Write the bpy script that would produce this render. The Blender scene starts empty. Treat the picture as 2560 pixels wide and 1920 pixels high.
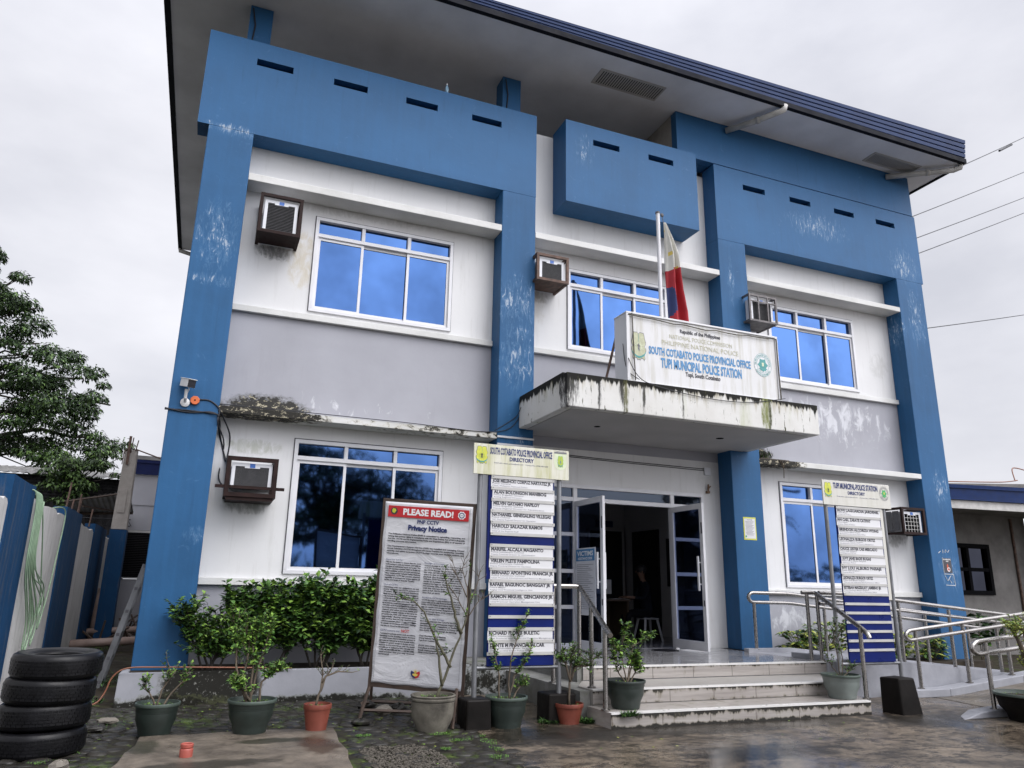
import bpy, bmesh, math, random
from mathutils import Vector, Matrix, Euler
random.seed(7)
R = math.radians
scene = bpy.context.scene
COL = scene.collection

# ------------------------------------------------------------------ camera
cd = bpy.data.cameras.new('camera'); cam = bpy.data.objects.new('camera', cd); COL.objects.link(cam)
cr_ = Vector((0.92611048, -0.3768046, 0.01837595)); cu_ = Vector((-0.1158731, -0.23776176, 0.96438726)); cf_ = Vector((0.35901645, 0.89525842, 0.26385516))
m3 = Matrix((cr_, cu_, -cf_)).transposed()
cam.matrix_world = Matrix.Translation((-0.019, -11.240, 1.400)) @ m3.to_4x4()
cd.sensor_width = 36; cd.lens = 26.265; cd.clip_end = 2000; cd.clip_start = .05
scene.camera = cam
scene.render.resolution_x = 1024; scene.render.resolution_y = 768

# ------------------------------------------------------------------ sky and sun (overcast)
w = bpy.data.worlds.new('World'); scene.world = w; w.use_nodes = True
nt = w.node_tree; nt.nodes.clear(); N = nt.nodes.new; LK = nt.links.new
out = N('ShaderNodeOutputWorld'); bg = N('ShaderNodeBackground'); sky = N('ShaderNodeTexSky')
sky.sky_type = 'NISHITA'; sky.sun_disc = False
SUN_EL, SUN_ROT = R(52), R(150)
sky.sun_elevation = SUN_EL; sky.sun_rotation = SUN_ROT; sky.dust_density = 4; sky.air_density = 1.5
tc = N('ShaderNodeTexCoord'); sep = N('ShaderNodeSeparateXYZ'); LK(tc.outputs['Generated'], sep.inputs[0])
mp = N('ShaderNodeMapping'); mp.inputs['Scale'].default_value = (1.5, 1.5, 3.2); LK(tc.outputs['Generated'], mp.inputs[0])
nz = N('ShaderNodeTexNoise'); nz.inputs['Scale'].default_value = 1.6; nz.inputs['Detail'].default_value = 6; nz.inputs['Roughness'].default_value = .52
LK(mp.outputs[0], nz.inputs['Vector'])
rp = N('ShaderNodeValToRGB'); rp.color_ramp.elements[0].position = .32; rp.color_ramp.elements[1].position = .68
rp.color_ramp.elements[0].color = (6.7, 6.8, 7.5, 1); rp.color_ramp.elements[1].color = (9.6, 9.6, 10.2, 1)
LK(nz.outputs['Fac'], rp.inputs[0])
# cloud deck: zenith brighter than the horizon as under a real overcast
mr = N('ShaderNodeMapRange'); mr.inputs['From Min'].default_value = .5; mr.inputs['From Max'].default_value = 1.0
mr.inputs['To Min'].default_value = 1.0; mr.inputs['To Max'].default_value = 1.5; LK(sep.outputs['Z'], mr.inputs['Value'])
dt = N('ShaderNodeVectorMath'); dt.operation = 'DOT_PRODUCT'; nv = N('ShaderNodeVectorMath'); nv.operation = 'NORMALIZE'; LK(tc.outputs['Generated'], nv.inputs[0]); LK(nv.outputs[0], dt.inputs[0]); dt.inputs[1].default_value = (.46, -.66, .59)
m2_ = N('ShaderNodeMapRange'); m2_.inputs['From Min'].default_value = .60; m2_.inputs['From Max'].default_value = 1.0; m2_.inputs['To Min'].default_value = 1.0; m2_.inputs['To Max'].default_value = 4.3; LK(dt.outputs['Value'], m2_.inputs['Value'])   # the veiled sun's side of the deck glows brighter
ml = N('ShaderNodeMath'); ml.operation = 'MULTIPLY'; LK(mr.outputs[0], ml.inputs[0]); LK(m2_.outputs[0], ml.inputs[1])
vm = N('ShaderNodeVectorMath'); vm.operation = 'SCALE'; LK(rp.outputs[0], vm.inputs[0]); LK(ml.outputs[0], vm.inputs['Scale'])
mx = N('ShaderNodeMix'); mx.data_type = 'RGBA'; mx.inputs['Factor'].default_value = .93
LK(sky.outputs[0], mx.inputs['A']); LK(vm.outputs[0], mx.inputs['B'])
LK(mx.outputs['Result'], bg.inputs['Color']); bg.inputs['Strength'].default_value = .1; LK(bg.outputs[0], out.inputs[0])
sl = bpy.data.lights.new('sun', 'SUN'); sl.energy = 1.5; sl.angle = R(40); sl.color = (1, .97, .93)
so = bpy.data.objects.new('sun', sl); COL.objects.link(so)
sdir = Vector((math.sin(SUN_ROT) * math.cos(SUN_EL), math.cos(SUN_ROT) * math.cos(SUN_EL), math.sin(SUN_EL)))
so.rotation_euler = sdir.to_track_quat('Z', 'Y').to_euler(); so.location = (5, -10, 20)
scene.view_settings.view_transform = 'Standard'; scene.view_settings.look = 'None'
scene.view_settings.exposure = 0.06; scene.view_settings.gamma = 1
scene.cycles.max_bounces = 8

# ------------------------------------------------------------------ materials
MATS = {}
def srgb(r, g, b):
    f = lambda c: (c / 255 / 12.92) if c / 255 <= .04045 else ((c / 255 + .055) / 1.055) ** 2.4
    return (f(r), f(g), f(b))
class NB:
    def __init__(s, name):
        s.m = bpy.data.materials.new(name); s.m.use_nodes = True; s.t = s.m.node_tree
        s.b = s.t.nodes['Principled BSDF']; s.tc = s.t.nodes.new('ShaderNodeTexCoord'); MATS[name] = s.m
        s.pos = s.t.nodes.new('ShaderNodeNewGeometry').outputs['Position']
    def n(s, t, **k):
        o = s.t.nodes.new(t)
        for a, v in k.items(): setattr(o, a, v)
        return o
    def l(s, a, b): s.t.links.new(a, b)
    def mapped(s, sc=(1, 1, 1), loc=(0, 0, 0), rot=(0, 0, 0)):
        o = s.n('ShaderNodeMapping'); o.inputs['Scale'].default_value = sc; o.inputs['Location'].default_value = loc; o.inputs['Rotation'].default_value = rot
        s.l(s.pos, o.inputs[0]); return o.outputs[0]
    def noise(s, scale, detail=4, rough=.55, sc=(1, 1, 1), dist=0., loc=(0, 0, 0)):
        o = s.n('ShaderNodeTexNoise'); o.inputs['Scale'].default_value = scale; o.inputs['Detail'].default_value = detail
        o.inputs['Roughness'].default_value = rough; o.inputs['Distortion'].default_value = dist; s.l(s.mapped(sc, loc), o.inputs['Vector']); return o.outputs['Fac']
    def ramp(s, fac, a, b, ca=0., cb=1.):
        o = s.n('ShaderNodeMapRange'); o.inputs['From Min'].default_value = a; o.inputs['From Max'].default_value = b
        o.inputs['To Min'].default_value = ca; o.inputs['To Max'].default_value = cb; s.l(fac, o.inputs['Value']); return o.outputs[0]
    def math(s, op, a, b=None, clamp=False):
        o = s.n('ShaderNodeMath', operation=op); o.use_clamp = clamp
        for i, v in enumerate((a, b)):
            if v is None: continue
            if isinstance(v, (int, float)): o.inputs[i].default_value = v
            else: s.l(v, o.inputs[i])
        return o.outputs[0]
    def mix(s, fac, a, b):
        o = s.n('ShaderNodeMix', data_type='RGBA')
        if isinstance(fac, (int, float)): o.inputs['Factor'].default_value = fac
        else: s.l(fac, o.inputs['Factor'])
        for k, v in (('A', a), ('B', b)):
            if isinstance(v, tuple): o.inputs[k].default_value = (*v[:3], 1)
            else: s.l(v, o.inputs[k])
        return o.outputs['Result']
    def xyz(s):
        o = s.n('ShaderNodeSeparateXYZ'); s.l(s.pos, o.inputs[0]); return o.outputs
    def ellipse(s, c, r):
        "1 at the centre of an ellipsoid patch in the world, 0 at its rim"
        o = s.n('ShaderNodeMapping'); o.inputs['Location'].default_value = tuple(-a / b for a, b in zip(c, r)); o.inputs['Scale'].default_value = tuple(1 / b for b in r)
        s.l(s.pos, o.inputs[0]); v = s.n('ShaderNodeVectorMath', operation='LENGTH'); s.l(o.outputs[0], v.inputs[0])
        return s.math('SUBTRACT', 1.0, v.outputs['Value'], clamp=True)
    def fin(s, col, rough=.6, metal=0, bump=None, bstr=.2, bdist=.01, spec=.5):
        if isinstance(col, tuple): s.b.inputs['Base Color'].default_value = (*col, 1)
        else: s.l(col, s.b.inputs['Base Color'])
        if isinstance(rough, (int, float)): s.b.inputs['Roughness'].default_value = rough
        else: s.l(rough, s.b.inputs['Roughness'])
        s.b.inputs['Metallic'].default_value = metal; s.b.inputs['Specular IOR Level'].default_value = spec
        if bump is not None:
            o = s.n('ShaderNodeBump'); o.inputs['Strength'].default_value = bstr; o.inputs['Distance'].default_value = bdist
            s.l(bump, o.inputs['Height']); s.l(o.outputs[0], s.b.inputs['Normal'])
        return s.m

def simple(name, col, rough=.6, metal=0, var=.15, scale=6, bstr=.1, spec=.5):
    b = NB(name); d = tuple(c * (1 - var) for c in col); e = tuple(min(1, c * (1 + var)) for c in col)
    f = b.noise(scale, 5)
    return b.fin(b.mix(b.ramp(f, .3, .7), d, e), b.ramp(b.noise(scale * 2), .3, .7, rough * .85, min(1, rough * 1.15)), metal, b.noise(scale * 6, 3), bstr, .004, spec)

def blue_paint(name, peels, base=(.018, .087, .203)):
    b = NB(name)
    col = b.mix(b.ramp(b.noise(.8, 6, .6), .3, .7), tuple(c * .84 for c in base), tuple(c * 1.12 for c in base))
    pale_top = b.ramp(b.xyz()['Z'], 7.9, 8.2, 0, .16); col = b.mix(pale_top, col, tuple(min(1, c * 1.9 + .02) for c in base))   # paler blue mixed in above the pier tops
    roller = b.noise(2.2, 3, sc=(5, 5, .35)); col = b.mix(b.ramp(roller, .45, .75, 0, .3), col, tuple(c * 1.35 for c in base))
    chalk = b.ramp(b.noise(5, 8, .7, dist=1.5), .62, .72, 0, .22)
    col = b.mix(chalk, col, (.15, .28, .46))
    fine = b.noise(11, 11, .76, sc=(1.6, 1.6, .42), dist=.9)
    for c, r in peels:
        e = b.ellipse(c, r); k = b.math('MULTIPLY', b.math('POWER', e, .5), .20); th = b.math('ADD', fine, k)
        on = b.ramp(e, .0, .15); col = b.mix(b.math('MULTIPLY', b.ramp(th, .60, .71, 0, .5), on), col, (.09, .19, .33)); col = b.mix(b.math('MULTIPLY', b.ramp(th, .71, .76, 0, .72), on), col, (.40, .45, .51))
    speck = b.ramp(b.noise(13, 3, .5), .79, .81, 0, .7); col = b.mix(speck, col, (.45, .52, .6))
    drip = b.ramp(b.noise(9, 4, sc=(1.6, 1.6, .12)), .62, .8, 0, .28); col = b.mix(drip, col, tuple(c * .5 for c in base))
    return b.fin(col, .55, 0, b.noise(7, 7, .6), .22, .012, .25)

def white_paint(name, base=(.63, .63, .63), dirt=.25, patches=()):
    b = NB(name)
    col = b.mix(b.ramp(b.noise(.7, 6), .3, .7), tuple(c * .93 for c in base), tuple(min(1, c * 1.05) for c in base))
    st = b.ramp(b.noise(6, 8, .68, sc=(1.6, 1.6, .14)), .54, .78, 0, dirt * 1.5); col = b.mix(st, col, (.33, .32, .29))
    sp = b.ramp(b.noise(16, 5, .7), .76, .82, 0, .15); col = b.mix(sp, col, (.22, .20, .17))
    fine = b.noise(8, 8, .7, sc=(1.2, 1.2, .6), dist=.8)
    for c, r, cc, amt in patches:
        e = b.ellipse(c, r); th = b.math('ADD', fine, b.math('MULTIPLY', b.math('POWER', e, .5), .32))
        col = b.mix(b.math('MULTIPLY', b.ramp(th, .60, .80, 0, amt), b.ramp(e, .02, .3)), col, cc)
    return b.fin(col, .62, 0, b.noise(9, 7, .6), .15, .01, .35)

def grey_paint(name, base=(.315, .318, .350)):
    b = NB(name)
    col = b.mix(b.ramp(b.noise(.9, 6), .3, .7), tuple(c * .9 for c in base), tuple(c * 1.08 for c in base))
    fine = b.noise(3.6, 10, .70, sc=(1.5, 1.5, .75), dist=.7)
    for c, r, k_ in [((11.4, -.05, 4.75), (2.1, .6, .62), .30), ((1.6, 0, 4.0), (2.4, .6, .25), .16), ((9.9, 0, .95), (1.0, .6, .35), .26)]:
        e = b.ellipse(c, r); th = b.math('ADD', fine, b.math('MULTIPLY', b.math('POWER', e, .5), k_))
        col = b.mix(b.ramp(th, .70, .82, 0, .68), col, (.62, .63, .66))
    # black mould crusts over the ledges
    for c, r in [((.62, 0, 3.79), (.85, .5, .36)), ((9.5, 0, 3.85), (.5, .5, .32))]:
        e = b.ellipse(c, r); th = b.math('ADD', b.noise(11, 8, .7, sc=(.7, 1, 1)), b.math('MULTIPLY', e, .75)); on = b.ramp(e, .02, .2)
        col = b.mix(b.math('MULTIPLY', b.ramp(th, .56, .70, 0, .7), on), col, (.12, .12, .12)); col = b.mix(b.math('MULTIPLY', b.ramp(th, .70, .76, 0, 1.), on), col, (.018, .017, .014))
        fl = b.math('MULTIPLY', b.ramp(b.noise(17, 6, .7, sc=(.5, 1, 1)), .55, .60), b.ramp(th, .70, .76)); col = b.mix(fl, col, (.42, .38, .27))
    dirt = b.ramp(b.noise(3, 7, .65, sc=(1.5, 1.5, .2)), .58, .8, 0, .25); col = b.mix(dirt, col, (.17, .165, .16))
    return b.fin(col, .6, 0, b.noise(6, 7), .2, .012, .4)

blue_peels = [((4.4, -.4, 6.05), (.45, .3, .6)), ((4.4, -.4, 4.95), (.5, .3, .5)), ((4.45, -.4, 5.5), (.4, .3, .2)), ((-.3, -.4, 8.05), (.6, .4, .13)), ((-.35, -.4, 6.3), (.35, .3, .7)), ((-.3, -.4, 5.6), (.4, .3, .12)),
              ((11.2, -.4, 8.85), (1.0, .3, .38)), ((13.6, -.4, 8.4), (.55, .3, .5)), ((13.75, -.4, 7.2), (.3, .3, .8)), ((13.3, -.2, 6.9), (.2, .35, .5)), ((5.6, -.4, 9.1), (.3, .3, .5)),
              ((13.75, -.4, 1.9), (.32, .3, .55)), ((13.8, -.4, 3.5), (.3, .3, .5)), ((8.85, -.4, 7.2), (.1, .3, .6)), ((4.5, -.4, 3.5), (.25, .3, .35)), ((-.1, -.4, 2.0), (.2, .3, .15))]
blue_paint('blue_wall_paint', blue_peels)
white_paint('white_wall_paint', patches=[((.5, 0, 6.34), (.36, .3, .17), (.07, .07, .07), .75), ((.5, 0, 2.43), (.40, .3, .12), (.16, .16, .15), .6), ((4.95, 0, 6.35), (.3, .3, .14), (.12, .11, .1), .5), ((12.8, 0, 2.45), (.36, .3, .16), (.16, .16, .15), .55), ((1.6, 0, 7.25), (1.8, .3, .12), (.30, .30, .29), .35), ((.9, 0, 6.3), (.28, .3, .6), (.45, .38, .24), .5), ((1.7, 0, 5.9), (.5, .3, .5), (.5, .47, .4), .18), ((.5, 0, 3.3), (.5, .3, .14), (.25, .27, .17), .45), ((4.9, 0, 6.2), (.25, .3, .5), (.4, .36, .28), .3),
                                         ((12.9, 0, 6.1), (.35, .3, .35), (.3, .3, .28), .3), ((8.4, 0, 3.4), (.4, .3, .4), (.45, .45, .42), .3)])
grey_paint('grey_wall_paint')

b = NB('ledge_concrete')   # white painted ledges, mouldy near the left ends
col = b.mix(b.ramp(b.noise(1.2, 6), .3, .7), (.52, .52, .50), (.66, .66, .65))
th = b.noise(12, 8, .72, sc=(.7, 1, 1))
for c, r, k_ in [((.2, -.4, 3.73), (1.5, .5, .3), .62), ((9.6, -.4, 3.72), (.8, .5, .3), .55), ((3.2, -.4, 3.73), (1.6, .5, .2), .12)]:
    e = b.ellipse(c, r); t2 = b.math('ADD', th, b.math('MULTIPLY', e, k_)); on = b.ramp(e, .02, .2); col = b.mix(b.math('MULTIPLY', b.ramp(t2, .52, .62, 0, .4), on), col, (.42, .38, .25)); col = b.mix(b.math('MULTIPLY', b.ramp(t2, .60, .66, 0, .97), on), col, (.012, .011, .009)); col = b.mix(b.math('MULTIPLY', b.ramp(b.noise(21, 7, .75, sc=(.6, 1, 1), loc=(3, 0, 0)), .55, .58, 0, .9), b.math('MULTIPLY', b.ramp(t2, .66, .72), on)), col, (.42, .38, .28))
col = b.mix(b.ramp(b.noise(5, 6, .65, sc=(1.5, 1.5, .3)), .58, .85, 0, .22), col, (.25, .24, .2))
b.fin(col, .75, 0, b.noise(14, 6), .3, .01, .2)

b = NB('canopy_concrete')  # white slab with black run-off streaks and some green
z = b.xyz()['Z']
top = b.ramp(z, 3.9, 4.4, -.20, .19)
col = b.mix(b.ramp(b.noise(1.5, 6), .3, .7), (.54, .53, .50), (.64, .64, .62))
stn = b.noise(5.2, 8, .66, sc=(1.9, 1.9, .10)); t1 = b.math('ADD', stn, top)
col = b.mix(b.ramp(t1, .53, .70, 0, .8), col, (.34, .31, .22))
col = b.mix(b.ramp(b.noise(2.2, 5, sc=(1.2, 1.2, .2), loc=(4, 0, 0)), .60, .70, 0, .35), col, (.30, .34, .12))
edge = b.ramp(z, 4.20, 4.375, 0, .33); t2 = b.math('ADD', b.math('ADD', b.noise(6, 7, .7, sc=(1.6, 1.6, .16), loc=(9, 0, 0)), edge), b.math('MULTIPLY', top, .35))
col = b.mix(b.ramp(t2, .66, .73), col, (.012, .012, .010))
for cx, wd, cc in [(4.50, .16, (.010, .010, .009)), (4.47, .05, (.01, .01, .01)), (4.98, .035, (.01, .01, .01)), (5.35, .05, (.012, .012, .01)), (5.42, .045, (.09, .09, .03)), (5.72, .03, (.02, .02, .015)), (7.95, .11, (.16, .18, .05)), (8.02, .03, (.03, .035, .01)), (6.4, .02, (.03, .03, .02))]:
    e = b.ellipse((cx, -2.13, 4.2), (wd * 1.5, .5, .6)); tt = b.math('ADD', b.math('MULTIPLY', e, .8), b.math('MULTIPLY', b.math('SUBTRACT', b.noise(10, 8, .72, sc=(2.2, 1, .35)), .5), 2.2)); col = b.mix(b.ramp(tt, .25, .62, 0, .9), col, cc)
b.fin(col, .8, 0, b.noise(12, 7), .35, .01, .2)
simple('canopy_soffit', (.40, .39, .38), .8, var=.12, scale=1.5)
simple('roof_soffit', (.66, .67, .71), .9, var=.14, scale=.9, bstr=.15, spec=.2)
simple('white_metal', (.62, .62, .64), .4, var=.06, scale=3)
simple('matte_dark_grey', (.08, .08, .09), .6)

b = NB('blue_metal_fascia')
b.fin(b.mix(b.ramp(b.noise(1.5, 5, sc=(1, 1, .3)), .3, .7), (.006, .020, .075), (.014, .038, .12)), .45, .0, b.noise(5, 3), .05, .01, .18)
simple('dark_gutter_edge', (.010, .011, .016), .7, var=.5, scale=3, spec=.1)

def window_glass(name, tint):
    b = NB(name); b.fin(b.mix(b.ramp(b.noise(.55, 4, .6), .38, .62), tuple(c * .72 for c in tint), tuple(c * 1.12 for c in tint)), .035, 1.0, b.noise(.9, 2), .05, .06); return b.m
window_glass('reflective_blue_glass', (.052, .108, .255))
b = NB('tinted_door_glass'); t = b.t; t.nodes.remove(b.b)
tr = b.n('ShaderNodeBsdfTransparent'); tr.inputs[0].default_value = (.17, .21, .34, 1); gl = b.n('ShaderNodeBsdfGlossy'); gl.inputs['Roughness'].default_value = .02; gl.inputs['Color'].default_value = (.65, .78, 1, 1)
lw_ = b.n('ShaderNodeLayerWeight'); fr = b.math('ADD', b.math('MULTIPLY', b.math('POWER', lw_.outputs['Facing'], 3.5), .45), .045); ms = b.n('ShaderNodeMixShader')
b.l(fr, ms.inputs[0]); b.l(tr.outputs[0], ms.inputs[1]); b.l(gl.outputs[0], ms.inputs[2]); b.l(ms.outputs[0], t.nodes['Material Output'].inputs[0])

b = NB('wet_concrete')
n1 = b.noise(1.5, 11, .74, dist=.5, sc=(.8, 1.1, 1)); n2 = b.noise(5, 12, .82, sc=(.85, 1.3, 1), dist=.3)
col = b.mix(b.ramp(n1, .36, .62), (.026, .021, .016), (.180, .144, .106)); col = b.mix(b.ramp(n2, .50, .54, 0, .85), col, (.018, .015, .012)); col = b.mix(b.ramp(b.noise(24, 7, .75), .58, .70, 0, .6), col, (.32, .26, .19))
for c, r, k_ in [((5.6, -3.95, 0), (2.6, .42, .4), .9), ((3.4, -3.9, 0), (.9, .7, .4), .8), ((8.1, -4.3, 0), (.9, .5, .4), .8), ((5.0, -5.2, 0), (1.2, .35, .4), .6)]:   # blotchy darker patches beside the steps and blocks, one farther out
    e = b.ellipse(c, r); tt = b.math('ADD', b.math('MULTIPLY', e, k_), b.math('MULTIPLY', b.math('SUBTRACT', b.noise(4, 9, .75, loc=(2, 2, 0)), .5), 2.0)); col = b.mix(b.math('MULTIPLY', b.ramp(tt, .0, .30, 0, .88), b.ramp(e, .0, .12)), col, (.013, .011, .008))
wet = b.ramp(b.math('ADD', b.noise(.55, 4, .5, loc=(3, 1, 0)), b.math('MULTIPLY', b.noise(7, 6, .7), .22)), .52, .70, .09, .5)
b.fin(col, wet, 0, b.math('MULTIPLY', b.noise(6, 8, .7), b.ramp(b.noise(.55, 4, .5, loc=(3, 1, 0)), .40, .6, .25, 1)), .6, .014, .45)

def stone(name, c0, c1, moss, rough=.45, sc=5, bs=.5):
    b = NB(name); col = b.mix(b.ramp(b.noise(sc, 7, .65), .3, .7), c0, c1)
    col = b.mix(b.ramp(b.noise(1.6, 8, .7, loc=(2, 5, 0)), .60 - moss, .72 - moss, 0, .8), col, (.055, .085, .018)); col = b.mix(b.ramp(b.noise(9, 6, .7, loc=(7, 5, 0)), .66 - moss, .70 - moss, 0, .55), col, (.12, .17, .03))
    b.fin(col, b.ramp(b.noise(3, 4), .3, .7, rough * .7, min(1, rough * 1.4)), 0, b.noise(sc * 4, 8, .65), bs, .01, .3 if name == 'cobble_stone' else .15)
stone('cobble_stone', (.007, .0066, .006), (.034, .031, .026), .04, .42, 4)
stone('paving_mortar', (.012, .011, .009), (.03, .027, .020), .08, .7)
stone('moss_ground', (.016, .014, .010), (.045, .036, .026), .06, .7)
stone('slab_concrete', (.035, .028, .022), (.17, .142, .112), .0, .5, 3.4, .9)
b = NB('slab_worn'); col = b.mix(b.ramp(b.noise(2.4, 10, .72), .35, .65), (.055, .045, .035), (.20, .168, .132)); col = b.mix(b.ramp(b.noise(20, 8, .75), .58, .66, 0, .5), col, (.03, .026, .02))
for c, r, cc in [((.75, -3.62, 0), (.42, .16, .3), (.018, .019, .010)), ((.2, -4.45, 0), (.7, .22, .3), (.03, .026, .018)), ((1.15, -3.95, 0), (.22, .55, .3), (.05, .03, .018)), ((-.3, -3.6, 0), (.2, .4, .3), (.03, .03, .018))]:
    e = b.ellipse(c, r); tt = b.math('ADD', e, b.math('MULTIPLY', b.math('SUBTRACT', b.noise(6, 8, .7), .5), 1.4)); col = b.mix(b.math('MULTIPLY', b.ramp(tt, .15, .45, 0, .85), b.ramp(e, 0, .15)), col, cc)
b.fin(col, b.ramp(b.noise(2, 5), .35, .65, .25, .6), 0, b.noise(9, 10, .75), .8, .02, .3)
stone('kerb_paint', (.20, .205, .225), (.33, .335, .365), -.06, .6, 1.6, .25)
stone('dark_block', (.004, .0035, .003), (.012, .010, .009), -.2, .55, 4, .3); MATS['dark_block'].node_tree.nodes['Principled BSDF'].inputs['Specular IOR Level'].default_value = .12
stone('grey_block_stone', (.10, .09, .08), (.22, .2, .17), -.05, .7, 6)
stone('garden_soil', (.018, .014, .010), (.05, .04, .03), 0, .9)
stone('raw_concrete', (.24, .22, .20), (.40, .37, .34), -.1, .8, 3)
stone('aged_wall', (.11, .105, .10), (.22, .21, .20), -.12, .75, 1.2)
stone('mouldy_platform_side', (.10, .10, .085), (.25, .25, .24), .03, .6, 2.5)
stone('gravel', (.04, .036, .03), (.14, .125, .105), -.1, .8, 30, .9)

def tile_mat(name, w_, off, edgez):
    b = NB(name); x = b.xyz()['X']
    col = b.mix(b.ramp(b.noise(3.5, 6, .6, sc=(.35, 1, 5), dist=.4), .3, .7), (.22, .20, .185), (.36, .335, .31))
    fx = b.math('FRACT', b.math('ADD', b.math('DIVIDE', x, w_), off)); j = b.math('LESS_THAN', fx, .012)
    col = b.mix(j, col, (.08, .07, .06))
    jw = b.math('MULTIPLY', b.ramp(b.math('ABSOLUTE', b.math('SUBTRACT', fx, .006)), 0, .05, 1, 0), b.ramp(b.noise(9, 6, .7, sc=(1, 1, .5)), .48, .6)); col = b.mix(jw, col, (.10, .08, .06))
    for zc, h, k_ in edgez:
        z = b.xyz()['Z']; e = b.ramp(b.math('ABSOLUTE', b.math('SUBTRACT', z, zc)), 0, h, k_, 0)
        t_ = b.math('ADD', b.noise(7, 8, .72, sc=(1.3, 1.3, .5)), e); col = b.mix(b.ramp(t_, .58, .68, 0, .5), col, (.15, .13, .085)); col = b.mix(b.ramp(t_, .67, .73, 0, .96), col, (.012, .011, .009))
    return b.fin(col, .30, 0, b.noise(20, 4), .05, .004, .3)
tile_mat('stair_tile_upper', .62, .1, [(.46, .04, .21)])
tile_mat('stair_tile_middle', .62, .55, [(.30, .06, .26), (.17, .03, .12)])
tile_mat('stair_tile_lower', .62, .3, [(.155, .09, .40), (.0, .05, .40)])
b = NB('polished_platform_tile'); x = b.xyz()
fx = b.math('LESS_THAN', b.math('FRACT', b.math('DIVIDE', x['X'], .6)), .008); fy = b.math('LESS_THAN', b.math('FRACT', b.math('DIVIDE', x['Y'], .6)), .008)
col = b.mix(b.ramp(b.noise(2.4, 6, .6, sc=(1, 2.5, 1), dist=.7), .3, .7), (.15, .15, .16), (.31, .31, .32)); col = b.mix(b.math('MAXIMUM', fx, fy), col, (.12, .12, .12))
b.fin(col, b.ramp(b.noise(1.2, 5), .35, .65, .06, .2), 0, b.noise(3, 3), .03, .003, .55)
simple('tile_edge_trim', (.60, .59, .57), .3, var=.05)
simple('stainless_steel', (.31, .295, .28), .28, 1.0, var=.12, scale=9, bstr=.03)
simple('galvanised_post', (.20, .205, .215), .42, .6, var=.25, scale=5)
simple('brown_iron', (.020, .010, .009), .6, .0, var=.4, scale=10, spec=.15)
simple('rusty_iron', (.10, .06, .045), .7, .2, var=.5, scale=14)
simple('grey_iron', (.13, .12, .12), .6, .3, var=.4, scale=12)
simple('ac_plastic', (.62, .63, .66), .45, var=.06)
simple('ac_fins', (.08, .08, .085), .6, .0, var=.2, scale=20)
simple('dark_void', (.006, .006, .007), .95, var=0, spec=.05)
simple('label_blue', (.03, .12, .42), .4)
simple('tyre_rubber', (.005, .005, .006), .34, var=.4, scale=5, bstr=.4, spec=.22)
simple('pot_green', (.018, .026, .022), .42, var=.25, scale=4)
simple('pot_rim_green', (.055, .075, .062), .45, var=.2, scale=5)
simple('pot_grey_green', (.13, .15, .14), .45, var=.2, scale=5)
simple('pot_terracotta', (.17, .042, .026), .5, var=.2, scale=5)
stone('urn_stone', (.03, .027, .023), (.19, .175, .145), -.04, .6, 3.6, .5)
simple('cup_plastic', (.33, .075, .055), .4, var=.15)
simple('hose_green', (.20, .29, .19), .4, var=.2)
simple('hose_orange', (.20, .075, .04), .45, var=.15)
simple('pipe_pvc', (.30, .22, .19), .5, var=.2)
simple('pvc_white', (.42, .41, .39), .5, var=.2)
simple('black_cable', (.010, .011, .016), .6)
simple('wood_dark', (.060, .040, .030), .65, var=.4, scale=8)
simple('bamboo', (.16, .09, .05), .6, var=.3)
simple('bark', (.10, .078, .055), .8, var=.35, scale=12, bstr=.4)
simple('bark_green', (.075, .070, .042), .7, var=.3, scale=14, bstr=.4)
simple('twig', (.075, .058, .04), .8, var=.3)
simple('bark_dark', (.030, .025, .02), .85, var=.3)
for nm, c in dict(leaf_dark=(.013, .034, .009), leaf_mid=(.055, .125, .022), leaf_light=(.15, .26, .04), leaf_yellow=(.33, .37, .075), tree_leaf_dark=(.014, .030, .010), tree_leaf_mid=(.036, .070, .020), tree_leaf_light=(.085, .15, .035), grass_leaf=(.10, .22, .03)).items():
    b = NB(nm); b.fin(b.mix(b.ramp(b.noise(2.5, 3), .3, .7), tuple(q * .75 for q in c), tuple(q * 1.3 for q in c)), .5, 0, None, spec=.35)
simple('sign_face_white', (.60, .60, .61), .45, var=.04, scale=2)
def stained_board(name, base, stain, amt):
    b = NB(name); col = b.mix(b.ramp(b.noise(2, 5), .3, .7), tuple(c * .93 for c in base), base)
    col = b.mix(b.ramp(b.noise(7, 7, .65, sc=(1.6, 1, .14)), .46, .68, 0, amt), col, stain); col = b.mix(b.ramp(b.noise(22, 5, .7), .72, .76, 0, .4), col, (.8, .8, .78))
    return b.fin(col, .4, 0, b.noise(3, 3), .04)
stained_board('stained_header', (.60, .59, .50), (.36, .36, .14), .85)
stained_board('header_clean', (.56, .55, .50), (.42, .41, .34), .5)
stained_board('canopy_sign_face', (.60, .60, .60), (.36, .34, .26), .62)
simple('sign_blue', (.003, .011, .10), .3, spec=.15, var=.2, scale=2)
simple('sign_rail', (.42, .415, .40), .5, var=.1)
b = NB('tarpaulin'); b.fin(b.mix(b.ramp(b.noise(1.3, 4), .3, .7), (.58, .585, .62), (.68, .68, .70)), .42, 0, b.noise(2.0, 5, .55, sc=(1, 1, 2.0), dist=1.3), .45, .05)
simple('ink_black', (.035, .035, .045), .5, var=0); simple('ink_navy', (.018, .03, .12), .5, var=0); simple('ink_blue', (.06, .21, .42), .5, var=.15, scale=30)
simple('ink_faded', (.40, .39, .26), .5, var=.1, scale=20); simple('ink_red', (.48, .022, .028), .45, var=.05); simple('ink_white', (.8, .8, .8), .5, var=0)
simple('ink_grey', (.13, .13, .15), .5, var=0)
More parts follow.
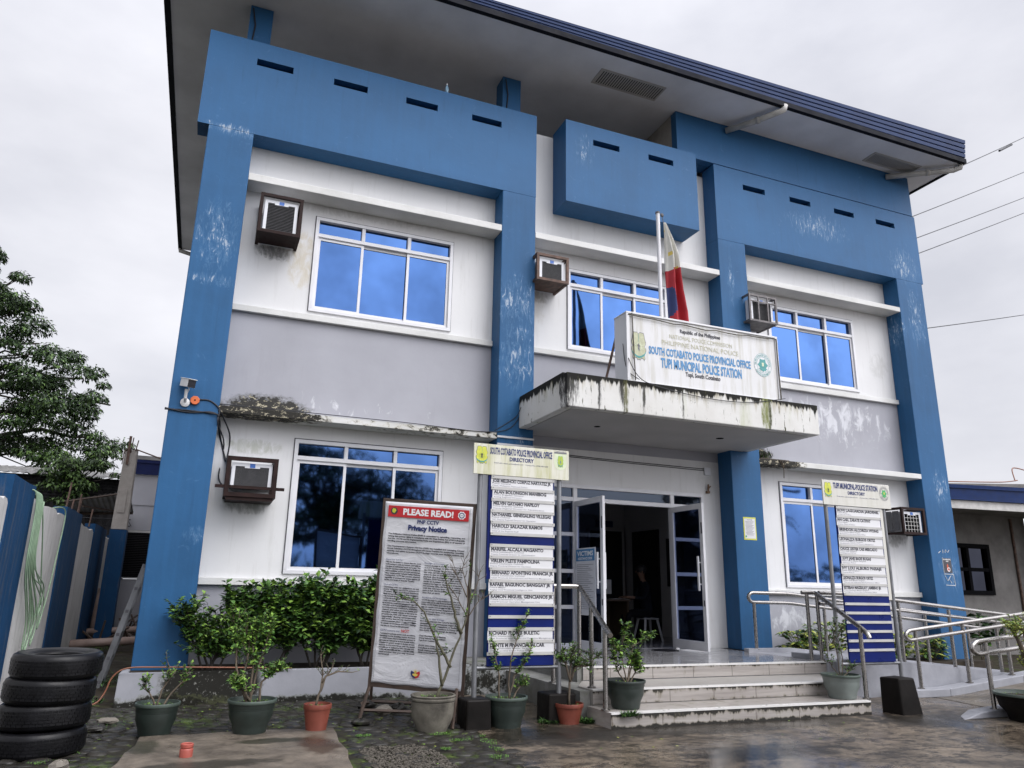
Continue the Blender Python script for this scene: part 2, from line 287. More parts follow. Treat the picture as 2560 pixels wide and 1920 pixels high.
simple('emblem_yellow', (.50, .52, .05), .45, var=.12, scale=30); simple('emblem_lime', (.36, .46, .05), .45, var=.1); simple('emblem_faded', (.40, .41, .27), .5, var=.15, scale=20)
simple('emblem_green', (.04, .30, .09), .45); simple('emblem_teal', (.05, .26, .25), .45); simple('emblem_pale', (.55, .60, .42), .5)
simple('flag_red', (.36, .018, .028), .7, var=.12, scale=8); simple('flag_blue', (.022, .035, .12), .7, var=.2, scale=8); simple('flag_white', (.62, .61, .56), .7, var=.06, scale=8); simple('flag_sun', (.62, .48, .10), .7)
simple('cloth_dark', (.008, .008, .011), .9, spec=.1); simple('cloth_navy', (.010, .012, .018), .9, spec=.1); simple('skin_brown', (.15, .08, .05), .55, var=.08); simple('hair_black', (.010, .009, .009), .6)
simple('room_wall', (.42, .41, .40), .8, var=.06, scale=2); simple('door_dark', (.012, .010, .009), .6); simple('desk_wood', (.05, .032, .02), .5); simple('monobloc_white', (.36, .36, .37), .4); simple('screen_dark', (.02, .022, .03), .2)
simple('corrugated_dark', (.020, .019, .021), .7, .2, var=.4, scale=3); simple('corrugated_pale', (.25, .245, .24), .6, .3, var=.4, scale=3)
simple('orange_plastic', (.62, .13, .03), .4); simple('camera_white', (.6, .6, .6), .35)
simple('plastic_bottle', (.25, .42, .55), .2)
simple('blue_gutter', (.005, .020, .085), .5, var=.2, spec=.15)
simple('neighbour_blue_fascia', (.006, .013, .07), .5, var=.2, spec=.15)

def fence_mat(name, base):
    b = NB(name); col = b.mix(b.ramp(b.noise(1.5, 6), .3, .7), tuple(c * .85 for c in base), tuple(c * 1.1 for c in base))
    col = b.mix(b.ramp(b.noise(5, 8, .7, sc=(2, 2, .2)), .53, .74, 0, .6), col, (.12, .115, .105)); col = b.mix(b.ramp(b.noise(14, 6, .7), .66, .72, 0, .4), col, (.05, .05, .045))
    return b.fin(col, .75, 0, b.noise(7, 7), .5, .018, .15)
fence_mat('fence_white', (.52, .51, .50)); fence_mat('fence_blue', (.008, .045, .115))


simple('emblem_red', (.5, .08, .03), .5); window_glass('dark_window_glass', (.018, .02, .03)); stained_board('slab_tile', (.30, .285, .265), (.20, .18, .15), .5)
b = NB('ridged_concrete'); xx = b.xyz(); rg = b.math('FRACT', b.math('MULTIPLY', b.math('ADD', xx['X'], b.math('MULTIPLY', xx['Y'], -.22)), 11.0)); gr = b.math('LESS_THAN', rg, .28)
col = b.mix(b.ramp(b.noise(1.6, 7, .65), .35, .65), (.075, .062, .048), (.19, .16, .12)); col = b.mix(b.math('MULTIPLY', gr, .75), col, (.02, .018, .015)); b.fin(col, b.ramp(b.noise(2, 4), .35, .65, .2, .5), 0, b.math('SUBTRACT', 1.0, gr), .5, .012)
grey_paint('aged_wall_pale', (.36, .36, .39))

# ------------------------------------------------------------------ mesh builder
ORG = {}
class MB:
    def __init__(s): s.v = []; s.f = []; s.mi = []; s.M = None; s.cur = 0
    def add(s, vs, fs, mi=None):
        o = len(s.v)
        s.v += [tuple(s.M @ Vector(p)) if s.M else tuple(p) for p in vs]
        s.f += [tuple(i + o for i in f) for f in fs]; s.mi += [s.cur if mi is None else mi] * len(fs); return s
    def box(s, x0, x1, y0, y1, z0, z1, mi=None):
        vs = [(x, y, z) for x in (x0, x1) for y in (y0, y1) for z in (z0, z1)]
        return s.add(vs, [(0, 1, 3, 2), (4, 6, 7, 5), (0, 4, 5, 1), (2, 3, 7, 6), (0, 2, 6, 4), (1, 5, 7, 3)], mi)
    def hexa(s, bot, top, mi=None):
        return s.add(list(bot) + list(top), [(3, 2, 1, 0), (4, 5, 6, 7), (0, 1, 5, 4), (1, 2, 6, 5), (2, 3, 7, 6), (3, 0, 4, 7)], mi)
    def prism(s, poly, axis, a, c, mi=None):
        "polygon in the plane of the two other axes, extruded from a to c along axis"
        def P(u, v, t): return {'x': (t, u, v), 'y': (u, t, v), 'z': (u, v, t)}[axis]
        n = len(poly); vs = [P(u, v, a) for u, v in poly] + [P(u, v, c) for u, v in poly]
        return s.add(vs, [tuple(range(n))[::-1], tuple(range(n, 2 * n))] + [(i, (i + 1) % n, n + (i + 1) % n, n + i) for i in range(n)], mi)
    def tube(s, pts, r, seg=8, caps=True, mi=None):
        pts = [Vector(p) for p in pts]; rs = r if isinstance(r, (list, tuple)) else [r] * len(pts)
        vs = []; fs = []; up = None
        for i, p in enumerate(pts):
            d = (pts[min(i + 1, len(pts) - 1)] - pts[max(i - 1, 0)]).normalized()
            if up is None: up = Vector((0, 0, 1)) if abs(d.z) < .9 else Vector((1, 0, 0))
            a = d.cross(up).normalized(); up = a.cross(d).normalized()
            for k in range(seg):
                t = 2 * math.pi * k / seg; vs.append(p + (a * math.cos(t) + up * math.sin(t)) * rs[i])
        for i in range(len(pts) - 1):
            for k in range(seg):
                a, b_ = i * seg + k, i * seg + (k + 1) % seg; fs.append((a, b_, b_ + seg, a + seg))
        if caps: fs += [tuple(range(seg))[::-1], tuple(range((len(pts) - 1) * seg, len(pts) * seg))]
        return s.add(vs, fs, mi)
    def lathe(s, prof, c=(0, 0, 0), seg=28, mi=None, wob=0):
        n = len(prof); vs = []
        for r, z in prof:
            for k in range(seg):
                t = 2 * math.pi * k / seg; rr = r * (1 + wob * math.sin(3 * t + z * 5)); vs.append((c[0] + rr * math.cos(t), c[1] + rr * math.sin(t), c[2] + z))
        return s.add(vs, [(i * seg + k, i * seg + (k + 1) % seg, (i + 1) * seg + (k + 1) % seg, (i + 1) * seg + k) for i in range(n - 1) for k in range(seg)], mi)
    def ball(s, c, r, seg=10, rings=6, mi=None):
        prof = [(math.sin(math.pi * i / rings), -math.cos(math.pi * i / rings)) for i in range(rings + 1)]
        if not hasattr(r, '__len__'): r = (r, r, r)
        vs = [(c[0] + max(p, 1e-4) * math.cos(2 * math.pi * k / seg) * r[0], c[1] + max(p, 1e-4) * math.sin(2 * math.pi * k / seg) * r[1], c[2] + q * r[2]) for p, q in prof for k in range(seg)]
        return s.add(vs, [(i * seg + k, i * seg + (k + 1) % seg, (i + 1) * seg + (k + 1) % seg, (i + 1) * seg + k) for i in range(rings) for k in range(seg)], mi)
    def leaf(s, p, d, up, L, W, mi=None, droop=.25):
        d = d.normalized(); a = d.cross(up)
        if a.length < 1e-3: a = d.orthogonal()
        a.normalize(); n = a.cross(d).normalized()
        m = p + d * L * .5 + n * L * .08; t = p + d * L - n * L * droop
        return s.add([p, m + a * W * .5 - n * W * .12, t, m - a * W * .5 - n * W * .12, m], [(0, 1, 4), (1, 2, 4), (0, 4, 3), (4, 2, 3)], mi)
    def build(s, name, mats, parent=None, smooth=False, bevel=0, local=False, autosm=False):
        mats = [mats] if isinstance(mats, str) else mats
        me = bpy.data.meshes.new(name); o0 = Vector((0, 0, 0)) if (local or parent is None) else ORG.get(parent.name, Vector((0, 0, 0)))
        me.from_pydata([(p[0] - o0.x, p[1] - o0.y, p[2] - o0.z) for p in s.v], [], s.f)
        for m in mats: me.materials.append(MATS[m])
        if len(mats) > 1: me.polygons.foreach_set('material_index', s.mi)
        if smooth: me.polygons.foreach_set('use_smooth', [True] * len(me.polygons))
        me.update(); bm_ = bmesh.new(); bm_.from_mesh(me)
        if len(bm_.faces) < 30000: bmesh.ops.recalc_face_normals(bm_, faces=bm_.faces)
        bm_.to_mesh(me); bm_.free()
        if autosm:
            me.polygons.foreach_set('use_smooth', [True] * len(me.polygons)); me.set_sharp_from_angle(angle=R(38))
        o = bpy.data.objects.new(name, me); COL.objects.link(o)
        if parent: o.parent = parent
        if bevel:
            bv = o.modifiers.new('bevel', 'BEVEL'); bv.width = bevel; bv.segments = 2; bv.limit_method = 'ANGLE'; bv.angle_limit = R(40)
        return o
def tag(o, label=None, cat=None, group=None, kind=None):
    for k, v in (('label', label), ('category', cat), ('group', group), ('kind', kind)):
        if v: o[k] = v
    return o
def empty(name, loc, label, cat, group=None, rot=(0, 0, 0), kind=None):
    o = bpy.data.objects.new(name, None); COL.objects.link(o); o.location = loc; o.rotation_euler = rot; o.empty_display_size = .2
    ORG[o.name] = Vector(loc); return tag(o, label, cat, group, kind)
def offs(o, parent):   # sub-part: same origin as parent part
    return o
def part(mb, name, mats, parent, origin=None, **k):
    "mesh given in world coordinates; origin = the thing's location even when the parent is a part"
    o = mb.build(name, mats, None, **k)
    off = origin if origin is not None else ORG.get(parent.name, Vector((0, 0, 0)))
    o.data.transform(Matrix.Translation(-Vector(off))); o.parent = parent; return o
def copy_tree(o, parent=None):
    c = o.copy(); COL.objects.link(c)
    if parent is not None: c.parent = parent
    for ch in list(o.children): copy_tree(ch, c)
    return c

_tc = {}
def text_mesh(body, bold=0., shear=0., space=1.):
    k = (body, bold, shear, space)
    if k in _tc: return _tc[k]
    cu = bpy.data.curves.new('t', 'FONT'); cu.body = body; cu.size = 1; cu.resolution_u = 2; cu.offset = bold; cu.shear = shear; cu.space_character = space
    ob = bpy.data.objects.new('t', cu); COL.objects.link(ob); dg = bpy.context.evaluated_depsgraph_get(); dg.update()
    me = bpy.data.meshes.new_from_object(ob.evaluated_get(dg)); vs = [(p.co.x, p.co.y) for p in me.vertices]; fs = [tuple(p.vertices) for p in me.polygons]
    COL.objects.unlink(ob); bpy.data.objects.remove(ob); bpy.data.meshes.remove(me); bpy.data.curves.remove(cu)
    _tc[k] = (vs, fs); return _tc[k]
def put_text(mb, body, x0, x1, z0, y, cap=None, bold=0., mi=None, shear=0.):
    "text between x0 and x1 with baseline z0 on the plane y (facing -y); cap = capital height"
    vs, fs = text_mesh(body, bold, shear)
    if not vs: return
    a = min(v[0] for v in vs); c = max(v[0] for v in vs); sx = (x1 - x0) / (c - a); sz = (cap / .70) if cap else sx
    mb.add([(x0 + (u - a) * sx, y, z0 + t * sz) for u, t in vs], [f for f in fs], mi)
def disc(mb, cx, cz, r, y, n=28, mi=None, rz=None, a0=0):
    rz = rz or r; mb.add([(cx + r * math.cos(2 * math.pi * k / n + a0), y, cz + rz * math.sin(2 * math.pi * k / n + a0)) for k in range(n)], [tuple(range(n))], mi)
def ring(mb, cx, cz, r0, r1, y, n=32, mi=None, sx=1.):
    vs = [(cx + sx * r * math.cos(2 * math.pi * k / n), y, cz + r * math.sin(2 * math.pi * k / n)) for r in (r0, r1) for k in range(n)]
    mb.add(vs, [(k, (k + 1) % n, n + (k + 1) % n, n + k) for k in range(n)], mi)
def poly(mb, pts, y, mi=None): mb.add([(u, y, t) for u, t in pts], [tuple(range(len(pts)))], mi)

def badge(parent, origin, cx, cz, w_, h, y, cols, local=False):
    "police badge: lobed shield, sunburst, small standing figure, ribbon below.  cols = outline, field, rays, ribbon, figure"
    X = lambda u: cx + u * w_ / 2; Z = lambda t: cz + t * h / 2
    half = [(0, .88), (.18, 1.0), (.72, .98), (.80, .80), (.86, .55), (1.0, .30), (.92, .12), (.80, .0), (.98, -.12), (1.0, -.3), (.86, -.5), (.78, -.58), (.86, -.85), (.72, -1.0), (.55, -.84), (.3, -.86), (.2, -1.0), (0, -.94)]
    full = half + [(-u, t) for u, t in half[::-1][1:-1]]
    mb = MB(); poly(mb, [(X(u), Z(t)) for u, t in full], y); o1 = fin_print(mb, 'emblem', cols[0], parent, origin, local)
    mb = MB(); poly(mb, [(X(u * .93), Z(t * .95)) for u, t in full], y - .0015, 0)
    n = 16
    for k in range(n):
        a = 2 * math.pi * k / n; r0, r1 = .30, (.74 if k % 2 else .58); da = .09
        mb.add([(X(r0 * math.cos(a - da * 1.6)), y - .003, Z(-.05 + r0 * .62 * math.sin(a - da * 1.6))), (X(r1 * math.cos(a)), y - .003, Z(-.05 + r1 * .62 * math.sin(a))), (X(r0 * math.cos(a + da * 1.6)), y - .003, Z(-.05 + r0 * .62 * math.sin(a + da * 1.6)))], [(0, 1, 2)], 1)
    rib = [(-.95, -.32), (-.7, -.52), (-.3, -.66), (0, -.70), (.3, -.66), (.7, -.52), (.95, -.32), (.92, -.44), (.7, -.66), (.3, -.80), (0, -.84), (-.3, -.80), (-.7, -.66), (-.92, -.44)]
    poly(mb, [(X(u), Z(t)) for u, t in rib], y - .004, 2)
    fig = [(-.05, .2), (.05, .2), (.08, .08), (.2, .0), (.16, -.06), (.07, -.03), (.1, -.16), (.16, -.34), (.08, -.34), (0, -.18), (-.08, -.34), (-.15, -.34), (-.09, -.1), (-.08, -.02), (-.18, .1), (-.2, .04), (-.08, .12)]
    poly(mb, [(X(u), Z(t)) for u, t in fig], y - .005, 3); mb.add([(X(-.02), y - .004, Z(.86)), (X(.02), y - .004, Z(.86)), (X(.02), y - .004, Z(.3)), (X(-.02), y - .004, Z(.3))], [(0, 1, 2, 3)], 2)
    fin_print(mb, 'emblem_print', [cols[1], cols[2], cols[3], cols[4]], o1, origin, local)
def fin_print(mb, name, mats, parent, origin, local):
    o = mb.build(name, mats, None)
    if not local: o.data.transform(Matrix.Translation(-Vector(origin)))
    o.parent = parent; return o
def seal(parent, origin, cx, cz, r, y, cols, words=None, sx=1., local=False):
    "round seal: rings, circular lettering, star-shaped field with a small house"
    mb = MB(); ring(mb, cx, cz, 0.001, r, y, sx=sx); o1 = fin_print(mb, 'emblem', cols[0], parent, origin, local)
    mb = MB(); ring(mb, cx, cz, r * .965, r * .99, y - .001, mi=0, sx=sx); ring(mb, cx, cz, r * .66, r * .69, y - .001, mi=0, sx=sx)
    if words:
        for body, up in words:
            vs, fs = text_mesh(body, .02); a = min(v[0] for v in vs); c = max(v[0] for v in vs); span = R(190 if len(body) > 16 else 150)
            for f in [0]:
                out_ = []
                for u, t in vs:
                    q = (u - a) / (c - a) - .5; rr = r * (.74 + .26 * t * .9) if up else r * (.93 - .26 * t * .9)
                    ang = R(90) - q * span if up else R(-90) + q * span * .8
                    out_.append((cx + sx * rr * math.cos(ang), y - .002, cz + rr * math.sin(ang)))
                mb.add(out_, fs, 0)
    hexa = [(cx + sx * r * (.60 if k % 2 else .42) * math.cos(R(90 + 30 * k)), cz + r * (.60 if k % 2 else .42) * math.sin(R(90 + 30 * k))) for k in range(12)]
    poly(mb, hexa, y - .002, 1)
    poly(mb, [(cx - sx * r * .36, cz + r * .12), (cx, cz + r * .48), (cx + sx * r * .36, cz + r * .12), (cx + sx * r * .24, cz + r * .12), (cx + sx * r * .24, cz - r * .2), (cx - sx * r * .24, cz - r * .2), (cx - sx * r * .24, cz + r * .12)], y - .003, 2)
    poly(mb, [(cx - sx * r * .12, cz + r * .18), (cx + sx * r * .12, cz + r * .18), (cx + sx * r * .1, cz - r * .12), (cx - sx * r * .1, cz - r * .12)], y - .004, 3)
    poly(mb, [(cx - sx * r * .5, cz - r * .32), (cx, cz - r * .22), (cx + sx * r * .5, cz - r * .32), (cx + sx * r * .1, cz - r * .5), (cx, cz - r * .6), (cx - sx * r * .1, cz - r * .5)], y - .0035, 1)
    fin_print(mb, 'emblem_print', [cols[1], cols[2], cols[3], cols[4]], o1, origin, local)

def wall_grid(mb, x0, x1, z0, z1, y0, y1, holes):
    "wall slab between y0 (front) and y1 with rectangular holes"
    xs = sorted({x0, x1} | {h[i] for h in holes for i in (0, 1) if x0 < h[i] < x1}); zs = sorted({z0, z1} | {h[i] for h in holes for i in (2, 3) if z0 < h[i] < z1})
    H = lambda x, z: any(h[0] < x < h[1] and h[2] < z < h[3] for h in holes) or not (x0 < x < x1 and z0 < z < z1)
    q = lambda a, b_, c, d: mb.add([a, b_, c, d], [(0, 1, 2, 3)])
    for i in range(len(xs) - 1):
        for j in range(len(zs) - 1):
            a, c, p, r = xs[i], xs[i + 1], zs[j], zs[j + 1]; mx_, mz_ = (a + c) / 2, (p + r) / 2
            if H(mx_, mz_): continue
            q((a, y0, p), (c, y0, p), (c, y0, r), (a, y0, r)); q((a, y1, p), (a, y1, r), (c, y1, r), (c, y1, p))
            e = 1e-4
            if H(a - e, mz_): q((a, y0, p), (a, y0, r), (a, y1, r), (a, y1, p))
            if H(c + e, mz_): q((c, y0, p), (c, y1, p), (c, y1, r), (c, y0, r))
            if H(mx_, p - e): q((a, y0, p), (a, y1, p), (c, y1, p), (c, y0, p))
            if H(mx_, r + e): q((a, y0, r), (c, y0, r), (c, y1, r), (a, y1, r))
# ================================================================== SETTING: ground
def sheet(name, mat, pts, z, label=None, kind='structure', zs=None):
    mb = MB(); mb.add([(p[0], p[1], (zs[i] if zs else z)) for i, p in enumerate(pts)], [tuple(range(len(pts)))])
    return tag(mb.build(name, mat), label, None, None, kind)
sheet('ground', 'moss_ground', [(-300, -300), (300, -300), (300, 300), (-300, 300)], -.03, 'mossy dark earth ground around the station')
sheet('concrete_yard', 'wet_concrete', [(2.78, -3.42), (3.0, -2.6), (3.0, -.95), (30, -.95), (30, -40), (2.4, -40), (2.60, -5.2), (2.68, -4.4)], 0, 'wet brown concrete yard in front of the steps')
sheet('cobbled_paving', 'paving_mortar', [(-2.6, -8), (2.55, -8), (2.6, -5.2), (2.68, -4.4), (2.78, -3.42), (3.0, -2.6), (3.0, -.95), (-2.6, -.95)], -.004, 'dark mossy bed between the cobbles')
# raised earth of the side alley
mb = MB(); mb.add([(-3, -1.0, -.01), (-.76, -1.0, -.01), (-.62, 1.2, .12), (-2.2, 1.2, .14), (-2.4, 12, .34), (-.6, 12, .32)], [(0, 1, 2, 3), (3, 2, 5, 4)])
tag(mb.build('alley_ground', 'moss_ground'), 'rough earth of the alley beside the building', kind='structure')
# cobbles: low rounded stones
rnd = random.Random(3); mb = MB()
def in_slab(x, y): return -.47 < x < 1.42 and y < -3.02
y = -6.2; row = 0
while y < -1.0:
    dy = .115 + .03 * rnd.random(); x = -2.5 + (row % 2) * .09
    while x < 2.72 + min(0, (y + 3.4) * .06):
        dx = .15 + .09 * rnd.random(); big = rnd.random() < .05
        if not in_slab(x + dx / 2, y) and not (1.42 < x < 2.1 and y < -3.95 and rnd.random() < .8):
            c = (x + dx / 2 + rnd.uniform(-.012, .012), y + dy / 2 + rnd.uniform(-.02, .02), -.012 + rnd.uniform(-.008, .008)); s_ = rnd.uniform(.85, 1.1); hh = rnd.uniform(.016, .034)
            mb.ball(c, (dx * .50 * s_, dy * .52 * s_, hh), 9, 6)
        x += dx
    y += dy; row += 1
for v_i, v in enumerate(mb.v): mb.v[v_i] = (v[0] + .01 * math.sin(v[1] * 40 + v[0] * 23), v[1] + .012 * math.sin(v[0] * 37), v[2])
tag(mb.build('cobblestones', 'cobble_stone', smooth=True), 'dark rounded cobblestones set in mossy mortar', kind='stuff')
# gravel patch
mb = MB()
for i in range(1500):
    x, y = 1.45 + .65 * rnd.random(), -4.0 - 1.1 * rnd.random(); r = rnd.uniform(.006, .016)
    if (x - 1.75) ** 2 / .12 + (y + 4.6) ** 2 / .4 > 1.1 + rnd.random() * .3: continue
    mb.ball((x, y, .002 + r * .3), (r, r * rnd.uniform(.6, 1), r * .7), 5, 3)
tag(mb.build('gravel_patch', 'gravel'), 'small pale gravel spilled over the cobbles', kind='stuff')
# moss and grass tufts
def tufts(name, label, spots, n, L, mats=('leaf_mid', 'grass_leaf')):
    mb = MB()
    for (cx, cy, cz, rx, ry) in spots:
        for i in range(n):
            a = rnd.random() * 6.283; q = math.sqrt(rnd.random()); p = Vector((cx + rx * q * math.cos(a), cy + ry * q * math.sin(a), cz))
            d = Vector((rnd.uniform(-1, 1), rnd.uniform(-1, 1), rnd.uniform(.3, 1.2)))
            mb.leaf(p, d, Vector((0, 0, 1)), L * rnd.uniform(.5, 1.2), L * .28, rnd.choice((0, 1)))
    return tag(mb.build(name, list(mats)), label, kind='stuff')
tufts('moss_tufts', 'bright green moss and grass along the edge of the cobbles', [(2.70, -4.05, 0, .07, .16), (2.66, -4.35, 0, .06, .14), (2.68, -3.75, 0, .10, .06), (2.45, -3.95, .01, .12, .05), (2.2, -4.3, .01, .05, .04), (-.9, -3.55, 0, .15, .08), (-.95, -3.85, 0, .16, .06), (1.62, -3.5, .01, .08, .05), (2.55, -4.7, .0, .08, .1), (2.35, -3.62, .01, .12, .05)], 130, .022)
tufts('moss_patches', 'low moss between the kerb and the plant pots', [(-.45, -1.5, .005, .5, .35), (.3, -1.6, .005, .6, .4), (.2, -2.3, .005, .6, .3), (1.1, -1.5, .005, .5, .25), (1.2, -2.4, .005, .3, .3), (-.7, -2.2, .005, .2, .3)], 210, .020, ('leaf_dark', 'leaf_mid'))
tufts('fern_weeds', 'ferny weeds growing at the foot of the steps', [(3.72, -3.25, 0, .14, .09), (4.1, -3.4, 0, .06, .05), (4.36, -3.83, .12, .09, .03), (4.05, -3.2, 0, .06, .2)], 260, .07, ('leaf_dark', 'leaf_mid'))
tufts('alley_weeds', 'weeds along the foot of the striped wall', [(-1.9, 2, .15, .2, 1.5), (-1.0, 1, .1, .3, 1.0), (-1.2, -.6, 0, .3, .4), (-1.5, 6, .22, .4, 2)], 260, .07, ('leaf_dark', 'leaf_mid'))
mb = MB()   # fallen leaves and litter
for i in range(70):
    x, y = rnd.uniform(-1, 7), rnd.uniform(-4.9, -1.2)
    if 4.1 < x < 8.4 and y > -3.85: continue
    a = rnd.random() * 6.28; mb.leaf(Vector((x, y, .022 if x < 2.7 else .006)), Vector((math.cos(a), math.sin(a), .05)), Vector((0, 0, 1)), rnd.uniform(.02, .045), .02, rnd.choice((0, 1)), droop=.05)
tag(mb.build('fallen_leaves', ['leaf_yellow', 'leaf_light']), 'small yellow leaves fallen on the yard', kind='stuff')

# concrete slab at the front left
mb = MB(); mb.prism([(-.62, -5.4), (1.22, -5.4), (1.27, -4.9), (1.30, -4.5), (1.35, -4.2), (1.34, -3.8), (1.385, -3.4), (1.40, -3.09), (1.1, -3.10), (.8, -3.05), (.5, -3.04), (.1, -3.09), (-.1, -3.06), (-.35, -3.10), (-.36, -3.5), (-.42, -3.8), (-.44, -4.17), (-.52, -4.6)], 'z', -.02, .035)
tag(mb.build('concrete_slab', 'slab_worn', bevel=.012), 'rough pale concrete slab lying over the cobbles', 'slab')

# planter kerb with its soil
t = empty('planter_kerb', (1.1, -.9, 0), 'grey painted concrete planter kerb under the left window, black mould at its middle', 'kerb')
mb = MB(); mb.hexa([(-.755, -1.0, -.02), (4.3, -1.0, -.02), (4.3, -.86, -.02), (-.755, -.86, -.02)], [(-.745, -.93, .36), (4.3, -.93, .385), (4.3, -.86, .385), (-.745, -.86, .36)]); mb.box(-.745, -.66, -.86, -.38, -.02, .355)
bk = NB('kerb_face'); col = bk.mix(bk.ramp(bk.noise(1.6, 6), .3, .7), (.21, .215, .235), (.29, .295, .32))
for c, r, k_ in [((.28, -.95, .2), (.66, .5, .50), 1.2), ((-.2, -.95, 0.0), (.9, .5, .16), .5), ((1.6, -.95, 0.0), (1.6, .5, .10), .5), ((3.6, -.95, .15), (1.1, .5, .4), .3)]:
    th = bk.math('ADD', bk.noise(9, 8, .75), bk.math('MULTIPLY', bk.ellipse(c, r), k_)); on = bk.ramp(bk.ellipse(c, r), .02, .22); col = bk.mix(bk.math('MULTIPLY', bk.ramp(th, .56, .64, 0, .35), on), col, (.10, .11, .05)); col = bk.mix(bk.math('MULTIPLY', bk.ramp(th, .64, .72, 0, .97), on), col, (.010, .0095, .007)); col = bk.mix(bk.math('MULTIPLY', bk.ramp(bk.noise(26, 6, .75), .60, .63, 0, .7), bk.math('MULTIPLY', bk.ramp(th, .7, .75), on)), col, (.22, .22, .20))
bk.fin(col, .8, 0, bk.noise(9, 7), .35, .012, .12)
part(mb, 'kerb', 'kerb_face', t, bevel=.008)
mb = MB(); mb.add([(-.66, -.86, .30), (4.2, -.86, .30), (4.2, -.02, .36), (-.66, -.02, .36)], [(0, 1, 2, 3)]); part(mb, 'soil', 'garden_soil', t)

# ================================================================== POLICE STATION
BO = (0, 0, 0)
st = empty('police_station', BO, 'two storey blue and white police station with striped blue piers and a wide overhanging roof', 'building')
X1L, X1R, X2L, X2R, X3L, X3R, X4L, X4R = -.661, -.016, 4.098, 4.724, 8.60, 9.25, 13.30, 14.06
YP = -.38
def bp(mb, name, mats, parent=None, **k): return part(mb, name, mats, parent or st, BO, **k)
WIN = [(1.07, 3.36, 5.47, 7.07), (5.52, 7.62, 5.47, 7.0), (10.0, 12.27, 5.46, 7.04), (1.07, 3.33, 1.54, 3.46), (9.98, 12.27, 1.51, 3.44)]
DOOR = (4.78, 8.23, .475, 3.10)
hol = [w_ for w_ in WIN] + [DOOR]
mb = MB(); wall_grid(mb, -.5, 13.9, 5.33, 9.6, 0, .18, hol); bp(mb, 'wall', 'white_wall_paint')
mb = MB(); wall_grid(mb, -.5, 13.9, 1.40, 3.70, 0, .18, hol); bp(mb, 'wall', 'white_wall_paint')
mb = MB(); wall_grid(mb, -.5, 13.9, 3.70, 5.33, .004, .184, hol); o = bp(mb, 'wall_band', 'grey_wall_paint'); o['label'] = 'lilac grey painted band, flaking white at the right'
mb = MB(); wall_grid(mb, -.5, 13.9, 0, 1.40, .004, .184, hol + [(4.3, 8.7, .3, 1.5)]); bp(mb, 'wall_band', 'grey_wall_paint')
for p, q in ((4.3, DOOR[0]), (DOOR[1], 8.7)): mb = MB(); wall_grid(mb, p, q, .475, 1.40, .001, .18, []); bp(mb, 'wall', 'white_wall_paint')
mb = MB()   # side walls, back wall and deck of the attic
mb.box(-.52, -.34, .19, 10.5, 0, 9.2); mb.box(13.72, 13.9, .19, 10.5, 0, 10.66); mb.box(-.34, 13.72, 10.32, 10.5, 0, 10.66); mb.box(-.34, 13.72, .19, 10.3, 9.2, 9.4)
bp(mb, 'side_wall', 'white_wall_paint')
mb = MB(); mb.box(7.76, 7.94, -.2, 6, 9.72, 10.685); mb.box(7.95, 13.7, 2, 2.2, 9.45, 10.68); o = bp(mb, 'attic_wall', 'raw_concrete')
# piers
for i, (a, c, z0) in enumerate([(X1L, X1R, .33), (X2L, X2R, .0), (X3L, X3R, .47), (X4L, X4R, .0)]):
    mb = MB(); zt = 8.063
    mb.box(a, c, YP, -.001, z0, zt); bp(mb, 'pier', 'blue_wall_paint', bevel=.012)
# parapet boxes with drain slots
def parapet(x0, x1, z0, z1, y0, slots):
    mb = MB(); wall_grid(mb, x0, x1, z0, z1, y0, y0 + .14, [(s, s + .555, 9.283, 9.402) for s in slots])
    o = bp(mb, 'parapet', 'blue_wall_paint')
    m2 = MB(); m2.box(x0, x1, y0 + .142, -.002, z0, z0 + .12) if y0 < -.16 else None
    m2.box(x0, x0 + .14, y0 + .142, -.002, z0 + .12, z1); m2.box(x1 - .14, x1, y0 + .142, -.002, z0 + .12, z1)
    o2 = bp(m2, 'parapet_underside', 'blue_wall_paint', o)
    for s in slots: m3 = MB(); m3.box(s - .03, s + .585, y0 + .141, y0 + .16, 9.25, 9.43); bp(m3, 'drain_slot', 'dark_void', o)
parapet(-.822, 4.724, 8.063, 9.709, YP, [-.099, 1.099, 2.309, 3.489]); 
parapet(5.229, 8.052, 8.033, 9.685, -.55, [5.786, 6.969])
parapet(8.602, 14.102, 8.063, 9.700, YP, [9.30, 10.497, 11.701, 12.891])
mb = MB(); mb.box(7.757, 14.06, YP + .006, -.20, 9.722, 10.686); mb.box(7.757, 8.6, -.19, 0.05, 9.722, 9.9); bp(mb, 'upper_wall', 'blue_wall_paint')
mb = MB(); mb.box(14.062, 14.10, YP, 0, 9.70, 9.71); mb.box(4.73, 5.22, .0, .18, 9.6, 9.62); bp(mb, 'coping', 'ledge_concrete')
for x0 in (-.30, 4.20):   # stub posts carrying the roof
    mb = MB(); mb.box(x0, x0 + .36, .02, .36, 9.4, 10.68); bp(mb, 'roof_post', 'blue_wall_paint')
    mb = MB(); mb.tube([(x0 + .06, .012, 9.7), (x0 + .10, .008, 10.3), (x0 + .04, -.02, 10.6)], .012); bp(mb, 'wire', 'black_cable')
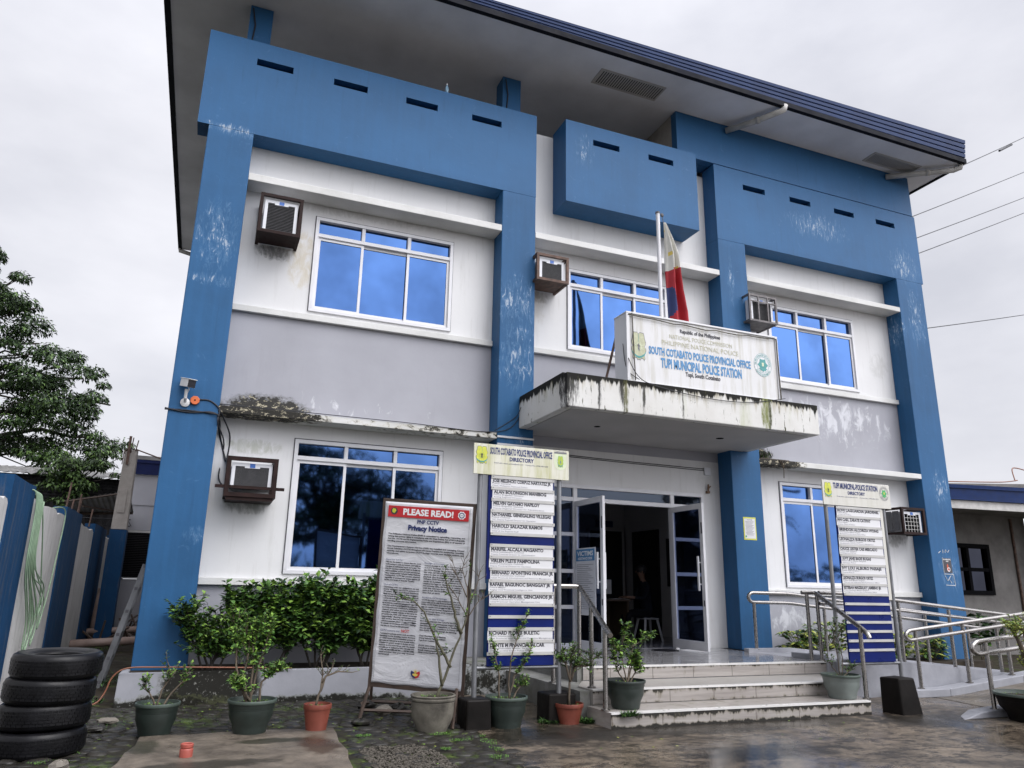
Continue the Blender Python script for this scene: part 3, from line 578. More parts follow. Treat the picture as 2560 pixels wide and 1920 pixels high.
# ledges and sills
for (a, c, z0, z1) in [(X1R, X2L, 7.285, 7.402), (X2R, X3L, 7.285, 7.395), (X3R, X4L, 7.285, 7.39)]:
    mb = MB(); mb.box(a + .001, c + .0, YP + .002, -.001, z0, z1); o = bp(mb, 'ledge', 'ledge_concrete', bevel=.008)
for (a, c, z0, z1) in [(X1R, X2L, 3.679, 3.775), (X3R, X4L, 3.684, 3.785)]:
    mb = MB(); mb.box(a - .015, c + .0, YP - .004, .002, z0, z1); o = bp(mb, 'ledge', 'ledge_concrete', bevel=.008); o['label'] = 'thin white ledge with black mould'
for (a, c) in [(X1R, X2L), (X2R, X3L), (X3R, X4L)]:
    mb = MB(); mb.box(a + .001, c - .001, -.07, .0, 5.305, 5.40); bp(mb, 'sill', 'ledge_concrete', bevel=.006)
for (a, c) in [(X1R, X2L), (X3R, X4L)]:
    mb = MB(); mb.box(a + .001, c - .001, -.07, .0, 1.375, 1.47); bp(mb, 'sill', 'ledge_concrete', bevel=.006)
# windows
def window(x0, x1, z0, z1, zt):
    f = MB(); y0, y1 = -.03, .08; e = .055
    f.box(x0, x1, y0, y1, z1 - e, z1); f.box(x0, x1, y0, y1, z0, z0 + e); f.box(x0, x0 + e, y0, y1, z0 + e, z1 - e); f.box(x1 - e, x1, y0, y1, z0 + e, z1 - e)
    w3 = (x1 - x0) / 3; f.box(x0 + e, x1 - e, y0 + .008, y1, zt - .03, zt + .03)
    for k in (1, 2): f.box(x0 + k * w3 - .028, x0 + k * w3 + .028, y0 + .012, y1, zt + .03, z1 - e)
    fr = bp(f, 'window', 'white_metal', bevel=.004)
    s = MB()
    for k in range(3):   # sliding sashes on two tracks
        a, c = x0 + k * w3 + (e if k == 0 else -.022), x0 + (k + 1) * w3 - (e if k == 2 else -.022); yy = .004 if k != 1 else .036
        s.box(a, c, yy, yy + .03, z0 + e, z0 + e + .045); s.box(a, c, yy, yy + .03, zt - .03 - .045, zt - .03); s.box(a, a + .042, yy, yy + .03, z0 + e + .045, zt - .075); s.box(c - .042, c, yy, yy + .03, z0 + e + .045, zt - .075)
    bp(s, 'sash', 'white_metal', fr)
    for k in range(3):
        a, c = x0 + k * w3, x0 + (k + 1) * w3; yy = .02 if k != 1 else .052; g = MB(); tl = random.uniform(-.004, .004)
        g.box(a + .02, c - .02, yy, yy + .006, z0 + e + .02, zt - .05); bp(g, 'pane', 'reflective_blue_glass', fr)
        g = MB(); g.box(a + .02, c - .02, .045, .051, zt + .02, z1 - e + .02); bp(g, 'pane', 'reflective_blue_glass', fr)
    g = MB(); g.box(x0 - .012, x1 + .012, -.006, .0, z1, z1 + .018); g.box(x0 - .012, x0, -.006, .0, z0, z1); g.box(x1, x1 + .012, -.006, .0, z0, z1); bp(g, 'border_strip', 'matte_dark_grey', fr)  # thin dark strip along the top and sides of the frame
for (a, c, z0, z1), zt in zip(WIN, (6.76, 6.70, 6.685, 3.19, 3.12)): window(a, c, z0, z1, zt)
# canopy
mb = MB(); mb.box(4.465, 9.003, -2.13, -1.99, 3.875, 4.368); mb.box(4.465, 4.60, -1.99, -.39, 3.875, 4.40); mb.box(8.87, 9.003, -1.99, -.39, 3.875, 4.36); cn = bp(mb, 'canopy', 'canopy_concrete', bevel=.012)
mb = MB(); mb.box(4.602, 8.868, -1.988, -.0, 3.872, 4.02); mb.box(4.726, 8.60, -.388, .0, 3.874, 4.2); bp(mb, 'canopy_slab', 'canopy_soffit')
mb = MB(); mb.lathe([(.001, 3.868), (.065, 3.868), (.065, 3.87)], (7.75, -1.2, 0)); mb.lathe([(.001, 3.868), (.05, 3.868), (.05, 3.87)], (5.5, -1.1, 0)); bp(mb, 'downlight', 'dark_void')
# roof
XR0, XR1, YR0, YR1, ZR = -1.60, 14.67, -1.36, 10.8, 10.69
mb = MB(); mb.box(XR0 + .02, XR1 - .02, YR0 + .02, YR1, ZR, ZR + .05); sf = bp(mb, 'roof_soffit', 'roof_soffit')
def vent(x0, x1, y0, y1):
    v = MB(); n = 26; v.box(x0, x1, y0, y1, ZR - .004, ZR - .001, 1)
    for k in range(n):
        a = x0 + (x1 - x0) * k / n; v.box(a, a + (x1 - x0) / n * .55, y0, y1, ZR - .014, ZR - .005, 0)
    for (p, q, r_, s_) in ((x0 - .04, x1 + .04, y0 - .04, y0), (x0 - .04, x1 + .04, y1, y1 + .04), (x0 - .04, x0, y0, y1), (x1, x1 + .04, y0, y1)): v.box(p, q, r_, s_, ZR - .016, ZR - .001, 0)
    bp(v, 'soffit_vent', ['canopy_soffit', 'dark_void'], sf)
vent(5.83, 7.15, -.87, -.52); vent(12.57, 13.88, -.84, -.56)
# roof body: shallow wedge so the front fascia deepens to the right, ribbed metal face
zl, zr = 10.80, 11.245
def zt_(x): return zl + (zr - zl) * (x - XR0) / (XR1 - XR0)
mb = MB(); mb.hexa([(XR0, YR0 + .03, ZR + .002), (XR1, YR0 + .03, ZR + .002), (XR1, YR1, ZR + .002), (XR0, YR1, ZR + .002)], [(XR0, YR0 + .03, zl), (XR1, YR0 + .03, zr), (XR1, YR1, zr + .1), (XR0, YR1, zl + .1)])
rf = bp(mb, 'roof', 'blue_metal_fascia')
mb = MB()
for k in range(4):   # horizontal ribs of the fascia
    f0, f1 = .22 + k * .2, .22 + k * .2 + .155; o_ = YR0 - .012 - k * .012
    mb.hexa([(XR0, o_, ZR + (zl - ZR) * f0), (XR1 + .02 + k * .005, o_, ZR + (zr - ZR) * f0), (XR1 + .02 + k * .005, YR0 + .03, ZR + (zr - ZR) * f0), (XR0, YR0 + .03, ZR + (zl - ZR) * f0)],
            [(XR0, o_ - .012, ZR + (zl - ZR) * f1), (XR1 + .02 + k * .005, o_ - .012, ZR + (zr - ZR) * f1), (XR1 + .02 + k * .005, YR0 + .03, ZR + (zr - ZR) * f1), (XR0, YR0 + .03, ZR + (zl - ZR) * f1)])
bp(mb, 'fascia', 'blue_metal_fascia', rf, bevel=.006)
mb = MB(); mb.box(XR0, XR1, YR0 - .035, YR0 + .05, ZR - .03, ZR + .075); mb.box(XR0 - .05, XR0 + .05, YR0, YR1, ZR - .03, ZR + .12); mb.box(XR1 - .03, XR1 + .03, YR0 + .05, YR1, ZR - .03, ZR + .30); bp(mb, 'gutter', 'dark_gutter_edge', rf)
mb = MB()
for k in range(28): mb.ball((XR0 - .055, YR0 + .3 + k * .42, ZR + .04), .012, 6, 4)
bp(mb, 'rivet', 'white_metal', rf)
# drain pipes from the gutter back to the wall
for a, e_ in (((9.62, YR0 + .02), (8.95, YP)), ((14.62, YR0 + .1), (13.35, YP))):
    mb = MB(); z = ZR - .10; mb.tube([(a[0] + .02, a[1] - .02, ZR + .02), (a[0], a[1], z + .02), (a[0] - .1, a[1] + .08, z - .02), ((a[0] + e_[0]) / 2, (a[1] + e_[1]) / 2, z - .035), (e_[0], e_[1] - .02, z - .05)], .062, 14)
    mb.tube([((a[0] * .6 + e_[0] * .4), (a[1] * .6 + e_[1] * .4), z - .03), ((a[0] * .54 + e_[0] * .46), (a[1] * .54 + e_[1] * .46), z - .033)], .072, 14); bp(mb, 'drain_pipe', 'pvc_white', smooth=True)
mb = MB(); mb.tube([(XR0, YR1 - .1, ZR + .02), (XR0, YR1 - .08, ZR - .08), (XR0 + .4, YR1 - .06, ZR - .15)], .06, 10); bp(mb, 'drain_pipe', 'pvc_white', smooth=True)

# door frame, transoms, sidelights, leaves
f = MB(); a, c, z0, z1 = DOOR; y0, y1 = -.025, .07; ZT = 2.85
f.box(a, c, y0, y1, z1 - .06, z1); f.box(a, a + .05, y0, y1, z0, z1 - .06); f.box(c - .05, c, y0, y1, z0, z1 - .06)
for xx in (5.62, 7.53): f.box(xx, xx + .075, y0 + .003, y1, z0, z1 - .06)
f.box(a + .05, 5.62, y0 + .006, y1, ZT - .03, ZT + .04); f.box(5.695, 7.53, y0 + .006, y1, ZT - .03, ZT + .04); f.box(7.605, c - .05, y0 + .006, y1, ZT - .03, ZT + .04)
for (p, q) in ((a + .05, 5.62), (7.605, c - .05)):
    for zz in (.49, 1.10, 1.66, 2.25): f.box(p, q, y0 + .006, y1, zz, zz + (.09 if zz < .6 else .06))
df = bp(f, 'door_frame', 'white_metal', bevel=.004)
for (p, q) in ((a + .05, 5.62), (7.605, c - .05)):
    g = MB(); g.add([(p, .02, .55), (q, .02, .55), (q, .02, ZT - .03), (p, .02, ZT - .03)], [(0, 1, 2, 3)]); bp(g, 'pane', 'tinted_door_glass', df)
g = MB(); g.add([(a + .05, .02, ZT + .04), (c - .05, .02, ZT + .04), (c - .05, .02, z1 - .06), (a + .05, .02, z1 - .06)], [(0, 1, 2, 3)]); bp(g, 'pane', 'tinted_door_glass', df)
def leaf_door(hx, width, sgn_handle):
    d = MB(); e = .085; x = hx; zb, zt2 = .50, 2.815; ya, yb = -.03, -.03 - width
    d.box(x - .022, x + .022, yb, ya, zb, zb + .14); d.box(x - .022, x + .022, yb, ya, zt2 - .09, zt2); d.box(x - .022, x + .022, yb, yb + e, zb + .14, zt2 - .09); d.box(x - .022, x + .022, ya - e, ya, zb + .14, zt2 - .09)
    o = bp(d, 'door', 'white_metal', bevel=.004)
    g = MB(); g.add([(x, yb + e, zb + .14), (x, ya - e, zb + .14), (x, ya - e, zt2 - .09), (x, yb + e, zt2 - .09)], [(0, 1, 2, 3)]); bp(g, 'pane', 'tinted_door_glass', o)
    h = MB()
    for s in (-1, 1):
        xs = x + s * .065; yh = yb + .10; h.box(xs - .012, xs + .012, yh - .016, yh + .016, 1.42, 1.96)
        for zz in (1.52, 1.86): h.tube([(x + s * .02, yh, zz), (xs, yh, zz)], .012, 8)
    bp(h, 'handle', 'ac_plastic', o)
    l = MB(); l.box(x - .026, x - .022, yb + .02, yb + .05, 1.18, 1.27); l.box(x - .026, x - .022, yb + .01, yb + .045, 2.32, 2.5); bp(l, 'lock', 'matte_dark_grey', o); return o
leaf_door(5.655, .96, 1); leaf_door(7.52, .92, 1)

# lobby behind the doors
LO = BO
mb = MB(); mb.box(4.1, 9.3, .2, 5.0, .40, .478); tag(mb.build('lobby_floor', 'polished_platform_tile'), 'pale tiled lobby floor', kind='structure')
lw = MB(); lw.box(4.1, 9.3, 4.6, 4.75, .48, 3.4); lw.box(4.0, 4.1, .19, 4.75, .48, 3.4); lw.box(9.3, 9.45, .19, 4.75, .48, 3.4); lw.box(4.0, 9.45, .19, 4.75, 3.4, 3.5); bp(lw, 'lobby_wall', 'room_wall')
mb = MB(); mb.box(9.35, 10.3, 4.55, 4.598, .48, 2.75); mb.box(9.27, 9.3, 3.1, 4.2, .48, 2.72); mb.box(9.27, 9.3, 2.2, 2.8, 1.5, 2.5); bp(mb, 'inner_door', 'door_dark')
mb = MB(); mb.box(8.35, 9.2, 4.55, 4.598, .48, 2.75); mb.box(7.6, 8.1, 4.55, 4.598, 1.35, 2.65); bp(mb, 'inner_door', 'door_dark')
mb = MB(); mb.box(8.5, 8.95, 4.53, 4.55, 2.84, 2.98); o = bp(mb, 'room_sign', 'ink_navy')
mb = MB()
for (p, q, zt) in ((8.35, 9.2, 2.75), (9.35, 10.3, 2.75), (7.6, 8.1, 2.65)):
    zq = .48 if zt > 2.7 else 1.35; mb.box(p - .05, p, 4.54, 4.597, zq, zt + .05); mb.box(q, q + .05, 4.54, 4.597, zq, zt + .05); mb.box(p, q, 4.54, 4.597, zt, zt + .05)
bp(mb, 'inner_frame', 'sign_rail')

# entrance platform and steps
s_o = (6.3, -2.5, 0)
t = empty('entrance_steps', s_o, 'three wide tiled steps up to the police station doors', 'steps')
mb = MB(); mb.box(4.52, 8.40, -2.45, -.03, .02, .478); part(mb, 'platform', 'polished_platform_tile', t, s_o); 
mb = MB(); mb.box(4.52, 8.40, -2.462, -2.452, .325, .462); part(mb, 'riser', 'stair_tile_upper', t, s_o)
mb = MB(); mb.prism([(4.23, -3.25), (8.05, -3.25), (8.38, -2.464), (4.50, -2.464), (4.23, -2.9)], 'z', .01, .316); part(mb, 'tread', 'slab_tile' if 'slab_tile' in MATS else 'stair_tile_upper', t, s_o)
mb = MB(); mb.box(4.23, 8.05, -3.262, -3.252, .165, .302); part(mb, 'riser', 'stair_tile_middle', t, s_o)
mb = MB(); mb.prism([(4.15, -3.8), (7.75, -3.8), (8.04, -3.264), (4.15, -3.264)], 'z', .0, .156); part(mb, 'tread', 'stair_tile_middle', t, s_o)
mb = MB(); mb.box(4.15, 7.75, -3.812, -3.802, .0, .142); part(mb, 'riser', 'stair_tile_lower', t, s_o)
mb = MB(); mb.box(4.52, 8.40, -2.468, -2.40, .4785, .4835); mb.box(4.52, 8.40, -2.468, -2.452, .463, .478); mb.box(4.23, 8.05, -3.268, -3.20, .3165, .3215); mb.box(4.23, 8.05, -3.268, -3.252, .303, .316); mb.box(4.15, 7.75, -3.818, -3.75, .1565, .1615); mb.box(4.15, 7.75, -3.818, -3.802, .143, .156)
part(mb, 'nosing', 'tile_edge_trim', t, s_o)
mb = MB(); mb.box(4.10, 4.519, -3.2, -.87, .0, .30); mb.box(4.45, 4.519, -2.44, -.03, .3, .474); part(mb, 'platform_side', 'mouldy_platform_side', t, s_o)
mb = MB(); mb.box(3.0, 4.45, -.862, -.03, .2, .40); part(mb, 'platform_side', 'mouldy_platform_side', t, s_o)

# ramp
r_o = (10.5, -2.4, 0)
t = empty('wheelchair_ramp', r_o, 'grey concrete wheelchair ramp folding back beside the steps', 'ramp')
def zu(x): return .478 - .09 * max(0, x - 9.2)         # upper flight
def zlw(x): return max(0, .095 * (x - 10.3))           # lower flight
mb = MB(); xs = [8.402, 9.2, 11, 12.5, 14.0]
for i in range(len(xs) - 1):
    p, q = xs[i], xs[i + 1]; mb.hexa([(p, -2.5, 0), (q, -2.5, 0), (q, -.95, 0), (p, -.95, 0)], [(p, -2.5, zu(p)), (q, -2.5, zu(q)), (q, -.95, zu(q)), (p, -.95, zu(p))])
mb.hexa([(14, -4.5, 0), (15.6, -4.5, 0), (15.6, -.95, 0), (14, -.95, 0)], [(14, -4.5, .05), (15.6, -4.5, .05), (15.6, -.95, .05), (14, -.95, .05)])
part(mb, 'upper_flight', 'kerb_paint', t, r_o)
mb = MB()
for (y0_, y1_, h, xa, xb) in ((-2.62, -2.502, .035, 8.55, 14.0), (-.948, -.83, .06, 8.28, 14.0)):
    mb = MB()
    for p, q in ((xa, 9.2), (9.2, 11), (11, xb)): mb.hexa([(p, y0_, 0), (q, y0_, 0), (q, y1_, 0), (p, y1_, 0)], [(p, y0_, zu(p) + h), (q, y0_, zu(q) + h), (q, y1_, zu(q) + h), (p, y1_, zu(p) + h)])
    part(mb, 'ramp_wall', 'kerb_paint', t, r_o)
mb = MB(); mb.box(8.42, 8.56, -2.34, -1.75, .482, .55); part(mb, 'ramp_wall', 'kerb_paint', t, r_o)
mb = MB()
for i in range(16):    # ridged lower flight
    p, q = 10.0 + i * .25, 10.25 + i * .25
    mb.hexa([(p - .3, -4.2, -.01), (q - .3, -4.2, -.01), (q, -2.86, -.01), (p, -2.86, -.01)], [(p - .3, -4.2, zlw(p) + .004), (q - .3, -4.2, zlw(q) + .004), (q, -2.86, zlw(q) + .004), (p, -2.86, zlw(p) + .004)])
part(mb, 'lower_flight', 'ridged_concrete' if 'ridged_concrete' in MATS else 'wet_concrete', t, r_o)
mb = MB()
for p, q in ((9.25, 10.3), (10.3, 14.0)): mb.hexa([(p, -2.86, 0), (q, -2.86, 0), (q, -2.625, 0), (p, -2.625, 0)], [(p, -2.86, zlw(p) + .11), (q, -2.86, zlw(q) + .11), (q, -2.625, zlw(q) + .11), (p, -2.625, zlw(p) + .11)])
part(mb, 'ramp_kerb', 'kerb_paint', t, r_o, bevel=.012)
mb = MB(); mb.hexa([(8.55, -4.42, 0), (13, -4.42, 0), (13, -4.2, 0), (8.75, -4.2, 0)], [(8.85, -4.42, .07), (13, -4.42, .40), (13, -4.2, .40), (8.9, -4.2, .07)]); part(mb, 'ramp_kerb', 'kerb_paint', t, r_o, bevel=.012)

# handrails
def rails(name, loc, label, tubes, posts, grp='stainless handrails'):
    t = empty(name, loc, label, 'handrail', grp)
    for pts, r in tubes:
        # rounded corners
        P_ = [Vector(pts[0])]
        for i in range(1, len(pts) - 1):
            a, b_, c = Vector(pts[i - 1]), Vector(pts[i]), Vector(pts[i + 1]); q = min(.06, (a - b_).length * .45, (c - b_).length * .45)
            u, v_ = b_ + (a - b_).normalized() * q, b_ + (c - b_).normalized() * q
            P_ += [u, u.lerp(b_, .6).lerp(v_.lerp(b_, .6), .5) if False else (u + 2 * b_ + v_) / 4, v_]
        P_.append(Vector(pts[-1])); mb = MB(); mb.tube(P_, r, 14); part(mb, 'rail', 'stainless_steel', t, loc, smooth=False, autosm=True)
    for (x, y, za, zb) in posts:
        mb = MB(); mb.tube([(x, y, za), (x, y, zb)], .027, 12); mb.lathe([(.05, za), (.05, za + .012), (.03, za + .016)], (x, y, 0), 14); part(mb, 'post', 'stainless_steel', t, loc, autosm=True)
rails('handrail', (4.4, -3, 0), 'stainless handrail down the left side of the steps', [([(4.1, -2.42, 1.44), (4.50, -2.42, 1.44), (4.17, -3.72, .97), (4.16, -3.80, .93)], .03)], [(4.50, -2.40, .48, 1.43), (4.30, -3.1, .32, 1.2), (4.18, -3.64, .16, .98), (4.14, -2.40, .3, 1.43)])
rails('handrail', (8, -3, 0), 'stainless handrail down the right side of the steps', [([(8.20, -2.30, 1.42), (8.41, -2.36, 1.42), (7.88, -3.66, .99), (7.85, -3.78, .93), (7.85, -3.80, .88)], .03)], [(8.24, -2.36, .48, 1.40), (8.41, -2.38, .48, 1.41), (7.86, -3.65, .16, 1.0)])
zb = lambda x: 1.42 - .092 * max(0, x - 8.9)
rails('handrail', (11, -2.4, 0), 'double stainless rail along the front of the upper ramp', [([(8.43, -2.4, 1.42), (8.9, -2.4, 1.42), (12.6, -2.4, 1.11), (13.9, -2.4, 1.02)], .029), ([(8.43, -2.4, 1.27), (8.9, -2.4, 1.27), (12.6, -2.4, .98), (13.9, -2.4, .90)], .024)],
      [(x, -2.4, zu(x), zb(x) - .02) for x in (9.98, 11.04, 12.07, 13.1)])
za_ = lambda x: 1.40 - .092 * max(0, x - 9.2)
rails('handrail', (11, -.9, 0), 'double stainless rail along the planted wall side of the upper ramp', [([(13.9, -.9, .97), (9.2, -.9, 1.40), (8.42, -.9, 1.405), (8.36, -.9, 1.33), (8.42, -.9, 1.255), (9.2, -.9, 1.25), (13.9, -.9, .83)], .029)],
      [(x, -.9, .52 if x < 9 else zu(x) + .04, za_(x) - .02 - (.14 if x < 8.6 else 0)) for x in (8.48, 9.95, 11.2, 12.3, 13.35)])
zc = lambda x: .90 + .100 * (x - 9.65)
rails('handrail', (11, -2.75, 0), 'double stainless rail on the kerb between the two ramp flights', [([(13.8, -2.75, zc(13.8)), (9.72, -2.75, zc(9.72)), (9.64, -2.75, zc(9.64) - .065), (9.72, -2.75, zc(9.72) - .135), (13.8, -2.75, zc(13.8) - .125)], .029)],
      [(x, -2.75, zlw(x) + .11, zc(x) - .02) for x in (9.86, 10.86, 11.80, 12.8)])
zd = lambda x: .86 + .085 * (x - 8.9)
rails('handrail', (10, -4.3, 0), 'double stainless rail on the outer kerb of the lower ramp, nearest the yard', [([(12.5, -4.36, zd(12.5)), (8.98, -4.36, zd(8.98)), (8.89, -4.36, zd(8.89) - .07), (8.98, -4.36, zd(8.98) - .145), (12.5, -4.36, zd(12.5) - .13)], .029)],
      [(9.16, -4.36, .09, zd(9.16) - .02), (10.3, -4.36, .19, zd(10.3) - .02), (11.5, -4.36, .29, zd(11.5) - .02)])
# ================================================================== AIR CONDITIONERS
def aircon(cx, zb, zt, w_, yf, label, frame='brown_iron', style='cage', grid=False):
    o_ = (cx, 0, zb); t = empty('air_conditioner', o_, label, 'air conditioner', 'window air conditioners in iron brackets')
    x0, x1 = cx - w_ / 2, cx + w_ / 2; b_ = .055 if style == 'deep' else (.036 if style == 'bars' else .046)
    m = MB()
    for z in (zb, zt - b_):
        m.box(x0, x1, yf, yf + b_, z, z + b_)
        m.box(x0, x0 + b_, yf + b_, -.002, z, z + b_); m.box(x1 - b_, x1, yf + b_, -.002, z, z + b_)
    for x in (x0, x1 - b_): m.box(x, x + b_, yf, yf + b_, zb + b_, zt - b_); m.box(x, x + b_, -.045, -.003, zb + b_, zt - b_)
    m.box(x0 + b_, x1 - b_, yf + b_, -.047, zb + .012, zb + .02)
    if style == 'bars':
        for k in (1, 2): xx = x0 + w_ * k / 3; m.box(xx - .014, xx + .014, yf, yf + .02, zb + b_, zt - b_)
        m.box(x0 + b_, x1 - b_, yf + .001, yf + .018, (zb + zt) / 2 + .12, (zb + zt) / 2 + .145)
        m.box(x0, x0 + .02, (yf) / 2, yf / 2 + .02, zb + b_, zt - b_); m.box(x1 - .02, x1, (yf) / 2, yf / 2 + .02, zb + b_, zt - b_)
    if style == 'deep': m.box(x0 - .12, x1 + .11, yf + .01, yf + .05, zb + .11, zb + .15); m.box(x0 + .03, x1 - .03, yf + .02, -.002, zb - .045, zb - .002)
    part(m, 'bracket', frame, t, o_)
    u0, u1, v0, v1 = x0 + .07, x1 - .07, zb + .022 + (.12 if style == 'deep' else 0), zt - .08; yb = yf + .05
    m = MB(); m.box(u0, u1, yb + .03, .05, v0, v1); part(m, 'case', 'ac_plastic', t, o_, bevel=.008)
    m = MB(); e = .045; m.box(u0, u0 + e, yb, yb + .029, v0, v1); m.box(u1 - e, u1, yb, yb + .029, v0, v1); m.box(u0 + e, u1 - e, yb, yb + .029, v1 - e, v1); m.box(cx - .10, cx + .10, yb - .002, yb + .028, v1 - e - .022, v1 - e - .0001)
    part(m, 'grille_surround', 'ac_plastic', t, o_)
    m = MB(); m.box(u0 + e, u1 - e, yb + .024, yb + .029, v0, v1 - e, 1)
    n = 20
    for k in range(n):
        z = v0 + (v1 - e - v0) * (k + .3) / n; m.box(u0 + e, u1 - e, yb + .008, yb + .022, z, z + .006, 0)
    if grid:
        for k in range(1, 5): xx = u0 + e + (u1 - u0 - 2 * e) * k / 5; m.box(xx - .004, xx + .004, yb - .004, yb + .006, v0, v1 - e, 2)
        for k in range(1, 5): z = v0 + (v1 - e - v0) * k / 5; m.box(u0 + e, u1 - e, yb - .005, yb + .004, z - .004, z + .004, 2)
    part(m, 'fins', ['dark_void' if grid else 'ac_fins', 'dark_void', 'sign_rail'], t, o_)
    m = MB(); m.box(cx - .035, cx + .035, yb - .005, yb - .0021, v1 - e - .015, v1 - .005); part(m, 'label_plate', 'label_blue', t, o_)
    if grid:
        m = MB()
        for s in (0, 1):
            ya = yf + .08 + s * (-yf - .12) / 2; m.box(x0 - .004, x0 + .0, ya, ya + (-yf - .12) / 2 - .02, zb + .07, zt - .07)
        part(m, 'side_grille', 'ac_fins', t, o_)
    return t
aircon(.50, 6.42, 7.05, .62, -.52, 'brown caged air conditioner on the white wall left of the top left window')
aircon(.50, 2.53, 3.075, .67, -.45, 'dark framed air conditioner on the ground floor wall, left of the window with tree reflections', 'brown_iron', 'deep')
aircon(4.98, 6.44, 6.93, .60, -.56, 'rusty caged air conditioner left of the middle upper window', 'rusty_iron')
aircon(9.42, 6.38, 6.93, .66, -.58, 'air conditioner in an open grey bar cage left of the top right window', 'grey_iron', 'bars')
aircon(12.86, 2.56, 3.08, .62, -.46, 'brown boxed air conditioner with a wire mesh front behind the right directory sign', 'brown_iron', 'cage', True)

# ================================================================== CCTV, siren, cables, posters
o_ = (-.46, -.38, 3.72); t = empty('security_camera', o_, 'white security camera with black face on the left blue pier', 'camera')
m = MB(); m.lathe([(.001, .0), (.055, 0), (.055, .02), (.02, .03), (.001, .03)]); m.M = None
m2 = MB(); m2.M = Matrix.Translation((-.46, -.385, 3.76)) @ Euler((R(90), 0, 0)).to_matrix().to_4x4(); m2.lathe([(.001, 0), (.06, 0), (.06, .025), (.03, .035), (.001, .035)]); m2.M = None; m2.tube([(-.46, -.42, 3.77), (-.46, -.50, 3.80), (-.46, -.52, 3.92)], .02, 8); m2.tube([(-.47, -.41, 3.82), (-.43, -.46, 3.93), (-.45, -.5, 3.99)], .007, 6)
part(m2, 'bracket', 'camera_white', t, o_)
m = MB(); m.M = Matrix.Translation((-.44, -.56, 3.99)) @ Euler((R(14), 0, R(24))).to_matrix().to_4x4(); m.box(-.055, .055, -.10, .16, -.05, .055); m.box(-.062, .062, -.125, .17, .056, .066); part(m, 'housing', 'camera_white', t, o_, bevel=.012)
m = MB(); m.M = Matrix.Translation((-.44, -.56, 3.99)) @ Euler((R(14), 0, R(24))).to_matrix().to_4x4(); m.box(-.05, .05, -.108, -.101, -.046, .05); part(m, 'lens', 'screen_dark', t, o_)
o_ = (-.34, -.38, 3.80); t = empty('junction_box', o_, 'small orange eight sided junction box beside the security camera', 'junction box')
m = MB(); m.prism([(-.34 + .062 * math.cos(R(22.5 + 45 * k)), 3.80 + .062 * math.sin(R(22.5 + 45 * k))) for k in range(8)], 'y', -.425, -.381); part(m, 'case', 'orange_plastic', t, o_, bevel=.004)
m = MB(); disc(m, -.34, 3.80, .012, -.427, 10); part(m, 'knob', 'dark_void', t, o_)
def cable(name, label, runs, r=.008, mat='black_cable', cat='cable'):
    m = MB()
    for pts in runs:
        P_ = [Vector(p) for p in pts]; Q = []
        for i in range(len(P_) - 1):
            p0, p1, p2, p3 = P_[max(i - 1, 0)], P_[i], P_[i + 1], P_[min(i + 2, len(P_) - 1)]
            for k in range(6):
                s = k / 6; Q.append(.5 * ((2 * p1) + (-p0 + p2) * s + (2 * p0 - 5 * p1 + 4 * p2 - p3) * s * s + (-p0 + 3 * p1 - 3 * p2 + p3) * s ** 3))
        Q.append(P_[-1]); m.tube(Q, r, 6)
    return tag(m.build(name, mat, smooth=True), label, cat)
cable('cable_bundle', 'dark cable bundle wrapped round the left pier and hanging to the lower air conditioner', [[(-.70, -.40, 3.645), (-.5, -.39, 3.655), (-.2, -.39, 3.65), (-.02, -.395, 3.63), (-.01, -.2, 3.6), (.02, -.02, 3.45), (.14, -.02, 3.1), (.18, -.2, 3.0)],
      [(-.70, -.40, 3.66), (-.4, -.39, 3.63), (-.1, -.39, 3.66), (.0, -.3, 3.58), (.04, -.02, 3.4), (.15, -.03, 3.05)], [(-.01, -.39, 3.70), (.06, -.3, 3.6), (.17, -.02, 3.4), (.16, -.015, 3.05)], [(-.02, -.39, 3.62), (-.01, -.39, 3.5), (.1, -.02, 3.3), (.08, -.02, 2.85), (.14, -.3, 2.68)], [(-.30, -.39, 3.82), (-.15, -.385, 3.82), (-.02, -.39, 3.72), (-.02, -.40, 3.60)]], .011)
cable('facade_cable', 'thin black cable running along the left ledge and up under the canopy', [[(-.02, -.39, 3.79), (1.2, -.392, 3.79), (2.6, -.392, 3.787), (4.1, -.392, 3.785), (4.5, -.39, 4.1)], [(4.05, -.39, 3.80), (4.4, -.395, 4.05), (4.45, -.5, 4.2)]], .006)
cable('sign_cable', 'loose cable looping in front of the canopy under the police station sign', [[(5.55, -2.0, 4.75), (5.62, -2.14, 4.45), (5.9, -2.15, 4.33), (6.8, -2.15, 4.24), (7.6, -2.15, 4.26), (8.38, -2.1, 4.42)], [(5.52, -1.9, 5.0), (5.55, -1.95, 4.6), (5.7, -2.05, 4.42)]], .006)
m = MB()
for z in (3.70, 3.58): m.box(4.10, 4.73, -.40, -.381, z, z + .03)
tag(m.build('cable_duct', 'ac_plastic'), 'two thin white cable ducts across the second blue pier', 'cable duct')
cable('doorway_cable', 'thin dark cable line on the wall over the entrance doors', [[(4.73, -.02, 3.62), (6, -.012, 3.58), (8.3, -.012, 3.56)], [(4.73, -.02, 3.59), (6, -.012, 3.555), (8.3, -.012, 3.53)]], .006)
m = MB(); m.box(8.28, 8.42, -.03, .0, 3.45, 3.59); o = tag(m.build('switch_box', 'ac_plastic', bevel=.006), 'small white electrical box above the doors by the third pier', 'switch box')
m = MB(); m.box(8.30, 8.36, -.05, .0, 3.12, 3.16); m.tube([(8.33, -.04, 3.16), (8.33, -.05, 3.28)], .016, 8); m.tube([(8.33, -.05, 3.2), (8.37, -.06, 3.25)], .012, 8); tag(m.build('small_statue', 'bamboo'), 'small brown figure ornament fixed above the doors', 'ornament')
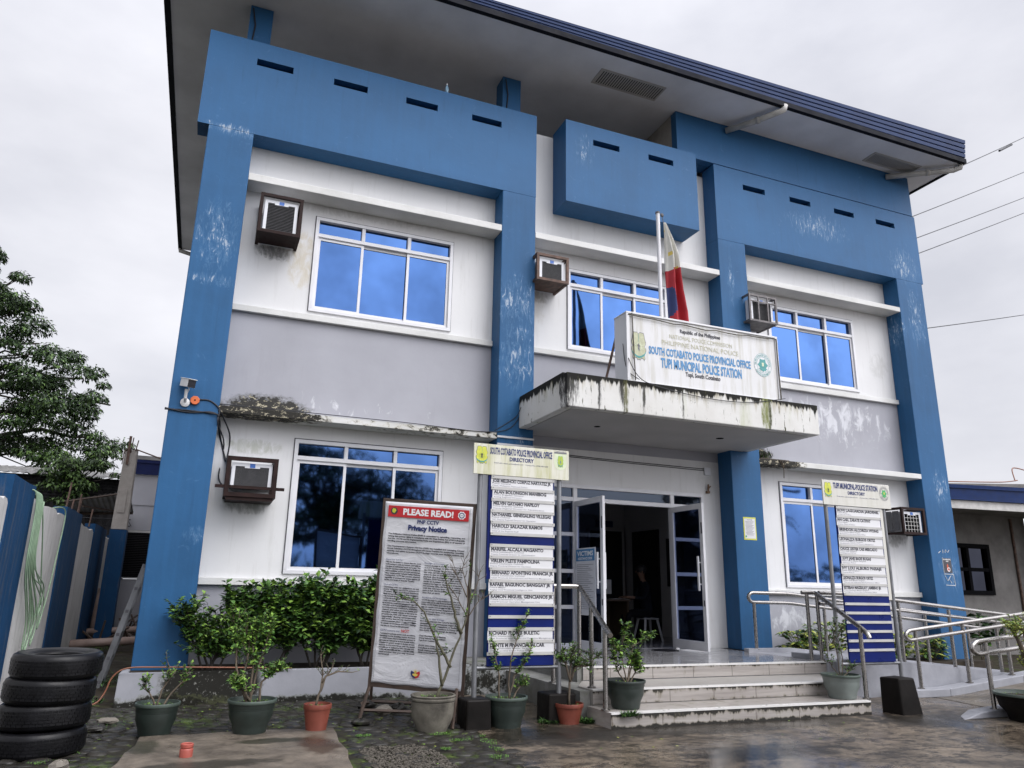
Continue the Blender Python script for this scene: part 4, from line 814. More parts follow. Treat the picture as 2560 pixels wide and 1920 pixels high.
# posters
o_ = (8.92, -.39, 2.3); t = empty('poster', o_, 'yellow bordered notice taped on the third blue pier', 'poster'); m = MB(); m.box(8.786, 9.060, -.384, -.3805, 2.30, 2.697); part(m, 'sheet', 'emblem_yellow', t, o_)
m = MB(); m.box(8.806, 9.040, -.3855, -.3842, 2.325, 2.672); part(m, 'page', 'sign_face_white', t, o_)
m = MB(); put_text(m, 'NOTICE', 8.87, 8.98, 2.64, -.3862, .02, .02)
for k in range(12): m.box(8.83 + (k % 3) * .006, 9.015 - (k * 7 % 5) * .012, -.3866, -.3858, 2.615 - k * .021, 2.621 - k * .021)
part(m, 'print', 'ink_grey', t, o_); m = MB(); ring(m, 8.83, 2.36, 0.001, .018, -.3865, 16); part(m, 'stamp', 'emblem_green', t, o_)
o_ = (13.7, -.39, 1.86); t = empty('sticker', o_, 'black no smoking sticker on the right blue pier', 'sticker'); m = MB(); m.box(13.587, 13.819, -.384, -.3805, 1.855, 2.135); part(m, 'sheet', 'ink_black', t, o_)
m = MB(); put_text(m, 'NO SMOKING', 13.60, 13.805, 2.10, -.386, .025, .02); put_text(m, 'AREA', 13.67, 13.74, 2.065, -.386, .022, .02); ring(m, 13.725, 1.92, .028, .040, -.3862); part(m, 'print', 'ink_white', t, o_)
m = MB(); poly(m, [(13.68, 1.92), (13.685, 2.0), (13.705, 2.035), (13.725, 1.99), (13.735, 1.90), (13.71, 1.88)], -.3856); part(m, 'flame', 'emblem_red' if 'emblem_red' in MATS else 'orange_plastic', t, o_)
# faded graffiti left by tape
m = MB()
for (a, c) in [((13.60, 1.80), (13.66, 1.70)), ((13.66, 1.70), (13.76, 1.80)), ((13.70, 1.74), (13.76, 1.66)), ((13.58, 1.83), (13.84, 1.825)), ((13.84, 1.83), (13.86, 1.62)), ((13.60, 1.62), (13.86, 1.61)), ((13.50, 2.23), (13.56, 2.27)), ((13.62, 2.23), (13.63, 2.30)), ((13.68, 2.24), (13.70, 2.30)), ((13.70, 2.30), (13.76, 2.25)), ((13.76, 2.25), (13.80, 2.30)), ((13.585, 2.15), (13.59, 1.84))]:
    m.tube([(a[0], -.383, a[1]), (c[0], -.383, c[1])], .005, 5)
tag(m.build('tape_marks', 'ledge_concrete'), 'pale tape marks around the sticker on the right pier', 'tape marks')
# poster standing behind the left door leaf
o_ = (5.62, -.45, .5); t = empty('notice_poster', o_, 'tall printed victims notice hanging on the left glass door', 'poster')
m = MB(); m.box(5.600, 5.612, -.80, -.14, 1.02, 2.04); part(m, 'sheet', 'tarpaulin', t, o_)
m = MB(); Mx = Matrix(((0, 1, 0, 5.596), (-1, 0, 0, 0), (0, 0, 1, 0), (0, 0, 0, 1)))
m.M = Matrix(((0, 1, 0, 5.597), (-1, 0, 0, -.14), (0, 0, 1, 0), (0, 0, 0, 1)))
m.box(.02, .64, 0.000, .002, 1.84, 2.02, 1); put_text(m, 'VICTIMS', .06, .60, 1.92, -.001, .07, .03, 0); put_text(m, 'ASSISTANCE DESK', .08, .58, 1.86, -.001, .035, .03, 0)
for k in range(24): m.box(.05, .6 - (k * 5 % 7) * .03, 0, .002, 1.78 - k * .029, 1.786 - k * .029, 2)
m.M = None; part(m, 'print', ['ink_white', 'ink_blue', 'ink_grey'], t, o_)

# ================================================================== PARAPET DETAILS
o_ = (3.03, -.3, 9.709); t = empty('plastic_bottle', o_, 'small empty plastic bottle left standing on top of the left parapet', 'bottle'); m = MB(); m.lathe([(.001, 0), (.03, 0), (.032, .12), (.03, .15), (.012, .18), (.012, .20)], o_, 12); part(m, 'body', 'plastic_bottle', t, o_, smooth=True); m = MB(); m.lathe([(.014, .2), (.014, .225), (.001, .225)], o_, 10); part(m, 'cap', 'ac_plastic', t, o_)
o_ = (9.33, -.2, 3.78); t = empty('ledge_weed', o_, 'wild weed tuft growing on the mouldy right ledge beside the third pier', 'weed')
m = MB()
for i in range(160):
    p = Vector((9.33 + rnd.gauss(0, .13), -.2 + rnd.gauss(0, .06), 3.79)); p.x = max(9.26, p.x); m.leaf(p, Vector((rnd.uniform(-.6, .6), rnd.uniform(-.6, .4), 1)), Vector((1, 0, 0)), rnd.uniform(.08, .30), .014, rnd.choice((0, 1, 1)), droop=.3)
part(m, 'leaves', ['leaf_mid', 'twig'], t, o_); m = MB(); m.tube([(9.75, -.39, 3.79), (9.77, -.40, 3.6), (9.76, -.40, 3.45)], .008, 5); m.tube([(9.70, -.39, 3.79), (9.765, -.40, 3.62), (9.83, -.39, 3.79)], .01, 5); m.box(9.3, 9.95, -.36, -.1, 3.786, 3.80); part(m, 'stem', 'twig', t, o_)

# ================================================================== CANOPY SIGN
SY = -1.98; so_ = (6.95, SY, 4.4)
t = empty('police_station_sign', so_, 'large weathered white police station sign standing on the entrance canopy', 'sign')
x0, x1, z0, z1 = 5.56, 8.37, 4.40, 5.48
m = MB(); m.box(x0, x1, SY, SY + .02, z0, z1); face = part(m, 'face_panel', 'canopy_sign_face', t, so_)
m = MB(); m.box(x0 - .02, x0 - .001, SY + .0, SY + .36, z0, z1); m.box(x1 + .001, x1 + .02, SY, SY + .36, z0, z1); m.box(x0, x1, SY + .34, SY + .36, z0, z1); part(m, 'side_panel', 'sign_face_white', t, so_)
m = MB()
for z in (z0 - .015, z1 - .01): m.box(x0 - .03, x1 + .03, SY - .022, SY + .0, z, z + .03); 
m.box(x0 - .03, x0 + .02, SY - .021, SY - .001, z0 + .016, z1 - .011); m.box(x1 - .02, x1 + .03, SY - .021, SY - .001, z0 + .016, z1 - .011); m.box(x0 - .03, x0 - .001, SY, SY + .36, z1 + .001, z1 + .02); m.box(x0, x1, SY + .0, SY + .36, z1 + .001, z1 + .018)
part(m, 'frame', 'sign_face_white', t, so_, bevel=.004)
m = MB(); P_ = [(x0, SY - .028, z1 - .03)] + [(x0 + (x1 - x0) * k / 14, SY - .03, z1 - .035 - .035 * math.sin(k / 14 * math.pi) * (1 + .4 * math.sin(k * 2.1))) for k in range(1, 14)] + [(x1, SY - .028, z1 - .03), (x1 - .0, SY - .03, 5.0), (x1 + .01, SY - .03, 4.42)]
m.tube(P_, .009, 6); m.tube([(x0 + .07, SY - .026, z1), (x0 + .08, SY - .03, 5.0), (x0 + .10, SY - .03, 4.42)], .009, 6); part(m, 'rope', 'urn_stone', t, so_)
m = MB(); m.tube([(5.76, -1.3, 5.36), (5.50, -1.3, 4.38)], .02, 6); m.tube([(8.0, -1.3, 5.36), (8.2, -1.3, 4.38)], .02, 6); m.tube([(5.76, -1.3, 5.36), (5.76, SY + .36, 5.36)], .02, 6); m.tube([(8.0, -1.3, 5.36), (8.0, SY + .36, 5.36)], .02, 6); part(m, 'strut', 'rusty_iron', t, so_)
YT = SY - .004
def lettering(parent, org, mat, items, name='lettering', y=YT):
    for it in items: m = MB(); put_text(m, it[0], it[1], it[2], it[3], y, it[4], it[5] if len(it) > 5 else .02); part(m, name, mat, parent, org)
lettering(face, so_, 'ink_black', [('Republic of the Philippines', 6.50, 7.26, 5.292, .060, .035), ('Tupi, South Cotabato', 6.57, 7.22, 4.600, .064, .035)])
lettering(face, so_, 'ink_faded', [('NATIONAL POLICE COMMISSION', 6.30, 7.48, 5.175, .070, -.008), ('PHILIPPINE NATIONAL POLICE', 6.16, 7.60, 5.058, .078, -.005)])
lettering(face, so_, 'ink_blue', [('SOUTH COTABATO POLICE PROVINCIAL OFFICE', 5.92, 7.83, 4.880, .118, .042), ('TUPI MUNICIPAL POLICE STATION', 6.13, 7.64, 4.692, .142, .042)])
badge(face, so_, 5.745, 4.97, .26, .45, SY - .003, ['ink_grey', 'emblem_faded', 'emblem_pale', 'emblem_teal', 'ink_grey'])
seal(face, so_, 8.075, 4.975, .20, SY - .003, ['sign_face_white', 'emblem_teal', 'emblem_teal', 'emblem_teal', 'emblem_pale'], [('TUPI POLICE STATION', True), ('SOUTH COTABATO', False)], sx=.88)

# flag pole and flag
po = (6.46, -1.55, 4.03); t = empty('flagpole', po, 'white flagpole standing on the canopy behind the sign', 'flagpole')
m = MB(); m.tube([(6.46, -1.55, 4.02), (6.46, -1.55, 7.56)], .033, 12); m.lathe([(.1, 4.02), (.1, 4.04), (.04, 4.06)], (6.46, -1.55, 0), 12); part(m, 'pole', 'white_metal', t, po, autosm=True)
m = MB(); m.lathe([(.001, 7.55), (.04, 7.55), (.04, 7.58), (.001, 7.59)], (6.46, -1.55, 0), 12); m.ball((6.53, -1.57, 7.53), (.035, .02, .035)); m.tube([(6.53, -1.57, 7.5), (6.55, -1.58, 7.38)], .006, 5); part(m, 'pulley', 'matte_dark_grey', t, po)
def flag_mesh():
    nu, nv = 26, 60; vs = []; fs = []; mi = []
    for j in range(nv + 1):
        v = j / nv; z = 7.38 - 1.98 * v
        wl = .01 + .055 * min(1, v * 2.2) + (.0 if v < .8 else .02 * (v - .8) / .2); wr = .03 + .36 * min(1, v * 1.3) ** .85
        xl = 6.545 - .25 * wl + .05 * math.sin(v * 5.5) * .6 + .04 * v; 
        for i in range(nu + 1):
            u = i / nu; x = xl - wl * .2 + (wl * .2 + wr * (.85 + .05 * math.sin(v * 9))) * u + .11 * v * v * .9
            y = -1.60 + (.075 * math.sin(u * 11 + v * 2.6) + .03 * math.sin(u * 23 + v * 7)) * min(1, v * 3 + .15)
            vs.append((x, y, z - .05 * u * v))
    for j in range(nv):
        for i in range(nu):
            a = j * (nu + 1) + i; fs.append((a, a + 1, a + nu + 2, a + nu + 1)); u, v = (i + .5) / nu, (j + .5) / nv
            if v + .05 * u < .44: k = 3 if (abs(u - .30) < .06 and abs(v - .29) < .018) or (u < .12 and .07 < v < .09) or (abs(u - .75) < .08 and abs(v - .39) < .008) else 2
            elif u < .62 * (v - .52) / .2 and u < .30 + .05 * math.sin(v * 9) and v > .58 and v < .86 - .25 * u: k = 1
            else: k = 0
            mi.append(k)
    return vs, fs, mi
vs, fs, mi = flag_mesh(); m = MB(); m.v = vs; m.f = fs; m.mi = mi
fl = m.build('flag', ['flag_red', 'flag_blue', 'flag_white', 'flag_sun'], smooth=True); sd = fl.modifiers.new('s', 'SOLIDIFY'); sd.thickness = .003
tag(fl, 'Philippine flag hanging limp from the pole on the canopy, red and blue below white', 'flag')

# ================================================================== DIRECTORY SIGNS
def directory(org, y, xL, xR, hx0, hx1, hz0, hz1, ztop, rails_z, zbot, rows, px, head, label, emb):
    t = empty('directory_sign', org, label, 'sign')
    m = MB(); m.box(hx0, hx1, y - .02, y - .0, hz0, hz1); hd = part(m, 'header_board', head['mat'], t, org, bevel=.003)
    for x, zb_ in px: m = MB(); m.tube([(x, y + .03, zb_), (x, y + .03, hz0 + .1)], .028, 12); part(m, 'post', 'galvanised_post', t, org, autosm=True)
    m = MB(); m.tube([(px[0][0], y + .03, zbot - .02), (px[1][0], y + .03, zbot - .02)], .022, 10); part(m, 'crossbar', 'galvanised_post', t, org, autosm=True); m = MB(); m.tube([(px[0][0], y + .03, hz0 + .02), (px[1][0], y + .03, hz0 + .02)], .02, 10); part(m, 'crossbar', 'galvanised_post', t, org, autosm=True)
    m = MB(); m.box(xL, xR, y - .004, y + .02, zbot, hz0 - .005); part(m, 'back_panel', 'sign_blue', t, org)
    m = MB(); m.box(xL - .03, xL - .001, y + .0, y + .03, zbot + .9, hz0) if head.get('edge') else m.box(xR + .002, xR + .06, y - .0, y + .02, 1.34, hz0 - .01); part(m, 'edge_strip', 'sign_blue' if head.get('edge') else 'header_clean', t, org)
    for i, z in enumerate(rails_z):
        m = MB(); j = rnd.uniform(-.006, .006); m.box(xL + j, xR + j, y - .016, y - .0045, z - .017, z + .017, 0)
        for xx in (xL + .02, xR - .02): m.M = Matrix.Translation((xx, y - .016, z + .004)) @ Euler((R(90), 0, 0)).to_matrix().to_4x4(); m.lathe([(.005, 0), (.005, .003), (.001, .003)], seg=7, mi=1); m.M = None
        part(m, 'slot_rail', ['sign_rail', 'matte_dark_grey'], t, org)
    zz = list(rails_z) + [zbot + .02]
    for i, row in enumerate(rows):
        if not row: continue
        za, zb_ = zz[i] - .015, zz[i + 1] + .012; dx = rnd.uniform(-.012, .012); H = za - zb_
        m = MB(); m.box(xL + .005 + dx, xR - .008 + dx, y - .0085, y - .005, zb_, za); pl = part(m, 'name_plate', 'sign_face_white', t, org)
        W_ = xR - xL; m = MB(); put_text(m, row[0], xL + .02 + dx, xL + .02 + dx + W_ * row[1], zb_ + H * .58, y - .0095, H * .35, .05, 0)
        put_text(m, row[2], xL + .02 + dx, xL + .02 + dx + W_ * row[3], zb_ + H * .36, y - .0095, H * .165, .004, 1); put_text(m, row[4], xL + .02 + dx, xL + .02 + dx + W_ * row[5], zb_ + H * .11, y - .0095, H * .15, .004, 1); part(m, 'lettering', ['ink_black', 'ink_grey'], pl, org)
    yt = y - .0225
    lettering(hd, org, 'ink_navy', head['text'], 'lettering', yt)
    for f_ in emb: f_(hd, org, yt + .001)
    return t
rz1 = [2.62 - .1267 * k for k in range(16)]
rows1 = [('JOSE MELENCIO CORPUZ NARTATEZ JR', .93, 'Police General', .28, 'Chief, Philippine National Police', .55), ('ALAN BOLONGON MANIBOG', .83, 'Police Brigadier General', .46, 'Acting Regional Director', .44), ('MELVIN GAYAMO NAPILOY', .73, 'Police Brigadier General', .46, 'Deputy Regional Director for Administration', .80),
         ('NATHANIEL GENEGALING VILLEGAS', .93, 'Police Colonel', .28, 'OIC, Deputy Regional Director for Operation', .68), ('HAROLD SALAZAR RAMOS', .79, 'Police Colonel', .29, 'Chief of the Regional Staff', .41), None,
         ('MARIFEL ALCALA MAGANTO', .81, 'Police Lieutenant Colonel', .50, 'Deputy Provincial Director for Administration', .68), ('VIRLEN PLETE PAMPOLINA', .76, 'Police Lieutenant Colonel', .50, 'Deputy Provincial Director for Operation', .62), ('BERNARD APONTING FRANCIA JR', .95, 'Police Lieutenant Colonel', .50, 'Chief, Provincial Administrative and Resource Management', .92),
         ('RAFAEL BAGUNOC BANGGAY JR', .93, 'Police Major', .24, 'Acting Chief Provincial Intelligence Unit', .65), ('RAMON MIGUEL GENCIANOS JR', .95, 'Police Lieutenant Colonel', .51, 'Chief Provincial Operation Management Unit', .75), None, None,
         ('RICHARD FLORES BULETIC', .76, 'Police Lieutenant Colonel', .51, 'Chief, Provincial Investigation and Detective Management', .96), ('DANTE M FINANCIAL ALCAR', .82, 'Police Executive Master Sergeant', .64, 'Chief Executive Senior Police Officer', .64), None]
directory((3.33, -3.27, 0), -3.3, 2.935, 3.72, 2.711, 3.905, 2.64, 2.99, 2.64, rz1, .595, rows1, [(2.81, .28), (3.80, .28)],
          dict(mat='stained_header', edge=True, text=[('SOUTH COTABATO POLICE PROVINCIAL OFFICE', 2.905, 3.685, 2.880, .076, .035), ('DIRECTORY', 3.145, 3.45, 2.813, .043, .035), ('Email add.: scppo_police@mail.com    Contact No.: 0998 598 7238', 2.96, 3.63, 2.775, .014, .0)]),
          'provincial office directory sign with a green stained header, beside the left of the steps',
          [lambda p, o, y: badge(p, o, 2.805, 2.858, .145, .205, y, ['ink_grey', 'emblem_yellow', 'emblem_lime', 'emblem_teal', 'ink_black']),
           lambda p, o, y: (lambda m1: (poly(m1, [(3.715, 2.965), (3.87, 2.965), (3.872, 2.83), (3.86, 2.79), (3.83, 2.765), (3.79, 2.755), (3.75, 2.765), (3.725, 2.79), (3.713, 2.83)], y), part(m1, 'emblem', 'emblem_pale', p, o)))(MB()),
           lambda p, o, y: badge(p, o, 3.793, 2.855, .075, .135, y - .001, ['emblem_green', 'emblem_lime', 'emblem_yellow', 'emblem_teal', 'ink_blue']),
           lambda p, o, y: (lambda m1: (m1.box(3.713, 3.873, y - .002, y - .0005, 2.95, 2.968), put_text(m1, '12TH REGION COMMAND', 3.72, 3.866, 2.973, y - .003, .010, .01), part(m1, 'emblem_banner', 'ink_grey', p, o)))(MB())])
rz2 = [2.607, 2.479, 2.338, 2.205, 2.071, 1.938, 1.805, 1.672, 1.540, 1.408, 1.280, 1.159, 1.037, .915, .793, .671]
rows2 = [('ROVI LAGUARDIA JARDENIL', .94, 'Police Major', .22, 'Chief of Police', .30), ('IAN CARL ZARATE CATIPAY', .75, 'Police Captain', .22, 'Deputy Chief of Police', .38), ('BRENDON ALCORIZA WONG', .88, 'Police Executive Master Sergeant', .46, 'Municipal Executive Senior Police Officer', .58), ('LEONALIZA BURGOS ORTIZ', .80, 'Police Chief Master Sergeant', .52, 'Administrative and Human Resource Management', .75),
         ('CHUCK LESTER CAIS MERCADO', .83, 'Police Staff Sergeant', .36, 'Intelligence PNCO', .34), ('JUVY JANE BADE BUGAS', .64, 'Police Senior Master Sergeant', .52, 'Operation PNCO', .29), ('IVY LOU ALBURO PAISAJE', .88, 'Police Staff Sergeant', .38, 'Finance PNCO', .26), ('LEONALIZA BURGOS ORTIZ', .66, 'Police Chief Master Sergeant', .47, 'Warrant and Subpoena Non-Commission Officer', .80), ('ESTEBAN MAGSALAY LAMBINO JR', .82, 'Police Executive Master Sergeant', .54, 'Investigation, Police Non-Commission Officer', .72)] + [None] * 7
directory((8.72, -2.97, 0), -3.0, 8.300, 9.139, 8.075, 9.361, 2.632, 2.986, 2.6, rz2, .514, rows2, [(8.15, .0), (9.25, .0)],
          dict(mat='header_clean', text=[('TUPI MUNICIPAL-POLICE STATION', 8.275, 9.124, 2.877, .077, .04), ('DIRECTORY', 8.54, 8.87, 2.800, .044, .035), ('Email add.: tupimps@mail.com    Contact No.: 0998 598 7251', 8.33, 9.12, 2.757, .013, .0)]),
          'municipal station directory sign with a clean pale header, right of the steps',
          [lambda p, o, y: badge(p, o, 8.174, 2.846, .138, .216, y, ['ink_grey', 'emblem_yellow', 'emblem_lime', 'emblem_teal', 'ink_black']),
           lambda p, o, y: seal(p, o, 9.245, 2.853, .108, y, ['header_clean', 'ink_grey', 'emblem_green', 'emblem_green', 'emblem_yellow'], [('TUPI POLICE STATION', True), ('SOUTH COTABATO', False)], sx=.85)])
def block(lab, x0, x1, y0, y1, h, tx=.02):
    m = MB(); m.hexa([(x0, y0, -.02), (x1, y0, -.02), (x1, y1, -.02), (x0, y1, -.02)], [(x0 + tx * .3, y0 + tx, h), (x1 - tx * 2, y0 + tx, h), (x1 - tx * 2, y1, h), (x0 + tx * .3, y1, h - .01)])
    for f in range(1): pass
    o = m.build('footing_block', 'dark_block', bevel=.02); tag(o, lab, 'footing')
block('black wet concrete footing under the left post of the provincial directory sign', 2.67, 2.95, -3.46, -3.14, .29, .005)
block('black concrete footing under the right post of the provincial directory sign', 3.66, 4.0, -3.32, -2.98, .30, .005)
block('tall black concrete block before the right post of the municipal directory sign', 8.09, 8.43, -3.97, -3.65, .42, .03)

# ================================================================== PRIVACY NOTICE BOARD
yaw, tilt, roll = -.506, -.123, .059
W_, H_ = 1.08, 2.04
ex = Vector((math.cos(yaw), math.sin(yaw), 0)); n_ = Vector((-math.sin(yaw), math.cos(yaw), 0)); ez = math.cos(tilt) * Vector((0, 0, 1)) + math.sin(tilt) * n_
a_ = math.cos(roll) * ex - math.sin(roll) * ez; b_ = math.sin(roll) * ex + math.cos(roll) * ez; ny = b_.cross(a_).normalized()
org = Vector((1.853, -2.46, .348))
t = empty('privacy_notice_board', (0, 0, 0), 'leaning PLEASE READ privacy notice banner in a dark wooden frame', 'notice board')
t.matrix_world = Matrix.Translation(org) @ Matrix((a_, ny, b_)).transposed().to_4x4()   # local x along, z up, y away from viewer
ORG[t.name] = Vector((0, 0, 0))
inv = t.matrix_world.inverted()
def lp(mb, name, mats, parent, **k): o = mb.build(name, mats, None, **k); o.parent = parent; return o
m = MB()   # rippled tarpaulin
nx, nz_ = 40, 76
for j in range(nz_ + 1):
    for i in range(nx + 1):
        u, v = i / nx, j / nz_; e = min(u, 1 - u, v, 1 - v) ; q = min(1, e * 6)
        y = -.006 - .006 * q * (math.sin(v * 23 + u * 3) * .5 + math.sin(v * 51 - u * 7) * .25 + .6 * math.sin(u * 9 + v * 4)) * (1.0)
        m.v.append((.035 + (W_ - .07) * u + .004 * math.sin(v * 30) * (u < .02 or u > .98), y, .03 + (H_ - .065) * v + .006 * math.sin(u * 18) * (v < .01)))
for j in range(nz_):
    for i in range(nx): a0 = j * (nx + 1) + i; m.f.append((a0, a0 + 1, a0 + nx + 2, a0 + nx + 1)); m.mi.append(0)
tp = lp(m, 'banner', 'tarpaulin', t, smooth=True); sd = tp.modifiers.new('s', 'SOLIDIFY'); sd.thickness = .002; sd.offset = -1 if False else 1
m = MB(); m.box(0, .035, -.004, .03, -.05, H_); m.box(W_ - .035, W_, -.004, .03, -.05, H_); m.box(.035, W_ - .035, -.004, .03, H_ - .035, H_); m.box(.035, W_ - .035, -.0, .03, -.02, .028); fr = lp(m, 'frame', 'wood_dark', t, bevel=.003)
YB = -.021
def bt(items, mat, nm='lettering'):
    m = MB()
    for it in items:
        put_text(m, it[0], it[1], it[2], it[3], it[6] if len(it) > 6 else YB, it[4], it[5])
        if len(items) < 9: lp(m, nm, mat, tp); m = MB()
    if m.v: lp(m, nm, mat, tp)
m = MB(); m.box(.075, W_ - .075, YB, YB + .004, H_ - .20, H_ - .075); lp(m, 'red_band', 'ink_red', tp)
bt([('PLEASE READ!', .25, .83, H_ - .168, .066, .04, YB - .002)], 'ink_white')
bt([('PNP CCTV', .42, .67, H_ - .258, .040, .035), ('Privacy Notice', .32, .77, H_ - .335, .054, .055)], 'ink_navy')
x0, x1 = .095, W_ - .10; xm0, xm1 = .50, .54
body = []
def para(lines, xa, xb, z, dz, cap, last=.6):
    for i, s in enumerate(lines):
        xe = xb if i < len(lines) - 1 else xa + (xb - xa) * last
        body.append((s, xa, xe, z, cap * 1.08, .055)); z -= dz
    return z
dz = .0265; cp = .0135
z = H_ - .395
z = para(['    The Philippine National Police (PNP) is committed to upholding, respecting, and', 'valuing data privacy rights in compliance with the Data Privacy Act of 2012 (Republic', 'Act No. 10173) and its Implementing Rules and Regulations (IRR) in all aspects of', 'handling personal information.'], x0, x1, z, dz, cp, .38) - .03
z = para(['    The Headquarters Support Service (HSS) has installed and managing Closed', 'Circuit Television (CCTV) throughout the Camp Premises for monitoring, recording,', 'security, and safety purposes. CCTV footage records your identity, actions, and', 'whereabouts.'], x0, x1, z, dz, cp, .16) - .045
zz = z; L_ = (x0, xm0); RR = (xm1, x1); d2 = .0245
heads = [('Need for CCTV', x0, x0 + .19, zz, .017, .01)]
z = para(['  HSS has the duties to ensure that the camp', 'environment is safe and secure, and fulfill its', 'mandate of maintaining peace and order. The', 'CCTV system assists HSS to fulfill its', 'responsibilities and to prevent and manage', 'other inappropriate behavior inside National', 'Headquarters. CCTV also provides enhanced', 'capability to protect our Camp against all', 'harms, and levels of Security Threats.'], *L_, zz - d2, d2, .0125, .85) - .03
heads.append(('Use of CCTV', x0, x0 + .16, z, .017, .01))
z = para(['  Consistent with our obligations set out', 'above, HSS may use CCTV systems to:', '-Prevent, deter, and detect incidents', 'involving:', '-Security Threat; and', '-Criminal behavior', '-(add another that you may deemed', 'necessary)', '-Verify and investigate incidents', 'involving personnel, contractors, employees,', 'visitors, and other persons inside and', 'immediate outside vicinity of the camp to', 'provide the HSS with visual coverage', 'especially during emergencies.', '-(add another that you may deemed neces-', 'sary)', '  In a lawful circumstances live CCTV footage', 'may also be viewed by HSS personnel.'], *L_, z - d2, d2, .0122, .8) - .03
z0_ = z
z = para(['-Located in private areas such as toilets,', 'changing rooms, dressing rooms, showers,', 'or other areas where individual privacy is', 'paramount', '-Hidden or covert, except in limited circum-', 'stances and in accordance with the lawful', 'surveillance as defined in NPC Circular No.', '2020-03', '-(add another that you may deemed', 'necessary)'], *L_, z - .03, d2, .0122, .3)
heads.append(('Storage of Footage', xm1, xm1 + .23, zz - .01, .017, .01))
z = para(['-CCTV footage is stored in a secured area', '-CCTV footage is kept for 30 days', 'the CCTV footage has not been used in any', 'the ways set out above and has been re-', 'quired to view or export the footage during', 'period, the footage is overwritten.', '-Where CCTV footage has been used to', 'verify an incident or is required to be', 'retained for legal or disciplinary purposes,', 'and security risks, the footage is retained', 'with the relevant laws and regulations,', 'such as RA 10173 known as Data Priva-', 'tion Act of 2012'], *RR, zz - .01 - d2, d2, .0122, .45) - .03
heads.append(('Access to CCTV footage', xm1, xm1 + .28, z, .017, .01))
z = para(['  CCTV footage is only accessed for the pur-', 'poses set out in this Privacy Notice and the', "PNP's CCTV Policy and only by the following", 'people:', '-Corporate personnel designated author-', 'ized to access upon your request made', 'as permitted by law.'], *RR, z - d2, d2, .0122, .5) - .03
heads.append(('Request to view footage', xm1, xm1 + .27, z, .017, .01))
z = para(['  For any request for CCTV footage,', 'questions, or concerns regarding', 'this Privacy Notice, suggestions, or feedback', 'you can contact the Compliance to Privacy Of-', 'ficer (CPO) of the HSS through the following:'], *RR, z - d2, d2, .0122, .95) - .035
z = para(['(Tupi Municipal Police Station)', '(Along National Highway, Kalkam,', 'Tupi, South Cotabato)'], xm1, xm1 + .30, z, d2, .0122, .6) - .03
z = para(['(PCPT IAN CARL Z CATIPAY)', 'Compliance to Privacy Officer (CPO)', 'Email: tupimps.pnp@mail.com', 'Official Contact Number: 0998 598 7251'], xm1, xm1 + .33, z, d2, .0122, .95)
bt(body, 'ink_black'); bt(heads + [('CCTV cameras are', x0 - .0, x0 + .22, z0_, .02, .01)], 'ink_navy'); bt([('NOT', x0 + .24, x0 + .33, z0_, .032, .02)], 'ink_red')
m = MB()
for (xa, xb, za, zb_) in ((.062, .064, .07, H_ - .07), (W_ - .064, W_ - .062, .07, H_ - .07), (.064, W_ - .064, .07, .072)): m.box(xa, xb, YB, YB + .002, za, zb_)
lp(m, 'border_line', 'ink_grey', tp)
def logo(cx, cz):
    m = MB(); n = 20
    arc = lambda a0, a1, r, mi, y: m.add([(cx, y, cz)] + [(cx + r * math.cos(R(a0 + (a1 - a0) * k / 8)), y, cz + r * math.sin(R(a0 + (a1 - a0) * k / 8))) for k in range(9)], [(0, i + 1, i + 2) for i in range(8)], mi)
    arc(150, 270, .052, 0, YB); arc(270, 390, .052, 1, YB); arc(195, 345, .034, 2, YB - .001); 
    for k in range(5): a = R(50 + 20 * k); m.add([(cx - .006, YB - .001, cz), (cx + .006, YB - .001, cz), (cx + .05 * math.cos(a), YB - .001, cz + .05 * math.sin(a))], [(0, 1, 2)], 2)
    return m
lp(logo(.53, .17), 'emblem', ['ink_navy', 'ink_red', 'flag_sun'], tp)
bt([('BAGONG PILIPINAS', .47, .59, .105, .009, .005)], 'ink_grey')
m = MB(); ring(m, .145, H_ - .135, .001, .040, YB - .001, 20); lp(m, 'emblem', 'ink_black', tp); m = MB(); poly(m, [(.12, H_ - .125), (.13, H_ - .105), (.16, H_ - .11), (.168, H_ - .13), (.15, H_ - .16), (.125, H_ - .15)], YB - .002); lp(m, 'emblem_print', 'emblem_yellow', tp)
m = MB(); pts = [(.925 + .047 * (1 if k % 2 else .86) * math.cos(math.pi * k / 8), H_ - .137 + .047 * (1 if k % 2 else .86) * math.sin(math.pi * k / 8)) for k in range(16)]; poly(m, pts, YB - .001); lp(m, 'emblem', 'ink_white', tp)
m = MB(); ring(m, .925, H_ - .137, .022, .032, YB - .002, 20); put_text(m, 'HSS', .912, .938, H_ - .143, YB - .002, .012, .01); lp(m, 'emblem_print', 'ink_navy', tp)
